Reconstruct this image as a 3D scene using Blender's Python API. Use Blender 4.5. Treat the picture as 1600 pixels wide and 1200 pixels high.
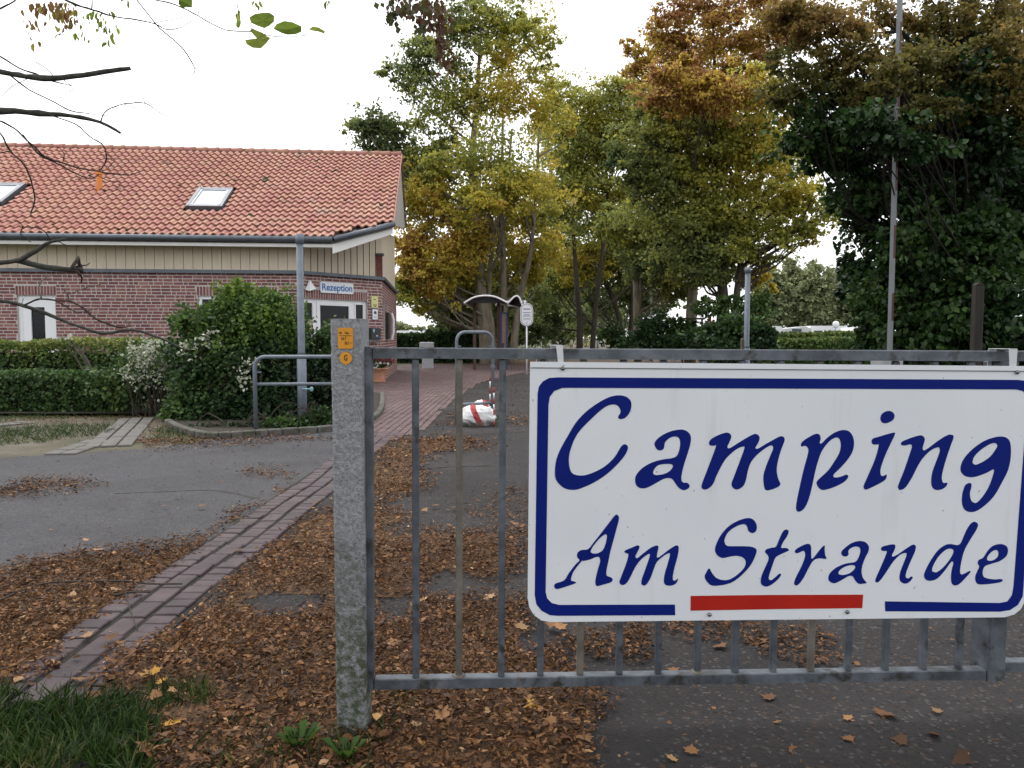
import bpy, math, random
import numpy as np
from mathutils import Matrix, Vector
from math import radians, sin, cos, pi, sqrt

for o in list(bpy.data.objects):
    bpy.data.objects.remove(o, do_unlink=True)
scene = bpy.context.scene
C = scene.collection

# ------------------------------------------------------------------ camera, sky, sun, exposure
CAM_H, F, PITCH = 1.25, 1200.0, math.atan(72.0 / 1200.0)
cam_d = bpy.data.cameras.new('camera')
cam_d.sensor_width = 36.0
cam_d.lens = 36.0 * F / 1600.0
cam_d.clip_start, cam_d.clip_end = 0.05, 6000
cam = bpy.data.objects.new('camera', cam_d)
cam.location = (0, 0, CAM_H)
cam.rotation_euler = (pi / 2 - PITCH, 0, 0)
C.objects.link(cam)
scene.camera = cam

SUN_EL, SUN_AZ = radians(66), radians(-30)      # azimuth clockwise from +Y
world = bpy.data.worlds.new('World')
scene.world = world
world.use_nodes = True
wn = world.node_tree
wn.nodes.clear()
sky = wn.nodes.new('ShaderNodeTexSky')
sky.sky_type = 'NISHITA'
sky.sun_disc = False
sky.sun_elevation, sky.sun_rotation = SUN_EL, SUN_AZ
sky.air_density, sky.dust_density, sky.ozone_density = 1.0, 4.0, 1.0
hs = wn.nodes.new('ShaderNodeHueSaturation')
hs.inputs['Saturation'].default_value = 0.20      # a closed white cloud cover
bg = wn.nodes.new('ShaderNodeBackground')
bg.inputs['Strength'].default_value = 0.15
wo = wn.nodes.new('ShaderNodeOutputWorld')
wn.links.new(sky.outputs[0], hs.inputs['Color'])
cl = wn.nodes.new('ShaderNodeMix'); cl.data_type = 'RGBA'
cl.inputs[0].default_value = 0.5                  # half clear-sky gradient, half even cloud white
cl.inputs[7].default_value = (7.8, 7.9, 8.1, 1)
wn.links.new(hs.outputs[0], cl.inputs[6])
wn.links.new(cl.outputs[2], bg.inputs['Color'])
wn.links.new(bg.outputs[0], wo.inputs['Surface'])

sun_d = bpy.data.lights.new('sun', 'SUN')
sun_d.energy = 0.6
sun_d.angle = radians(60)
sun_d.color = (1.0, 0.95, 0.88)
sun = bpy.data.objects.new('sun', sun_d)
sd = Vector((sin(SUN_AZ) * cos(SUN_EL), cos(SUN_AZ) * cos(SUN_EL), sin(SUN_EL)))
sun.rotation_euler = sd.to_track_quat('Z', 'Y').to_euler()
sun.location = sd * 50
C.objects.link(sun)

scene.view_settings.view_transform = 'Standard'
scene.view_settings.look = 'None'
scene.view_settings.gamma = 1.0
scene.view_settings.use_curve_mapping = False
scene.view_settings.exposure = 0.95
scene.render.engine = 'CYCLES'
scene.cycles.use_denoising = True
scene.cycles.max_bounces = 5
scene.cycles.diffuse_bounces = 3
scene.cycles.glossy_bounces = 2
scene.cycles.transmission_bounces = 3
scene.cycles.transparent_max_bounces = 8

# ------------------------------------------------------------------ pixel -> place helpers (photo pixels, 1600 x 1200)
CP, SP = cos(PITCH), sin(PITCH)
def ray(px, py):
    xc, yc = (px - 800.0) / F, (600.0 - py) / F
    return Vector((xc, CP + yc * SP, -SP + yc * CP))
def at(px, py, Y):
    d = ray(px, py)
    t = Y / d.y
    return Vector((d.x * t, Y, CAM_H + d.z * t))
def gnd(px, py, z=0.0):
    d = ray(px, py)
    t = (z - CAM_H) / d.z
    return Vector((d.x * t, d.y * t, z))
def hit(px, py, p0, n):
    d = ray(px, py)
    o = Vector((0, 0, CAM_H))
    t = (Vector(p0) - o).dot(n) / d.dot(n)
    return o + d * t
def to_px(P):
    """world points (N,3) -> photo pixels"""
    P = np.asarray(P, float)
    z = P[:, 2] - CAM_H
    dep = P[:, 1] * CP - z * SP
    up = P[:, 1] * SP + z * CP
    return 800 + F * P[:, 0] / dep, 600 - F * up / dep

# ------------------------------------------------------------------ materials
_mats = {}
def nt_new(name):
    m = bpy.data.materials.new(name)
    m.use_nodes = True
    n = m.node_tree
    n.nodes.clear()
    return m, n
def piece_random(n):
    gi = n.nodes.new('ShaderNodeNewGeometry')
    oi = n.nodes.new('ShaderNodeObjectInfo')
    k = n.nodes.new('ShaderNodeVectorMath'); k.operation = 'SCALE'; k.inputs['Scale'].default_value = 371.0
    cx = n.nodes.new('ShaderNodeCombineXYZ')
    n.links.new(gi.outputs['Random Per Island'], cx.inputs[0])
    n.links.new(cx.outputs[0], k.inputs[0])
    ad = n.nodes.new('ShaderNodeVectorMath'); ad.operation = 'ADD'
    n.links.new(oi.outputs['Location'], ad.inputs[0])
    n.links.new(k.outputs[0], ad.inputs[1])
    w = n.nodes.new('ShaderNodeTexWhiteNoise'); w.noise_dimensions = '3D'
    n.links.new(ad.outputs[0], w.inputs['Vector'])
    return w.outputs['Value']
def ramp(n, fac, stops):
    r = n.nodes.new('ShaderNodeValToRGB')
    e = r.color_ramp.elements
    while len(e) < len(stops):
        e.new(0.5)
    for el, (p, c) in zip(e, stops):
        el.position = p
        el.color = (c[0], c[1], c[2], 1)
    n.links.new(fac, r.inputs[0])
    return r.outputs[0]
def noise(n, scale, detail=4, rough=0.55, vec=None, stretch=None):
    t = n.nodes.new('ShaderNodeTexNoise')
    t.inputs['Scale'].default_value = scale
    t.inputs['Detail'].default_value = detail
    t.inputs['Roughness'].default_value = rough
    if vec is None:
        vec = n.nodes.new('ShaderNodeNewGeometry').outputs['Position']
    if stretch:
        mp = n.nodes.new('ShaderNodeMapping')
        mp.inputs['Scale'].default_value = stretch
        n.links.new(vec, mp.inputs[0])
        vec = mp.outputs[0]
    n.links.new(vec, t.inputs['Vector'])
    return t.outputs['Fac']
def math2(n, op, a, b, clamp=False):
    m = n.nodes.new('ShaderNodeMath'); m.operation = op; m.use_clamp = clamp
    for i, v in enumerate((a, b)):
        if isinstance(v, (int, float)):
            m.inputs[i].default_value = v
        else:
            n.links.new(v, m.inputs[i])
    return m.outputs[0]
def mixc(n, fac, a, b, mode='MIX'):
    m = n.nodes.new('ShaderNodeMix'); m.data_type = 'RGBA'; m.blend_type = mode
    for key, v in ((0, fac), (6, a), (7, b)):
        if isinstance(v, (int, float)):
            m.inputs[key].default_value = v
        elif isinstance(v, tuple):
            m.inputs[key].default_value = (v[0], v[1], v[2], 1)
        else:
            n.links.new(v, m.inputs[key])
    return m.outputs[2]
def mat(name, cols, scale=4.0, rough=0.8, bump=0.0, bscale=60.0, metal=0.0, var=0.0, spec=0.4, stretch=None,
        detail=5, fine=None, stain=None, bdist=0.01):
    """procedural paint: a noise ramp over cols, optional per-piece brightness, optional stain (colour, scale, lo, hi)"""
    if name in _mats:
        return _mats[name]
    m, n = nt_new(name)
    out = n.nodes.new('ShaderNodeOutputMaterial')
    p = n.nodes.new('ShaderNodeBsdfPrincipled')
    n.links.new(p.outputs[0], out.inputs[0])
    p.inputs['Roughness'].default_value = rough
    p.inputs['Metallic'].default_value = metal
    p.inputs['Specular IOR Level'].default_value = spec
    f = noise(n, scale, detail, 0.6, stretch=stretch)
    k = len(cols)
    lo, hi = 0.3, 0.7
    col = ramp(n, f, [(lo + (hi - lo) * i / max(1, k - 1), c) for i, c in enumerate(cols)]) if k > 1 else None
    if col is None:
        rgb = n.nodes.new('ShaderNodeRGB'); rgb.outputs[0].default_value = (*cols[0], 1)
        col = rgb.outputs[0]
    if fine:
        ff = noise(n, fine[1], 2, 0.5)
        col = mixc(n, ramp(n, ff, [(fine[2], (0, 0, 0)), (fine[3], (1, 1, 1))]), col, fine[0])
    if stain:
        sf = noise(n, stain[1], 4, 0.6, stretch=stain[4] if len(stain) > 4 else None)
        col = mixc(n, ramp(n, sf, [(stain[2], (0, 0, 0)), (stain[3], (1, 1, 1))]), col, stain[0])
    if var:
        r = piece_random(n)
        h = n.nodes.new('ShaderNodeHueSaturation')
        n.links.new(col, h.inputs['Color'])
        n.links.new(math2(n, 'ADD', math2(n, 'MULTIPLY', r, 2 * var), 1 - var), h.inputs['Value'])
        n.links.new(math2(n, 'ADD', math2(n, 'MULTIPLY', r, 0.03), 0.485), h.inputs['Hue'])
        col = h.outputs[0]
    n.links.new(col, p.inputs['Base Color'])
    if bump:
        b = n.nodes.new('ShaderNodeBump')
        b.inputs['Strength'].default_value = bump
        b.inputs['Distance'].default_value = bdist
        n.links.new(noise(n, bscale, 4, 0.6), b.inputs['Height'])
        n.links.new(b.outputs[0], p.inputs['Normal'])
    _mats[name] = m
    return m
def leafmat(name, stops, trans=0.35, jit=0.25, rough=0.55):
    """leaf: colour by the mesh attribute 'tone' plus a jitter per leaf"""
    if name in _mats:
        return _mats[name]
    m, n = nt_new(name)
    out = n.nodes.new('ShaderNodeOutputMaterial')
    a = n.nodes.new('ShaderNodeAttribute'); a.attribute_name = 'tone'
    g = n.nodes.new('ShaderNodeNewGeometry')
    f = math2(n, 'ADD', a.outputs['Fac'], math2(n, 'MULTIPLY', math2(n, 'SUBTRACT', g.outputs['Random Per Island'], 0.5), jit))
    col = ramp(n, f, stops)
    h = n.nodes.new('ShaderNodeHueSaturation')
    w = n.nodes.new('ShaderNodeTexWhiteNoise'); w.noise_dimensions = '1D'
    n.links.new(g.outputs['Random Per Island'], w.inputs['W'])
    n.links.new(math2(n, 'ADD', math2(n, 'MULTIPLY', w.outputs['Value'], 0.55), 0.78), h.inputs['Value'])
    n.links.new(col, h.inputs['Color'])
    p = n.nodes.new('ShaderNodeBsdfPrincipled')
    p.inputs['Roughness'].default_value = rough
    p.inputs['Specular IOR Level'].default_value = 0.3
    n.links.new(h.outputs[0], p.inputs['Base Color'])
    t = n.nodes.new('ShaderNodeBsdfTranslucent')
    n.links.new(h.outputs[0], t.inputs['Color'])
    mx = n.nodes.new('ShaderNodeMixShader'); mx.inputs[0].default_value = trans
    n.links.new(p.outputs[0], mx.inputs[1]); n.links.new(t.outputs[0], mx.inputs[2])
    n.links.new(mx.outputs[0], out.inputs[0])
    _mats[name] = m
    return m

# ------------------------------------------------------------------ objects
def link(o, parent=None):
    C.objects.link(o)
    if parent is not None:
        o.parent = parent
    return o
def tag(o, label=None, cat=None, group=None, kind=None):
    if label: o['label'] = label
    if cat: o['category'] = cat
    if group: o['group'] = group
    if kind: o['kind'] = kind
    return o
def empty(name, loc, label=None, cat=None, group=None, rz=0.0):
    o = bpy.data.objects.new(name, None)
    o.location = loc
    o.rotation_euler = (0, 0, rz)
    o.empty_display_size = 0.1
    C.objects.link(o)
    return tag(o, label, cat, group)
class MB:
    """collects shapes and links them as one mesh; when org is set, world coordinates become local to it"""
    def __init__(s):
        s.v, s.f = [], []
    def add(s, vs, fs):
        b = len(s.v)
        s.v += [tuple(x) for x in vs]
        s.f += [tuple(i + b for i in f) for f in fs]
        return s
    def box(s, c, size, M=None):
        x, y, z = size[0] / 2, size[1] / 2, size[2] / 2
        vs = [Vector((a, b, d)) for a in (-x, x) for b in (-y, y) for d in (-z, z)]
        if M is not None:
            vs = [M @ v for v in vs]
        c = Vector(c)
        vs = [v + c for v in vs]
        return s.add(vs, [(0, 1, 3, 2), (4, 6, 7, 5), (0, 4, 5, 1), (2, 3, 7, 6), (0, 2, 6, 4), (1, 5, 7, 3)])
    def bbox(s, c, size, b=0.004, M=None):
        """box with chamfered vertical and top edges"""
        x, y, z = size[0] / 2, size[1] / 2, size[2] / 2
        def ring(dx, dy, zz):
            return [(dx - b, -dy, zz), (dx, -dy + b, zz), (dx, dy - b, zz), (dx - b, dy, zz), (-dx + b, dy, zz), (-dx, dy - b, zz), (-dx, -dy + b, zz), (-dx + b, -dy, zz)]
        vs = ring(x, y, -z) + ring(x, y, z - b) + ring(x - b, y - b, z)
        fs = []
        for r in (0, 8):
            for i in range(8):
                j = (i + 1) % 8
                fs.append((r + i, r + j, r + 8 + j, r + 8 + i))
        fs.append(tuple(range(16, 24)))
        fs.append(tuple(range(7, -1, -1)))
        vs = [Vector(v) for v in vs]
        if M is not None:
            vs = [M @ v for v in vs]
        c = Vector(c)
        return s.add([v + c for v in vs], fs)
    def tube(s, path, rad, n=8, cap=True):
        path = [Vector(p) for p in path]
        if isinstance(rad, (int, float)):
            rad = [rad] * len(path)
        ref = None
        base = len(s.v)
        for i, p in enumerate(path):
            t = (path[min(i + 1, len(path) - 1)] - path[max(i - 1, 0)])
            t = t.normalized() if t.length > 1e-9 else Vector((0, 0, 1))
            if ref is None:
                ref = t.orthogonal().normalized()
            ref = (ref - t * ref.dot(t))
            ref = ref.normalized() if ref.length > 1e-6 else t.orthogonal().normalized()
            bi = t.cross(ref)
            for k in range(n):
                a = 2 * pi * k / n
                s.v.append(tuple(p + (ref * cos(a) + bi * sin(a)) * rad[i]))
        for i in range(len(path) - 1):
            for k in range(n):
                q = (k + 1) % n
                s.f.append((base + i * n + k, base + i * n + q, base + (i + 1) * n + q, base + (i + 1) * n + k))
        if cap:
            s.f.append(tuple(base + k for k in range(n - 1, -1, -1)))
            e = base + (len(path) - 1) * n
            s.f.append(tuple(e + k for k in range(n)))
        return s
    def prism(s, pts, off):
        """closed polygon pts (3D) extruded by off"""
        k = len(pts)
        pts = [Vector(p) for p in pts]
        off = Vector(off)
        return s.add(pts + [p + off for p in pts], [tuple(range(k - 1, -1, -1)), tuple(range(k, 2 * k))] +
                     [(i, (i + 1) % k, k + (i + 1) % k, k + i) for i in range(k)])
    def lathe(s, c, prof, n=20):
        base = len(s.v)
        for r, z in prof:
            for k in range(n):
                a = 2 * pi * k / n
                s.v.append((c[0] + r * cos(a), c[1] + r * sin(a), c[2] + z))
        for i in range(len(prof) - 1):
            for k in range(n):
                q = (k + 1) % n
                s.f.append((base + i * n + k, base + i * n + q, base + (i + 1) * n + q, base + (i + 1) * n + k))
        s.f.append(tuple(base + k for k in range(n - 1, -1, -1)))
        e = base + (len(prof) - 1) * n
        s.f.append(tuple(e + k for k in range(n)))
        return s
    def mesh(s, name, m=None, smooth=False, org=None):
        me = bpy.data.meshes.new(name)
        vs = s.v
        if org is not None:
            vs = [(a - org[0], b - org[1], c - org[2]) for a, b, c in vs]
        me.from_pydata(vs, [], s.f)
        if m: me.materials.append(m)
        if smooth:
            me.polygons.foreach_set('use_smooth', [True] * len(me.polygons))
        me.update()
        return me
    def build(s, name, m=None, parent=None, smooth=False, local=False):
        """world coordinates unless local; a child is placed relative to its (unrotated) parent's origin"""
        org = None
        if parent is not None and not local:
            org = world_loc(parent)
        o = bpy.data.objects.new(name, s.mesh(name, m, smooth, org))
        return link(o, parent)
def world_loc(o):
    p = Vector((0, 0, 0))
    while o is not None:
        p = p + Vector(o.location)
        o = o.parent
    return p
def smooth_closed(pts, k=4):
    out = []
    n = len(pts)
    P = [np.array(p, float) for p in pts]
    for i in range(n):
        p0, p1, p2, p3 = P[i - 1], P[i], P[(i + 1) % n], P[(i + 2) % n]
        for j in range(k):
            t = j / k
            out.append(tuple(0.5 * (2 * p1 + (p2 - p0) * t + (2 * p0 - 5 * p1 + 4 * p2 - p3) * t * t + (3 * p1 - p0 - 3 * p2 + p3) * t ** 3)))
    return out
def smooth_open(pts, k=4):
    P = [np.array(p, float) for p in pts]
    out = []
    for i in range(len(P) - 1):
        p0, p1, p2, p3 = P[max(i - 1, 0)], P[i], P[i + 1], P[min(i + 2, len(P) - 1)]
        for j in range(k):
            t = j / k
            out.append(0.5 * (2 * p1 + (p2 - p0) * t + (2 * p0 - 5 * p1 + 4 * p2 - p3) * t * t + (3 * p1 - p0 - 3 * p2 + p3) * t ** 3))
    out.append(P[-1])
    return out
def flat_shape(name, loops, depth, m, parent, place):
    """filled 2D outline (first loop outer, others holes), given depth; place = 4x4 from shape plane to parent's space"""
    cu = bpy.data.curves.new(name, 'CURVE')
    cu.dimensions = '2D'
    cu.fill_mode = 'BOTH'
    cu.extrude = depth / 2
    for lp in loops:
        sp = cu.splines.new('POLY')
        sp.points.add(len(lp) - 1)
        for q, (x, y) in zip(sp.points, lp):
            q.co = (x, y, 0, 1)
        sp.use_cyclic_u = True
    tmp = bpy.data.objects.new('tmp', cu)
    C.objects.link(tmp)
    me = bpy.data.meshes.new_from_object(tmp.evaluated_get(bpy.context.evaluated_depsgraph_get()))
    bpy.data.objects.remove(tmp)
    me.name = name
    me.materials.clear(); me.materials.append(m)
    me.transform(place)
    return link(bpy.data.objects.new(name, me), parent)
def text_shape(name, body, size, m, parent, place, bold=0.0, sx=1.0, depth=0.001, align='CENTER'):
    cu = bpy.data.curves.new(name, 'FONT')
    cu.body = body
    cu.size = size
    cu.offset = bold
    cu.extrude = depth / 2
    cu.align_x = align
    cu.align_y = 'CENTER'
    tmp = bpy.data.objects.new('tmp', cu)
    C.objects.link(tmp)
    me = bpy.data.meshes.new_from_object(tmp.evaluated_get(bpy.context.evaluated_depsgraph_get()))
    bpy.data.objects.remove(tmp)
    me.name = name
    me.materials.clear(); me.materials.append(m)
    me.transform(place @ Matrix.Diagonal((sx, 1, 1, 1)))
    return link(bpy.data.objects.new(name, me), parent)

# ------------------------------------------------------------------ leaves (vectorised)
LEAF_Q = (np.array([(0, 0, 0), (-0.42, 0.45, 0.10), (0, 1.0, -0.08), (0.42, 0.45, 0.10)]), [(0, 3, 2, 1)])
LEAF_F = (np.array([(0, 0, 0), (-0.30, 0.25, 0.07), (-0.34, 0.6, 0.09), (0, 1.0, -0.10), (0.34, 0.6, 0.09), (0.30, 0.25, 0.07), (0, 0.45, 0.0)]),
          [(0, 6, 2, 1), (6, 3, 2), (0, 5, 4, 6), (6, 4, 3)])
LEAF_C = (np.array([(0, 0, 0), (-0.25, 0.3, 0.16), (-0.16, 0.75, 0.20), (0, 1.0, 0.05), (0.18, 0.7, 0.24), (0.24, 0.3, 0.14), (0, 0.5, 0.02)]),
          [(0, 6, 2, 1), (6, 3, 2), (0, 5, 4, 6), (6, 4, 3)])
_t = [(0, 0), (0.16, 0.10), (0.48, 0.05), (0.40, 0.24), (0.62, 0.46), (0.34, 0.50), (0.30, 0.66), (0.16, 0.66), (0, 1.0)]
LEAF_M = (np.array([(0, 0.42, -0.04)] + [(x, y, 0.10 * abs(x)) for x, y in _t] + [(-x, y, 0.13 * abs(x)) for x, y in _t[-2:0:-1]]),
          [(0, i, i % 16 + 1) for i in range(1, 17)])
def leaves(name, P, D, N, S, tone, m, parent=None, shape=LEAF_Q, smooth=False):
    """one mesh of leaves: P base point, D growing direction, N face normal, S length"""
    P, D, N = (np.asarray(a, float) for a in (P, D, N))
    D /= np.linalg.norm(D, axis=1)[:, None] + 1e-9
    X = np.cross(D, N)
    X /= np.linalg.norm(X, axis=1)[:, None] + 1e-9
    Z = np.cross(X, D)
    T, faces = shape
    k = len(T)
    n = len(P)
    S = np.broadcast_to(np.asarray(S, float), (n,))
    V = P[:, None, :] + S[:, None, None] * (X[:, None, :] * T[None, :, 0:1] + D[:, None, :] * T[None, :, 1:2] + Z[:, None, :] * T[None, :, 2:3])
    if parent is not None:
        V = V - np.array(world_loc(parent))[None, None, :]
    me = bpy.data.meshes.new(name)
    sizes = np.array([len(f) for f in faces])
    idx = np.array([i for f in faces for i in f])
    nl = len(idx)
    me.vertices.add(n * k)
    me.vertices.foreach_set('co', V.astype(np.float32).ravel())
    me.loops.add(n * nl)
    me.loops.foreach_set('vertex_index', (idx[None, :] + (np.arange(n) * k)[:, None]).ravel().astype(np.int32))
    me.polygons.add(n * len(faces))
    st = np.concatenate([[0], np.cumsum(sizes)[:-1]])
    me.polygons.foreach_set('loop_start', (st[None, :] + (np.arange(n) * nl)[:, None]).ravel().astype(np.int32))
    me.update(calc_edges=True)
    at_ = me.attributes.new('tone', 'FLOAT', 'POINT')
    at_.data.foreach_set('value', np.repeat(np.broadcast_to(np.asarray(tone, float), (n,)), k).astype(np.float32))
    me.materials.append(m)
    me.validate()
    return link(bpy.data.objects.new(name, me), parent)
def vnoise(P, seed=0):
    """cheap smooth noise for thinning and tints, about -1..1"""
    r = np.random.default_rng(seed)
    out = np.zeros(len(P))
    for k in range(6):
        w = r.normal(size=3)
        w *= (0.7 + 0.5 * k) / np.linalg.norm(w)
        out += np.sin(P @ w * 2.2 + r.uniform(0, 6.28)) / (1 + 0.35 * k)
    return out / 2.6
def clump_points(rng, c, r, n, per=22, spread=0.17, shell=0.42, fuzz=0.0):
    """leaf positions: small sprays spread through an ellipsoid, denser near its outside"""
    m = max(1, int(n / per))
    d = rng.normal(size=(m, 3))
    d /= np.linalg.norm(d, axis=1)[:, None]
    cc = d * ((rng.random(m) ** shell) * np.clip(1 + fuzz * rng.normal(size=m), .3, 1.9))[:, None]
    idx = rng.integers(0, m, n)
    q = cc[idx] + rng.normal(size=(n, 3)) * np.array([spread, spread, spread * 0.65])
    return np.array(c) + q * np.array(r), np.array(c) + cc * np.array(r), q

# colours shared by several things
galv = mat('galvanised_steel', [(0.045, 0.052, 0.063), (0.085, 0.097, 0.114), (0.135, 0.150, 0.172)], 11, 0.55, 0.15, 90, metal=0.25, detail=8, stain=((0.030, 0.030, 0.026), 16, 0.54, 0.68))
galv_far = mat('galvanised_tube', [(0.115, 0.135, 0.165), (0.165, 0.19, 0.225)], 12, 0.5, 0.05, 90, metal=0.25)
white_paint = mat('white_paint', [(0.74, 0.75, 0.77), (0.80, 0.80, 0.81)], 3, 0.4)
bark_a = mat('bark_grey', [(0.10, 0.085, 0.062), (0.17, 0.145, 0.105), (0.24, 0.21, 0.16)], 6, 0.9, 0.8, 30, stretch=(1, 1, 0.25), bdist=0.03)
bark_d = mat('bark_dark', [(0.030, 0.024, 0.018), (0.06, 0.048, 0.034)], 8, 0.9, 0.7, 35, stretch=(1, 1, 0.3), bdist=0.02)
# ================================================================== GROUND
rng = np.random.default_rng(7)
def sheet(name, pts, z, m, kind='structure', parent=None):
    mb = MB()
    mb.add([(p[0], p[1], z) for p in pts], [tuple(range(len(pts)))])
    o = mb.build(name, m, parent)
    if kind and parent is None: o['kind'] = kind
    return o
def asphalt_mat(name, cols, scale):
    m, n = nt_new(name)
    out = n.nodes.new('ShaderNodeOutputMaterial')
    p = n.nodes.new('ShaderNodeBsdfPrincipled')
    n.links.new(p.outputs[0], out.inputs[0])
    p.inputs['Roughness'].default_value = 0.85
    p.inputs['Specular IOR Level'].default_value = 0.2
    big = ramp(n, noise(n, scale, 5, 0.6), [(0.3, cols[0]), (0.5, cols[1]), (0.72, cols[2])])
    v = n.nodes.new('ShaderNodeTexVoronoi'); v.inputs['Scale'].default_value = 95
    n.links.new(n.nodes.new('ShaderNodeNewGeometry').outputs['Position'], v.inputs['Vector'])
    sp = n.nodes.new('ShaderNodeSeparateColor'); n.links.new(v.outputs['Color'], sp.inputs[0])
    c = mixc(n, math2(n, 'MULTIPLY', ramp(n, sp.outputs[0], [(0.90, (0, 0, 0)), (0.95, (1, 1, 1))]), 0.35), big, (0.15, 0.14, 0.13))
    c = mixc(n, math2(n, 'MULTIPLY', ramp(n, sp.outputs[1], [(0.82, (0, 0, 0)), (0.9, (1, 1, 1))]), 0.55), c, (0.012, 0.012, 0.012))
    crumbs = ramp(n, noise(n, 34, 3, 0.7), [(0.585, (0, 0, 0)), (0.65, (1, 1, 1))])     # leaf crumbs trodden into the surface
    cl = ramp(n, noise(n, 1.7, 4, 0.6), [(0.40, (0, 0, 0)), (0.58, (1, 1, 1))])
    damp = ramp(n, noise(n, 0.55, 6, 0.65), [(0.50, (0, 0, 0)), (0.60, (1, 1, 1))])                 # old damp stains and patches
    c = mixc(n, math2(n, 'MULTIPLY', damp, 0.42), c, (0.020, 0.019, 0.019))
    c = mixc(n, math2(n, 'MULTIPLY', crumbs, cl), c, (0.055, 0.035, 0.022))
    n.links.new(c, p.inputs['Base Color'])
    b = n.nodes.new('ShaderNodeBump'); b.inputs['Strength'].default_value = 0.55; b.inputs['Distance'].default_value = 0.006
    n.links.new(math2(n, 'ADD', v.outputs['Distance'], noise(n, 160, 3)), b.inputs['Height'])
    n.links.new(b.outputs[0], p.inputs['Normal'])
    return m
m_asph = asphalt_mat('asphalt_near_shaded', [(0.019, 0.0175, 0.018), (0.027, 0.025, 0.026), (0.040, 0.038, 0.039)], 0.9)  # asphalt colour darkened to carry the tree shade on this side
m_asph2 = asphalt_mat('asphalt_drive', [(0.038, 0.037, 0.040), (0.064, 0.064, 0.070), (0.092, 0.093, 0.102)], 0.55)
m_soil = mat('soil_and_turf', [(0.030, 0.040, 0.014), (0.055, 0.062, 0.022), (0.085, 0.062, 0.033)], 0.9, 0.95, 0.5, 30)
m_litter = mat('leaf_litter_bed', [(0.045, 0.026, 0.014), (0.085, 0.048, 0.024), (0.13, 0.075, 0.036)], 26, 0.95, 0.9, 45, detail=6)
m_earth = mat('dark_earth', [(0.018, 0.014, 0.010), (0.04, 0.03, 0.02)], 12, 0.95, 0.6, 40)
m_pad = mat('weedy_gravel', [(0.042, 0.048, 0.02), (0.08, 0.068, 0.044), (0.115, 0.102, 0.084)], 2.2, 0.95, 0.5, 50)
m_conc = mat('worn_concrete', [(0.085, 0.08, 0.072), (0.125, 0.118, 0.11)], 6, 0.9, 0.4, 60, var=0.12)
m_path = mat('avenue_dirt_road', [(0.085, 0.062, 0.046), (0.125, 0.092, 0.070)], 0.8, 0.95, 0.3, 20)

R_ = 3000
sheet('ground', [(-R_, -R_), (R_, -R_), (R_, R_), (-R_, R_)], 0.0, m_soil)
# asphalt yard on our side of and behind the gate
sheet('asphalt_yard', [(-1.46, -3), (9, -3), (9, 26), (0.5, 27), (-1.46, 27)], 0.003, m_asph)
sheet('leafy_margin', [(-3.6, 27.5), (12, 25.5), (14, 44), (-3.6, 44)], 0.0015, m_litter)
drive_edge = [gnd(520, 674), gnd(420, 681), gnd(330, 688), gnd(240, 701), gnd(130, 708), gnd(0, 716), gnd(-300, 722)]
sheet('asphalt_drive', [(-1.855, 2.2), (-1.855, 10.05)] + [(p.x, p.y) for p in drive_edge] + [(-14, 8.0), (-14, 2.2)], 0.0045, m_asph2)
for o in [o for o in C.objects if o.name == 'asphalt_drive']:
    pass
sheet('avenue_road', [(0.6, 19.3), (5, 18.8), (13, 60), (15.5, 190), (11, 190), (5, 60)], 0.006, m_path)
sheet('parking_pad', [(p.x, p.y) for p in (gnd(-300, 735), gnd(0, 726), gnd(130, 718), gnd(262, 704), gnd(300, 668), gnd(240, 652), gnd(0, 655), gnd(-200, 657))], 0.003, m_pad)
# tar seams and the repair patch in the drive
def seam(pts, w, z, m):
    mb = MB()
    pts = [Vector((p.x, p.y, z)) for p in pts]
    P = [Vector(v) for v in smooth_open([tuple(p) for p in pts], 5)]
    for i in range(len(P) - 1):
        t = (P[i + 1] - P[i]).normalized()
        s = Vector((-t.y, t.x, 0)) * w * (0.6 + 0.4 * sin(i * 1.7)) * 0.5
        mb.add([P[i] - s, P[i + 1] - s, P[i + 1] + s, P[i] + s], [(0, 1, 2, 3)])
    o = mb.build('asphalt_crack', m)
    o['kind'] = 'structure'
m_tar = mat('crack_dirt', [(0.022, 0.02, 0.02), (0.05, 0.045, 0.04)], 20, 0.95)
seam([gnd(180, 772), gnd(260, 769), gnd(330, 767), gnd(380, 775), gnd(425, 786)], 0.045, 0.0065, m_tar)
seam([gnd(658, 734), gnd(690, 731), gnd(730, 729), gnd(770, 728)], 0.05, 0.008, m_tar)
seam([gnd(660, 668), gnd(720, 664), gnd(800, 660), gnd(900, 655)], 0.06, 0.008, m_tar)
seam([gnd(700, 684), gnd(760, 678), gnd(840, 674), gnd(930, 668)], 0.05, 0.008, m_tar)
seam([gnd(0, 962), gnd(60, 930), gnd(0, 900)], 0.03, 0.0065, m_tar)

# old concrete runner stones in the parking pad: each stone on its own
pad_rows = [((168, 700), (214, 655), 4, 3), ((92, 712), (158, 690), 4, 2), ((-30, 668), (48, 661), 4, 2)]
stones_root = empty('runner_stones', gnd(160, 690), 'grey concrete runner stones set in the weedy parking pad', 'paving')
rs = random.Random(5)
for (a, b, cnt, cols_) in pad_rows:
    A, B = gnd(*a), gnd(*b)
    L = (B - A)
    t = L.normalized(); s = Vector((-t.y, t.x, 0))
    for i in range(cnt):
        for j in range(cols_):
            c = A + L * ((i + 0.5) / cnt) + s * (j - (cols_ - 1) / 2) * 0.17
            mb = MB()
            Mx = Matrix((( t.x, s.x, 0), (t.y, s.y, 0), (0, 0, 1)))
            mb.bbox((c.x, c.y, 0.010 + rs.uniform(-0.004, 0.004)), (L.length / cnt - 0.03, 0.15, 0.03), 0.008, Mx)
            mb.build('stone', m_conc, stones_root)

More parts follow.
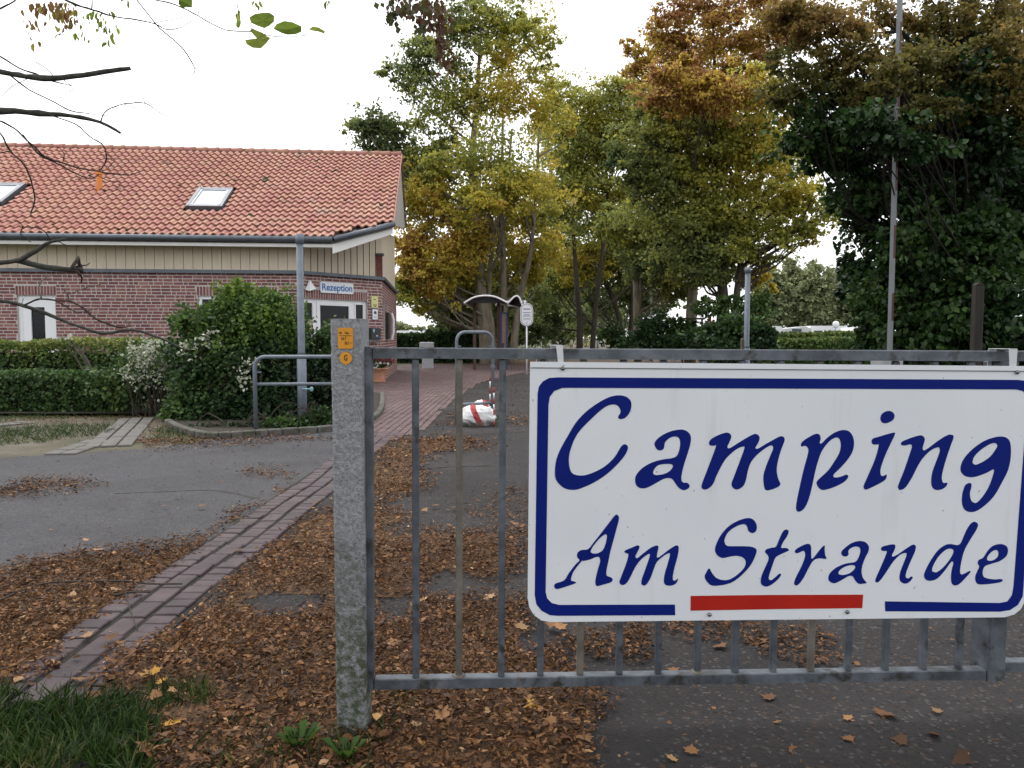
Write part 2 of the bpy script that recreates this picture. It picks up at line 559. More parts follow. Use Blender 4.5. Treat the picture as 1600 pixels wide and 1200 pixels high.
# ------------------------------------------------------------------ brick gutter strip and brick forecourt
m_joint = mat('joint_sand', [(0.008, 0.007, 0.006), (0.022, 0.018, 0.014)], 30, 0.95)
m_pav = mat('mauve_paver', [(0.036, 0.025, 0.029), (0.056, 0.038, 0.043), (0.078, 0.054, 0.059)], 7, 0.7, 0.25, 70, var=0.22, spec=0.35, stain=((0.05, 0.045, 0.042), 3.0, 0.55, 0.8))
m_pav2 = mat('red_paver', [(0.085, 0.054, 0.054), (0.112, 0.072, 0.071), (0.14, 0.095, 0.092)], 2.5, 0.75, 0.2, 70, var=0.14, spec=0.3)
strip = sheet('brick_strip', [(-1.862, 2.45), (-1.455, 2.45), (-1.455, 10.0), (-1.862, 10.0)], 0.007, m_joint)
def paver_mesh(lx, ly, m, nm):
    mb = MB()
    mb.bbox((0, 0, 0), (lx, ly, 0.022), 0.005)
    return mb.mesh(nm, m)
pm_a = paver_mesh(0.112, 0.0945, m_pav, 'brick_header')
pm_b = paver_mesh(0.106, 0.193, m_pav, 'brick_stretcher')
rs = random.Random(11)
def piece(me, name, parent, loc, rot=(0, 0, 0), base=None):
    o = bpy.data.objects.new(name, me)
    o.location = Vector(loc) - (base if base is not None else Vector((0, 0, 0)))
    o.rotation_euler = rot
    return link(o, parent)
for ci, cx in enumerate((-1.790, -1.656, -1.522)):
    pitch = 0.2 if ci == 1 else 0.1
    y = 2.5 + 0.03 * ci
    while y < 9.95:
        wob = 0.018 * sin(y * 1.3) + 0.01 * sin(y * 3.1)
        piece(pm_b if ci == 1 else pm_a, 'brick', strip, (cx + wob + rs.uniform(-.004, .004), y + pitch / 2, 0.006 + rs.uniform(-.004, .004)),
              (rs.uniform(-.02, .02), rs.uniform(-.02, .02), rs.uniform(-.03, .03)))
        y += pitch
court = [(-1.855, 9.9), (-1.46, 9.2)] + [(p.x, p.y) for p in (gnd(622, 686), gnd(660, 672), gnd(670, 662), gnd(690, 640), gnd(714, 624), gnd(728, 612), gnd(744, 601), gnd(764, 594), gnd(826, 581))]
court += [(0.8, 35.5), (-5.2, 35.5), (-4.1, 23.5), (-3.85, 22.35), (-5.5, 20.5), (-4.6, 15.0), (-2.75, 11.6), (-2.1, 10.6)]
forecourt = sheet('brick_forecourt', court, 0.006, m_joint)
def inside(x, y, poly):
    c = False
    j = len(poly) - 1
    for i in range(len(poly)):
        xi, yi = poly[i]; xj, yj = poly[j]
        if (yi > y) != (yj > y) and x < (xj - xi) * (y - yi) / (yj - yi) + xi:
            c = not c
        j = i
    return c
pm_c = paver_mesh(0.091, 0.193, m_pav2, 'paver')
spots = []
i = 0
for ix in range(-60, 12):
    for iy in range(44, 172):
        x = ix * 0.104 + 0.02
        y = iy * 0.208 + (0.104 if ix % 2 else 0)
        if inside(x, y, court):
            spots.append((x, y))
spots.sort(key=lambda s: s[1])
rest = MB()
kk = 0
for (x, y) in spots:
    pxx = 800 + 1200 * x / y
    vis = 575 < pxx < 830
    z = 0.003 + rs.uniform(-.002, .002)
    if vis and kk < 300:
        piece(pm_c, 'paver', forecourt, (x, y, z), (rs.uniform(-.01, .01), rs.uniform(-.01, .01), 0)); kk += 1
    else:
        rest.box((x, y, z), (0.091, 0.193, 0.022))
o = rest.build('paver_field', m_pav2, forecourt); o['kind'] = 'stuff'

# kerb of the shrub bed: each kerb stone on its own
m_kerb = mat('kerb_concrete', [(0.06, 0.057, 0.048), (0.10, 0.095, 0.082), (0.145, 0.14, 0.125)], 9, 0.9, 0.5, 50, var=0.12, stain=((0.05, 0.06, 0.03), 5, 0.5, 0.7))
kp = [gnd(262, 664), gnd(285, 676), gnd(325, 686), gnd(380, 684), gnd(440, 680), gnd(520, 674), gnd(575, 662), gnd(596, 642), gnd(597, 618)]
kp = [Vector(v) for v in smooth_open([tuple(p) for p in kp], 3)]
kerb = empty('kerb', kp[0], 'low grey concrete kerb curving round the shrub bed', 'kerb')
kerb['kind'] = 'structure'
for a, b in zip(kp[:-1], kp[1:]):
    t = (b - a); L = t.length; t.normalize(); s = Vector((-t.y, t.x, 0))
    mb = MB()
    mb.bbox(((a + b) / 2).to_tuple()[:2] + (0.045,), (L - 0.008, 0.09, 0.09), 0.012, Matrix(((t.x, s.x, 0), (t.y, s.y, 0), (0, 0, 1))))
    mb.build('kerb_stone', m_kerb, kerb)
bed = sheet('shrub_bed', [(p.x, p.y + 0.03) for p in kp] + [(-4.3, 18.5), (-14, 18.5), (-14, 12.2), (-5.6, 12.2)], 0.05, m_earth)

# ================================================================== RECEPTION BUILDING
A_B = radians(5.4)
C0 = Vector((-5.62, 20.2, 0))
bld = empty('reception_building', C0, 'red brick reception building with orange tiled roof and chamfered entrance corner', 'building', rz=A_B)
UX = Vector((cos(A_B), sin(A_B), 0)); VX = Vector((-sin(A_B), cos(A_B), 0))
def to_b(P):
    d = Vector(P) - C0
    return Vector((d.dot(UX), d.dot(VX), d.z))
def main_hit(px, py, v=0.0):
    return to_b(hit(px, py, C0 + VX * v, VX))
CHU, CHV = 2.05, 1.95
CHL = sqrt(CHU ** 2 + CHV ** 2)
ct = Vector((CHU / CHL, CHV / CHL, 0)); cn = Vector((CHV / CHL, -CHU / CHL, 0))     # along, outward (building space)
ct_w = UX * ct.x + VX * ct.y; cn_w = UX * cn.x + VX * cn.y
def ch_hit(px, py, out=0.0):
    P = to_b(hit(px, py, C0 + cn_w * out, cn_w))
    return P.x * ct.x + P.y * ct.y, P.z
m_brick = mat('red_brick', [(0.145, 0.058, 0.056), (0.20, 0.080, 0.074), (0.25, 0.11, 0.098)], 5, 0.85, 0.35, 60, var=0.26)
m_mortar = mat('pale_mortar', [(0.43, 0.395, 0.375), (0.52, 0.48, 0.46)], 14, 0.95, 0.2, 80)
m_clad = mat('beige_board', [(0.56, 0.48, 0.365), (0.63, 0.55, 0.43)], 3, 0.7, 0.12, 40, stretch=(4, 4, 0.4), var=0.06)
m_fascia = mat('white_fascia', [(0.72, 0.71, 0.69), (0.78, 0.77, 0.75)], 3, 0.6)
m_zinc = mat('zinc_gutter', [(0.085, 0.098, 0.118), (0.13, 0.145, 0.168)], 4, 0.45, metal=0.4)
m_tile = mat('clay_pantile', [(0.345, 0.165, 0.125), (0.385, 0.192, 0.147), (0.42, 0.225, 0.178)], 0.9, 0.85, 0.2, 40, var=0.07,
             stain=((0.33, 0.25, 0.19), 1.4, 0.56, 0.80), fine=((0.075, 0.07, 0.035), 2.4, 0.66, 0.72))
m_pvc = mat('white_pvc', [(0.74, 0.75, 0.77), (0.80, 0.80, 0.82)], 2, 0.35)
m_glass = mat('dark_window_glass', [(0.004, 0.005, 0.006), (0.008, 0.009, 0.010)], 1.5, 0.06, spec=0.25)
m_skyl = mat('skylight_glass', [(0.13, 0.16, 0.20), (0.15, 0.18, 0.22)], 1.5, 0.12, spec=0.4)
m_moss = mat('moss', [(0.02, 0.026, 0.008), (0.05, 0.055, 0.018)], 25, 0.95, 0.6, 60)

Z_CORN = 2.95
H_C = 1.0 / 12
# wall cores (mortar) set behind the brick faces
def core(name, p0, p1, z0, z1, thick, openings, out):
    """mortar wall between p0 and p1 (building plan), holes left for openings (s0, s1, z0, z1)"""
    t = Vector((p1[0] - p0[0], p1[1] - p0[1], 0)); L = t.length; t.normalize()
    nrm = Vector((t.y, -t.x, 0))
    ss = sorted({0.0, L} | {v for o_ in openings for v in o_[:2]})
    mb = MB()
    for a, b in zip(ss[:-1], ss[1:]):
        zs = [(z0, z1)]
        for o_ in openings:
            if o_[0] <= a + 1e-6 and o_[1] >= b - 1e-6:
                zs = [(z0, o_[2]), (o_[3], z1)]
        for za, zb in zs:
            if zb - za < 0.01: continue
            c = Vector((p0[0], p0[1], 0)) + t * (a + b) / 2 - nrm * thick / 2
            mb.box((c.x, c.y, (za + zb) / 2), (b - a, thick, zb - za), Matrix(((t.x, -nrm.x, 0), (t.y, -nrm.y, 0), (0, 0, 1))))
    o = mb.build(name, m_mortar, bld, local=True)
    return o, t, nrm, L
def brick_mesh(l, h, nm):
    mb = MB()
    mb.bbox((0, 0, 0), (l, h, 0.02), 0.003)          # face along +Z of the mesh, turned onto the wall
    return mb.mesh(nm, m_brick)
bm_s, bm_h, bm_v = brick_mesh(0.228, 0.063, 'brick_stretcher_face'), brick_mesh(0.104, 0.063, 'brick_header_face'), brick_mesh(0.066, 0.215, 'brick_soldier_face')
def lay(wall_o, p0, t, nrm, L, z0, z1, openings, lintels, seed, budget, order):
    r_ = random.Random(seed)
    R3 = Matrix(((t.x, 0, nrm.x), (t.y, 0, nrm.y), (0, 1, 0)))
    if R3.determinant() < 0:
        R3 = Matrix(((-t.x, 0, nrm.x), (-t.y, 0, nrm.y), (0, 1, 0)))
    items = []
    nrow = int((z1 - z0) / H_C)
    for k in range(nrow):
        z = z1 - (k + 0.5) * H_C
        s = -r_.random() * 0.24
        while s < L:
            hd = r_.random() < 0.3
            l = 0.104 if hd else 0.228
            a, b = max(s, 0.004), min(s + l, L - 0.004)
            s += l + 0.0185
            if b - a < 0.03: continue
            segs = [(a, b)]
            for (q0, q1, w0, w1) in openings + lintels:
                if w0 < z + 0.03 and w1 > z - 0.03:
                    new = []
                    for (c, d) in segs:
                        if d <= q0 or c >= q1: new.append((c, d))
                        else:
                            if c < q0 - 0.02: new.append((c, q0 - 0.006))
                            if d > q1 + 0.02: new.append((q1 + 0.006, d))
                    segs = new
            for (c, d) in segs:
                if d - c > 0.03:
                    items.append(((c + d) / 2, z, d - c, 0.063, 'h' if abs(d - c - 0.104) < 1e-3 else ('s' if abs(d - c - 0.228) < 1e-3 else 'x')))
    for (q0, q1, w0, w1) in lintels:
        nn = int(round((q1 - q0) / 0.078))
        for i in range(nn):
            items.append((q0 + (i + 0.5) * (q1 - q0) / nn, (w0 + w1) / 2, 0.058, w1 - w0 - 0.016, 'v'))
    rest = MB()
    items.sort(key=order)
    n_ = 0
    for (s, z, l, h, kd) in items:
        out = -0.0065 + r_.uniform(-0.0012, 0.0012)
        c = Vector((p0[0], p0[1], 0)) + t * s + nrm * out
        if n_ < budget and kd in 'sh':
            o = bpy.data.objects.new('brick', bm_s if kd == 's' else bm_h)
            o.matrix_local = Matrix.Translation((c.x, c.y, z)) @ R3.to_4x4()
            link(o, wall_o); n_ += 1
        else:
            rest.box((c.x, c.y, z), (l, h, 0.02), R3)
    if rest.v:
        o = rest.build('brick_field', m_brick, wall_o, local=True); o['kind'] = 'stuff'

# openings, measured on the photograph
def mo(px0, px1, pyt, zb):
    a, b = main_hit(px0, pyt), main_hit(px1, pyt)
    return (a.x + 10.0, b.x + 10.0, zb, (a.z + b.z) / 2)       # s runs from u = -10
op_door = mo(26, 86, 461.5, 0.15)
op_win = mo(309, 432, 462.5, 1.05)
lin = lambda o_, e=0.0: (o_[0] - e, o_[1] + e, o_[3], o_[3] + 0.245)
w_main, t_, n_, L_ = core('wall_main', (-10, 0), (0, 0), 0, Z_CORN, 0.3, [op_door, op_win], 0)
lay(w_main, (-10, 0), t_, n_, L_, 0.0, Z_CORN - 0.01, [op_door, op_win], [lin(op_door, .03), lin(op_win, .03)], 1, 200,
    lambda it: 0 if (it[0] > 2.4 and it[1] > 1.15 and it[0] < 7.2) else 1)
sa, za = ch_hit(466, 468); sb, zb = ch_hit(574, 467)
sa = 0.10
op_ent = (sa, sb, 0.04, 2.27)
zt = ch_hit(520, 468)[1]
op_ent = (sa, sb, 0.04, zt)
w_ch, t_, n_, L_ = core('wall_entrance', (0, 0), (CHU, CHV), 0, Z_CORN, 0.3, [op_ent], 0)
lay(w_ch, (0, 0), t_, n_, L_, 0.0, Z_CORN - 0.01, [op_ent], [lin(op_ent, .0)], 2, 100, lambda it: 0 if it[1] > 1.2 else 1)
w_g, t_, n_, L_ = core('wall_gable', (CHU, CHV), (CHU, 9.5), 0, Z_CORN, 0.3, [(0.45, 1.15, 1.2, 2.35), (1.9, 2.5, 1.2, 2.35)], 0)
lay(w_g, (CHU, CHV), t_, n_, L_, 0.0, Z_CORN - 0.01, [(0.45, 1.15, 1.2, 2.35), (1.9, 2.5, 1.2, 2.35)], [], 3, 0, lambda it: 0)
for s0, s1 in ((0.45, 1.15), (1.9, 2.5)):
    mb = MB(); mb.box((CHU - 0.15, CHV + (s0 + s1) / 2, 1.775), (0.02, s1 - s0, 1.15))
    mb.build('window_pane', m_glass, bld, local=True)
# zinc sill over the brickwork
mb = MB()
for p0, p1 in (((-10, 0), (0, 0)), ((0, 0), (CHU, CHV)), ((CHU, CHV), (CHU, 9.5))):
    t = Vector((p1[0] - p0[0], p1[1] - p0[1], 0)); L = t.length; t.normalize(); nr = Vector((t.y, -t.x, 0))
    c = Vector((p0[0], p0[1], 0)) + t * L / 2 + nr * 0.03
    Mx = Matrix(((t.x, -nr.x, 0), (t.y, -nr.y, 0), (0, 0, 1)))
    mb.box((c.x, c.y, Z_CORN + 0.03), (L + 0.03, 0.13, 0.05), Mx)
    mb.box((c.x + nr.x * .055, c.y + nr.y * .055, Z_CORN - 0.005), (L + 0.05, 0.015, 0.06), Mx)
    mb.build('zinc_ledge', m_zinc, bld, local=True)
    mb = MB()
# upright boards above
def boards(p0, p1, z0, ztop, pitch, gap, seed):
    t = Vector((p1[0] - p0[0], p1[1] - p0[1], 0)); L = t.length; t.normalize(); nr = Vector((t.y, -t.x, 0))
    Mx = Matrix(((t.x, -nr.x, 0), (t.y, -nr.y, 0), (0, 0, 1)))
    n = int(round(L / pitch))
    for i in range(n):
        s = (i + 0.5) * L / n
        c = Vector((p0[0], p0[1], 0)) + t * s - nr * 0.02
        zz = ztop(s)
        mb = MB(); mb.box((c.x, c.y, (z0 + zz) / 2), (L / n - gap, 0.03, zz - z0), Mx)
        mb.build('board', m_clad, bld, local=True)
    mb = MB()
    q0 = Vector((p0[0], p0[1], 0)) - nr * 0.06
    mb.prism([q0 + Vector((0, 0, z0)), q0 + t * L + Vector((0, 0, z0)), q0 + t * L + Vector((0, 0, ztop(L))), q0 + Vector((0, 0, ztop(0)))], nr * -0.1)
    mb.build('board_backing', mat('dark_gap', [(0.03, 0.024, 0.018), (0.05, 0.04, 0.03)], 5), bld, local=True)
boards((-10, 0), (0, 0), Z_CORN + 0.06, lambda s: 3.74, 0.24, 0.012, 1)
boards((0, 0), (CHU, CHV), Z_CORN + 0.06, lambda s: 3.72 + min(0.55, 0.25 * s), 0.218, 0.030, 2)
boards((CHU, CHV), (CHU, 8.8), Z_CORN + 0.06, lambda s: 4.35 + 0.1 * s, 0.30, 0.006, 3)
mb = MB(); mb.box((CHU - .06, CHV - .06, 3.3), (0.17, 0.17, 0.62)); mb.build('brick_pier', m_brick, bld, local=True)
mb = MB(); mb.box((CHU - .05, CHV - .05, 3.64), (0.24, 0.24, 0.06)); mb.build('pier_cap', m_zinc, bld, local=True)

# ---- roof
EV, EZ = -0.5, 3.80            # eave line
RV = 5.4
rid = main_hit(400, 237.5, RV)
RZ = rid.z
SL = (RZ - EZ) / (RV - EV)
ALPHA = math.atan(SL)
VU = 2.47                      # verge
CUT0, CUT1 = 1.0, 0.42         # the eave is cut back from u = 1.0 to the verge at v = 0.42
def roof_z(v): return EZ + SL * (v - EV)
def eave_v(u): return EV if u <= CUT0 else EV + (CUT1 - EV) * (u - CUT0) / (VU - CUT0)
mb = MB()
th = Vector((0, 0, -0.14))
pl = [(-12, EV), (CUT0, EV), (VU, CUT1), (VU, RV), (-12, RV)]
mb.prism([(u, v, roof_z(v) - 0.02) for u, v in pl], th)
mb.prism([(u, v, RZ - SL * (v - RV) - 0.02) for u, v in ((-12, RV), (VU, RV), (VU, 8.3), (-12, 8.3))], th)
roof = mb.build('roof', mat('roof_underlay', [(0.05, 0.035, 0.03), (0.08, 0.05, 0.04)], 4), bld, local=True)
# S-profile clay tiles
TW, TL = 0.207, 0.335
def tile_data():
    prof = [(-0.5, 0.004), (-0.36, -0.006), (-0.20, -0.010), (-0.05, 0.004), (0.06, 0.030), (0.18, 0.046), (0.32, 0.044), (0.43, 0.026), (0.5, 0.006)]
    vs, fs = [], []
    for (y, dz) in ((0.0, 0.058), (TL * 1.08, 0.0)):
        for x, z in prof:
            vs.append((x * TW * 1.06, y, z + dz))
    k = len(prof)
    for i in range(k - 1):
        fs.append((i, i + 1, k + i + 1, k + i))
    for dz in (0.058, 0.008):                          # front lip, its own vertices so the edge stays sharp
        for x, z in prof:
            vs.append((x * TW * 1.06, 0.0 if dz > .01 else 0.012, z + dz))
    for i in range(k - 1):
        fs.append((3 * k + i, 3 * k + i + 1, 2 * k + i + 1, 2 * k + i))
    return vs, fs
tv, tf = tile_data()
mb = MB(); mb.add(tv, tf)
tile_me = mb.mesh('roof_tile', m_tile, smooth=True)
slope_rot = Matrix.Rotation(ALPHA, 3, 'X')
SLEN = (RV - EV) / cos(ALPHA)
nrow = int(SLEN / TL)
ncol = int((VU + 12) / TW)
sky_rects = []
def roof_hit(px, py):
    nrm = (VX * -sin(ALPHA) + Vector((0, 0, cos(ALPHA))))
    P = to_b(hit(px, py, C0 + VX * EV + Vector((0, 0, EZ)), nrm))
    return P
for q in (((311, 301), (363, 301), (345, 328), (296, 328)), ((-24, 293), (39, 294), (2, 321), (-58, 321))):
    pts = [roof_hit(*p) for p in q]
    u0 = (pts[0].x + pts[3].x) / 2; u1 = (pts[1].x + pts[2].x) / 2
    v0 = (pts[2].y + pts[3].y) / 2; v1 = (pts[0].y + pts[1].y) / 2
    sky_rects.append((u0, u1, v0, v1))
rs = random.Random(21)
tiles = []
for j in range(nrow):
    for i in range(ncol):
        u = VU - (i + 0.5) * TW
        s = j * TL + 0.0
        v = EV + s * cos(ALPHA) - 0.02
        if v < eave_v(u) - 0.06: continue
        if any(a - 0.03 < u < b + 0.03 and c - 0.30 < v < d - 0.05 for a, b, c, d in sky_rects): continue
        tiles.append((u, v, j, i))
rest = MB()
n_ind = 0
for (u, v, j, i) in tiles:
    z = roof_z(v) + 0.006 + rs.uniform(-.003, .003)
    Rm = Matrix.Rotation(rs.uniform(-.012, .012), 3, 'Z') @ slope_rot @ Matrix.Rotation(rs.uniform(-.01, .01), 3, 'X')
    if n_ind < 300 and i < 42 and j < 8:
        o = bpy.data.objects.new('roof_tile', tile_me)
        o.matrix_local = Matrix.Translation((u, v, z)) @ Rm.to_4x4()
        link(o, roof); n_ind += 1
    else:
        rest.add([Rm @ Vector(p) + Vector((u, v, z)) for p in tv], tf)
o = rest.build('tile_field', m_tile, roof, local=True, smooth=True); o['kind'] = 'stuff'
# ridge tiles, each one
rme = MB()
rme.tube([(-0.19, 0, 0), (0.0, 0, 0.004), (0.19, 0, 0.012)], [0.085, 0.09, 0.10], 10)
rme = rme.mesh('ridge_tile', m_tile, smooth=True)
for i in range(40):
    o = bpy.data.objects.new('ridge_tile', rme); o.location = (VU - 0.18 - i * 0.365, RV, RZ + 0.02); link(o, roof)
# moss cushions on the tiles
mb = MB()
for i in range(70):
    v = EV + 0.2 + (rs.random() ** 2) * 3.6
    u = rs.uniform(-7.5, 2.2)
    if v < eave_v(u) + 0.1 or any(a < u < b and c < v < d for a, b, c, d in sky_rects): continue
    r = rs.uniform(0.025, 0.075)
    mb.lathe((u, v, roof_z(v) + 0.012), [(r, 0), (r * .8, r * .5), (r * .3, r * .75)], 7)
mo_ = mb.build('moss_cushions', m_moss, roof, local=True, smooth=True); mo_['kind'] = 'stuff'
# skylights
for (u0, u1, v0, v1) in sky_rects:
    Rm = slope_rot
    cu_, cv_ = (u0 + u1) / 2, (v0 + v1) / 2
    ln = (v1 - v0) / cos(ALPHA); wd = u1 - u0
    c = Vector((cu_, cv_, roof_z(cv_) + 0.03))
    fr = MB()
    for dx, dy, sx_, sy_ in ((-wd / 2, 0, .09, ln), (wd / 2, 0, .09, ln), (0, -ln / 2, wd, .10), (0, ln / 2, wd, .10)):
        fr.box(c + Rm @ Vector((dx, dy, 0.04)), (sx_, sy_ + (.0 if sx_ > .2 else .10), 0.13), Rm)
    f = fr.build('skylight', m_zinc, bld, local=True)
    g = MB(); g.box(c + Rm @ Vector((0, 0, 0.07)), (wd - .09, ln - .10, 0.02), Rm); g.build('pane', m_skyl, f, local=True)
    g = MB()
    for dx, dy, sx_, sy_ in ((-wd / 2 + .075, 0, .05, ln - .16), (wd / 2 - .075, 0, .05, ln - .16), (0, -ln / 2 + .08, wd - .16, .05), (0, ln / 2 - .08, wd - .16, .05)):
        g.box(c + Rm @ Vector((dx, dy, 0.088)), (sx_, sy_, 0.02), Rm)
    g.build('sash', mat('grey_sash', [(0.30, 0.32, 0.35), (0.36, 0.38, 0.41)], 3, 0.4), f, local=True)
# orange vent pipe
vp = roof_hit(155.5, 299)
mb = MB()
mb.tube([(vp.x, vp.y, vp.z - .05), (vp.x, vp.y, vp.z + .46)], 0.075, 12); mb.tube([(vp.x, vp.y, vp.z + .46), (vp.x, vp.y, vp.z + .54)], 0.10, 12)
mb.build('vent_pipe', mat('orange_vent', [(0.60, 0.19, 0.04), (0.66, 0.23, 0.05)], 4, 0.6), bld, local=True)
# gutter and fascia, straight run and cut-back run
def eave_run(a, b, fh):
    A = Vector((a[0], a[1], roof_z(a[1]))); B = Vector((b[0], b[1], roof_z(b[1])))
    t = (B - A).normalized()
    hn = Vector((t.y, -t.x, 0)).normalized()
    g = MB()
    g.tube([A + hn * .07 - Vector((0, 0, .05)), B + hn * .07 - Vector((0, 0, .05))], 0.075, 12)
    g.build('gutter', m_zinc, bld, local=True, smooth=True)
    f = MB()
    lo0, lo1 = Vector((0, 0, -fh[0])), Vector((0, 0, -fh[1]))
    f.prism([A - Vector((0, 0, .03)), B - Vector((0, 0, .03)), B + lo1, A + lo0], hn * -0.03)
    f.build('fascia', m_fascia, bld, local=True)
eave_run((-12, EV), (CUT0, EV), (0.24, 0.24))
eave_run((CUT0, EV), (VU, CUT1), (0.40, 0.30))
for u, v in ((-2.2, EV), (1.55, eave_v(1.55)), (2.0, eave_v(2.0)), (-5.5, EV)):
    z = roof_z(v) - .05
    mb = MB(); mb.tube([(u - .012, v - .07, z), (u + .012, v - .07, z)], 0.082, 12)
    mb.build('gutter_bracket', m_zinc, bld, local=True)
# soffit
mb = MB()
mb.add([(-10, EV + .01, EZ - .2), (CUT0, EV + .01, EZ - .2), (CUT0 + .4, 0.2, EZ - .2), (0.2, 0.02, EZ - .2), (-10, 0.02, EZ - .2)], [(0, 1, 2, 3, 4)])
mb.build('soffit', m_fascia, bld, local=True)
# gable end panel and verge
mb = MB()
mb.prism([(VU - .02, CUT1, roof_z(CUT1) - .06), (VU - .02, RV, RZ - .06), (VU - .02, 8.28, RZ - SL * (8.28 - RV) - .06), (VU - .02, 8.28, RZ - SL * (8.28 - RV) - .3)], (-0.03, 0, 0))
mb.build('gable_panel', mat('gable_grey_board', [(0.36, 0.34, 0.31), (0.42, 0.40, 0.37)], 3, 0.7), bld, local=True)
mb = MB()
for va, vb_, z0_, z1_ in ((CUT1, RV, roof_z(CUT1), RZ), (RV, 8.3, RZ, RZ - SL * (8.3 - RV))):
    mb = MB()
    mb.prism([(VU + .01, va, z0_ + .05), (VU + .01, vb_, z1_ + .05), (VU + .01, vb_, z1_ - .06), (VU + .01, va, z0_ - .06)], (0.03, 0, 0))
    mb.build('verge_tile_edge', m_tile, bld, local=True)

# ---- door and window on the long wall
def frame_rect(name, u0, u1, z0, z1, v, fw, m, parent, place=None):
    mb = MB()
    for (a, b, c, d) in ((u0, u0 + fw, z0, z1), (u1 - fw, u1, z0, z1), (u0 + fw, u1 - fw, z1 - fw, z1), (u0 + fw, u1 - fw, z0, z0 + fw)):
        mb.box(((a + b) / 2, v, (c + d) / 2), (b - a, 0.07, d - c))
    if place is not None:
        mb.v = [tuple(place @ Vector(p)) for p in mb.v]
    return mb.build(name, m, parent, local=True)
u0, u1 = op_door[0] - 10, op_door[1] - 10
dr = frame_rect('side_door', u0 + .004, u1 - .004, 0.15, op_door[3] - .004, 0.09, 0.09, m_pvc, bld)
frame_rect('door_leaf', u0 + .095, u1 - .095, 0.245, op_door[3] - .095, 0.10, 0.20, m_pvc, dr)
mb = MB(); mb.box(((u0 + u1) / 2, 0.12, (0.3 + op_door[3]) / 2), (u1 - u0 - .5, 0.02, op_door[3] - .8)); mb.build('pane', m_glass, dr, local=True)
mb = MB(); mb.box((u1 - .2, 0.05, 1.1), (0.025, 0.03, 0.14)); mb.build('handle', m_zinc, dr, local=True)
u0, u1 = op_win[0] - 10, op_win[1] - 10
wi = frame_rect('window', u0 + .004, u1 - .004, 1.054, op_win[3] - .004, 0.09, 0.08, m_pvc, bld)
mb = MB(); mb.box(((u0 + u1) / 2, 0.11, (1.05 + op_win[3]) / 2), (u1 - u0 - .14, 0.02, op_win[3] - 1.2)); mb.build('pane', m_glass, wi, local=True)
mb = MB(); mb.box(((u0 + u1) / 2, 0.075, (1.05 + op_win[3]) / 2), (0.08, 0.05, op_win[3] - 1.2)); mb.build('mullion', m_pvc, wi, local=True)

# ---- entrance on the chamfer (drawn in chamfer space: x along, y inward, z up)
PCH = Matrix(((ct.x, -cn.x, 0, 0), (ct.y, -cn.y, 0, 0), (0, 0, 1, 0), (0, 0, 0, 1)))
ent = frame_rect('entrance', sa + .004, sb - .004, 0.044, zt - .004, 0.10, 0.055, m_pvc, bld, PCH)
def sx(px): return ch_hit(px, 495, -0.1)[0]
def chbox(name, s0, s1, z0, z1, y, th, m, parent):
    mb = MB(); mb.box(((s0 + s1) / 2, y, (z0 + z1) / 2), (s1 - s0, th, z1 - z0))
    mb.v = [tuple(PCH @ Vector(p)) for p in mb.v]
    return mb.build(name, m, parent, local=True)
d0, d1 = sx(492), sx(550)
chbox('post', d0 - .05, d0 + .03, 0.10, zt - .06, 0.10, 0.066, m_pvc, ent)
chbox('post', d1 - .03, d1 + .05, 0.10, zt - .06, 0.10, 0.066, m_pvc, ent)
leaf = frame_rect('door_leaf', d0 + .035, d1 - .035, 0.105, zt - .065, 0.085, 0.10, m_pvc, ent, PCH)
chbox('pane', d0 + .13, d1 - .13, 0.20, zt - .16, 0.10, 0.012, m_glass, leaf)
chbox('handle', d1 - .15, d1 - .12, 0.8, 1.5, 0.03, 0.03, m_zinc, leaf)
for a, b in ((sa + .06, d0 - .055), (d1 + .055, sb - .06)):
    sl = frame_rect('side_light', a, b, 0.105, zt - .065, 0.09, 0.045, m_pvc, ent, PCH)
    chbox('pane', a + .04, b - .04, 0.14, zt - .10, 0.10, 0.012, m_glass, sl)
s_, z_ = ch_hit(480, 507, -.1)
chbox('notice', s_ - .09, s_ + .13, z_ - .17, z_ + .13, 0.088, 0.004, mat('cream_paper', [(0.50, 0.43, 0.26), (0.55, 0.48, 0.31)], 5), ent)
s_, z_ = ch_hit(482, 526, -.1)
chbox('notice', s_ - .06, s_ + .10, z_ - .1, z_ + .1, 0.088, 0.004, white_paint, ent)

# ---- things fixed on the entrance wall
def chplace(s, out, z):
    """4x4 in world from a plane drawn on the chamfer: X along, Y up, Z outward"""
    P = C0 + ct_w * s + cn_w * out + Vector((0, 0, z))
    return Matrix(((ct_w.x, 0, cn_w.x, P.x), (ct_w.y, 0, cn_w.y, P.y), (ct_w.z, 1, cn_w.z, P.z), (0, 0, 0, 1)))
def rrect(w, h, r, n=5):
    pts = []
    for cx, cy, a0 in ((w / 2 - r, h / 2 - r, 0), (-w / 2 + r, h / 2 - r, 90), (-w / 2 + r, -h / 2 + r, 180), (w / 2 - r, -h / 2 + r, 270)):
        for i in range(n + 1):
            a = radians(a0 + 90 * i / n)
            pts.append((cx + r * cos(a), cy + r * sin(a)))
    return pts
def rel(M, root):
    return Matrix.Translation(-Vector(root.location)) @ M
s0_, z0_ = ch_hit(501, 449.5, .05); s1_, z1_ = ch_hit(552.5, 451, .05)
zc = (ch_hit(526, 441.5, .05)[1] + ch_hit(526, 458.5, .05)[1]) / 2
hh = ch_hit(526, 441.5, .05)[1] - ch_hit(526, 458.5, .05)[1]
Mr = chplace((s0_ + s1_) / 2, 0.03, zc)
rec = empty('reception_sign', Mr.translation, 'white wall sign with blue word Rezeption above the entrance door', 'sign')
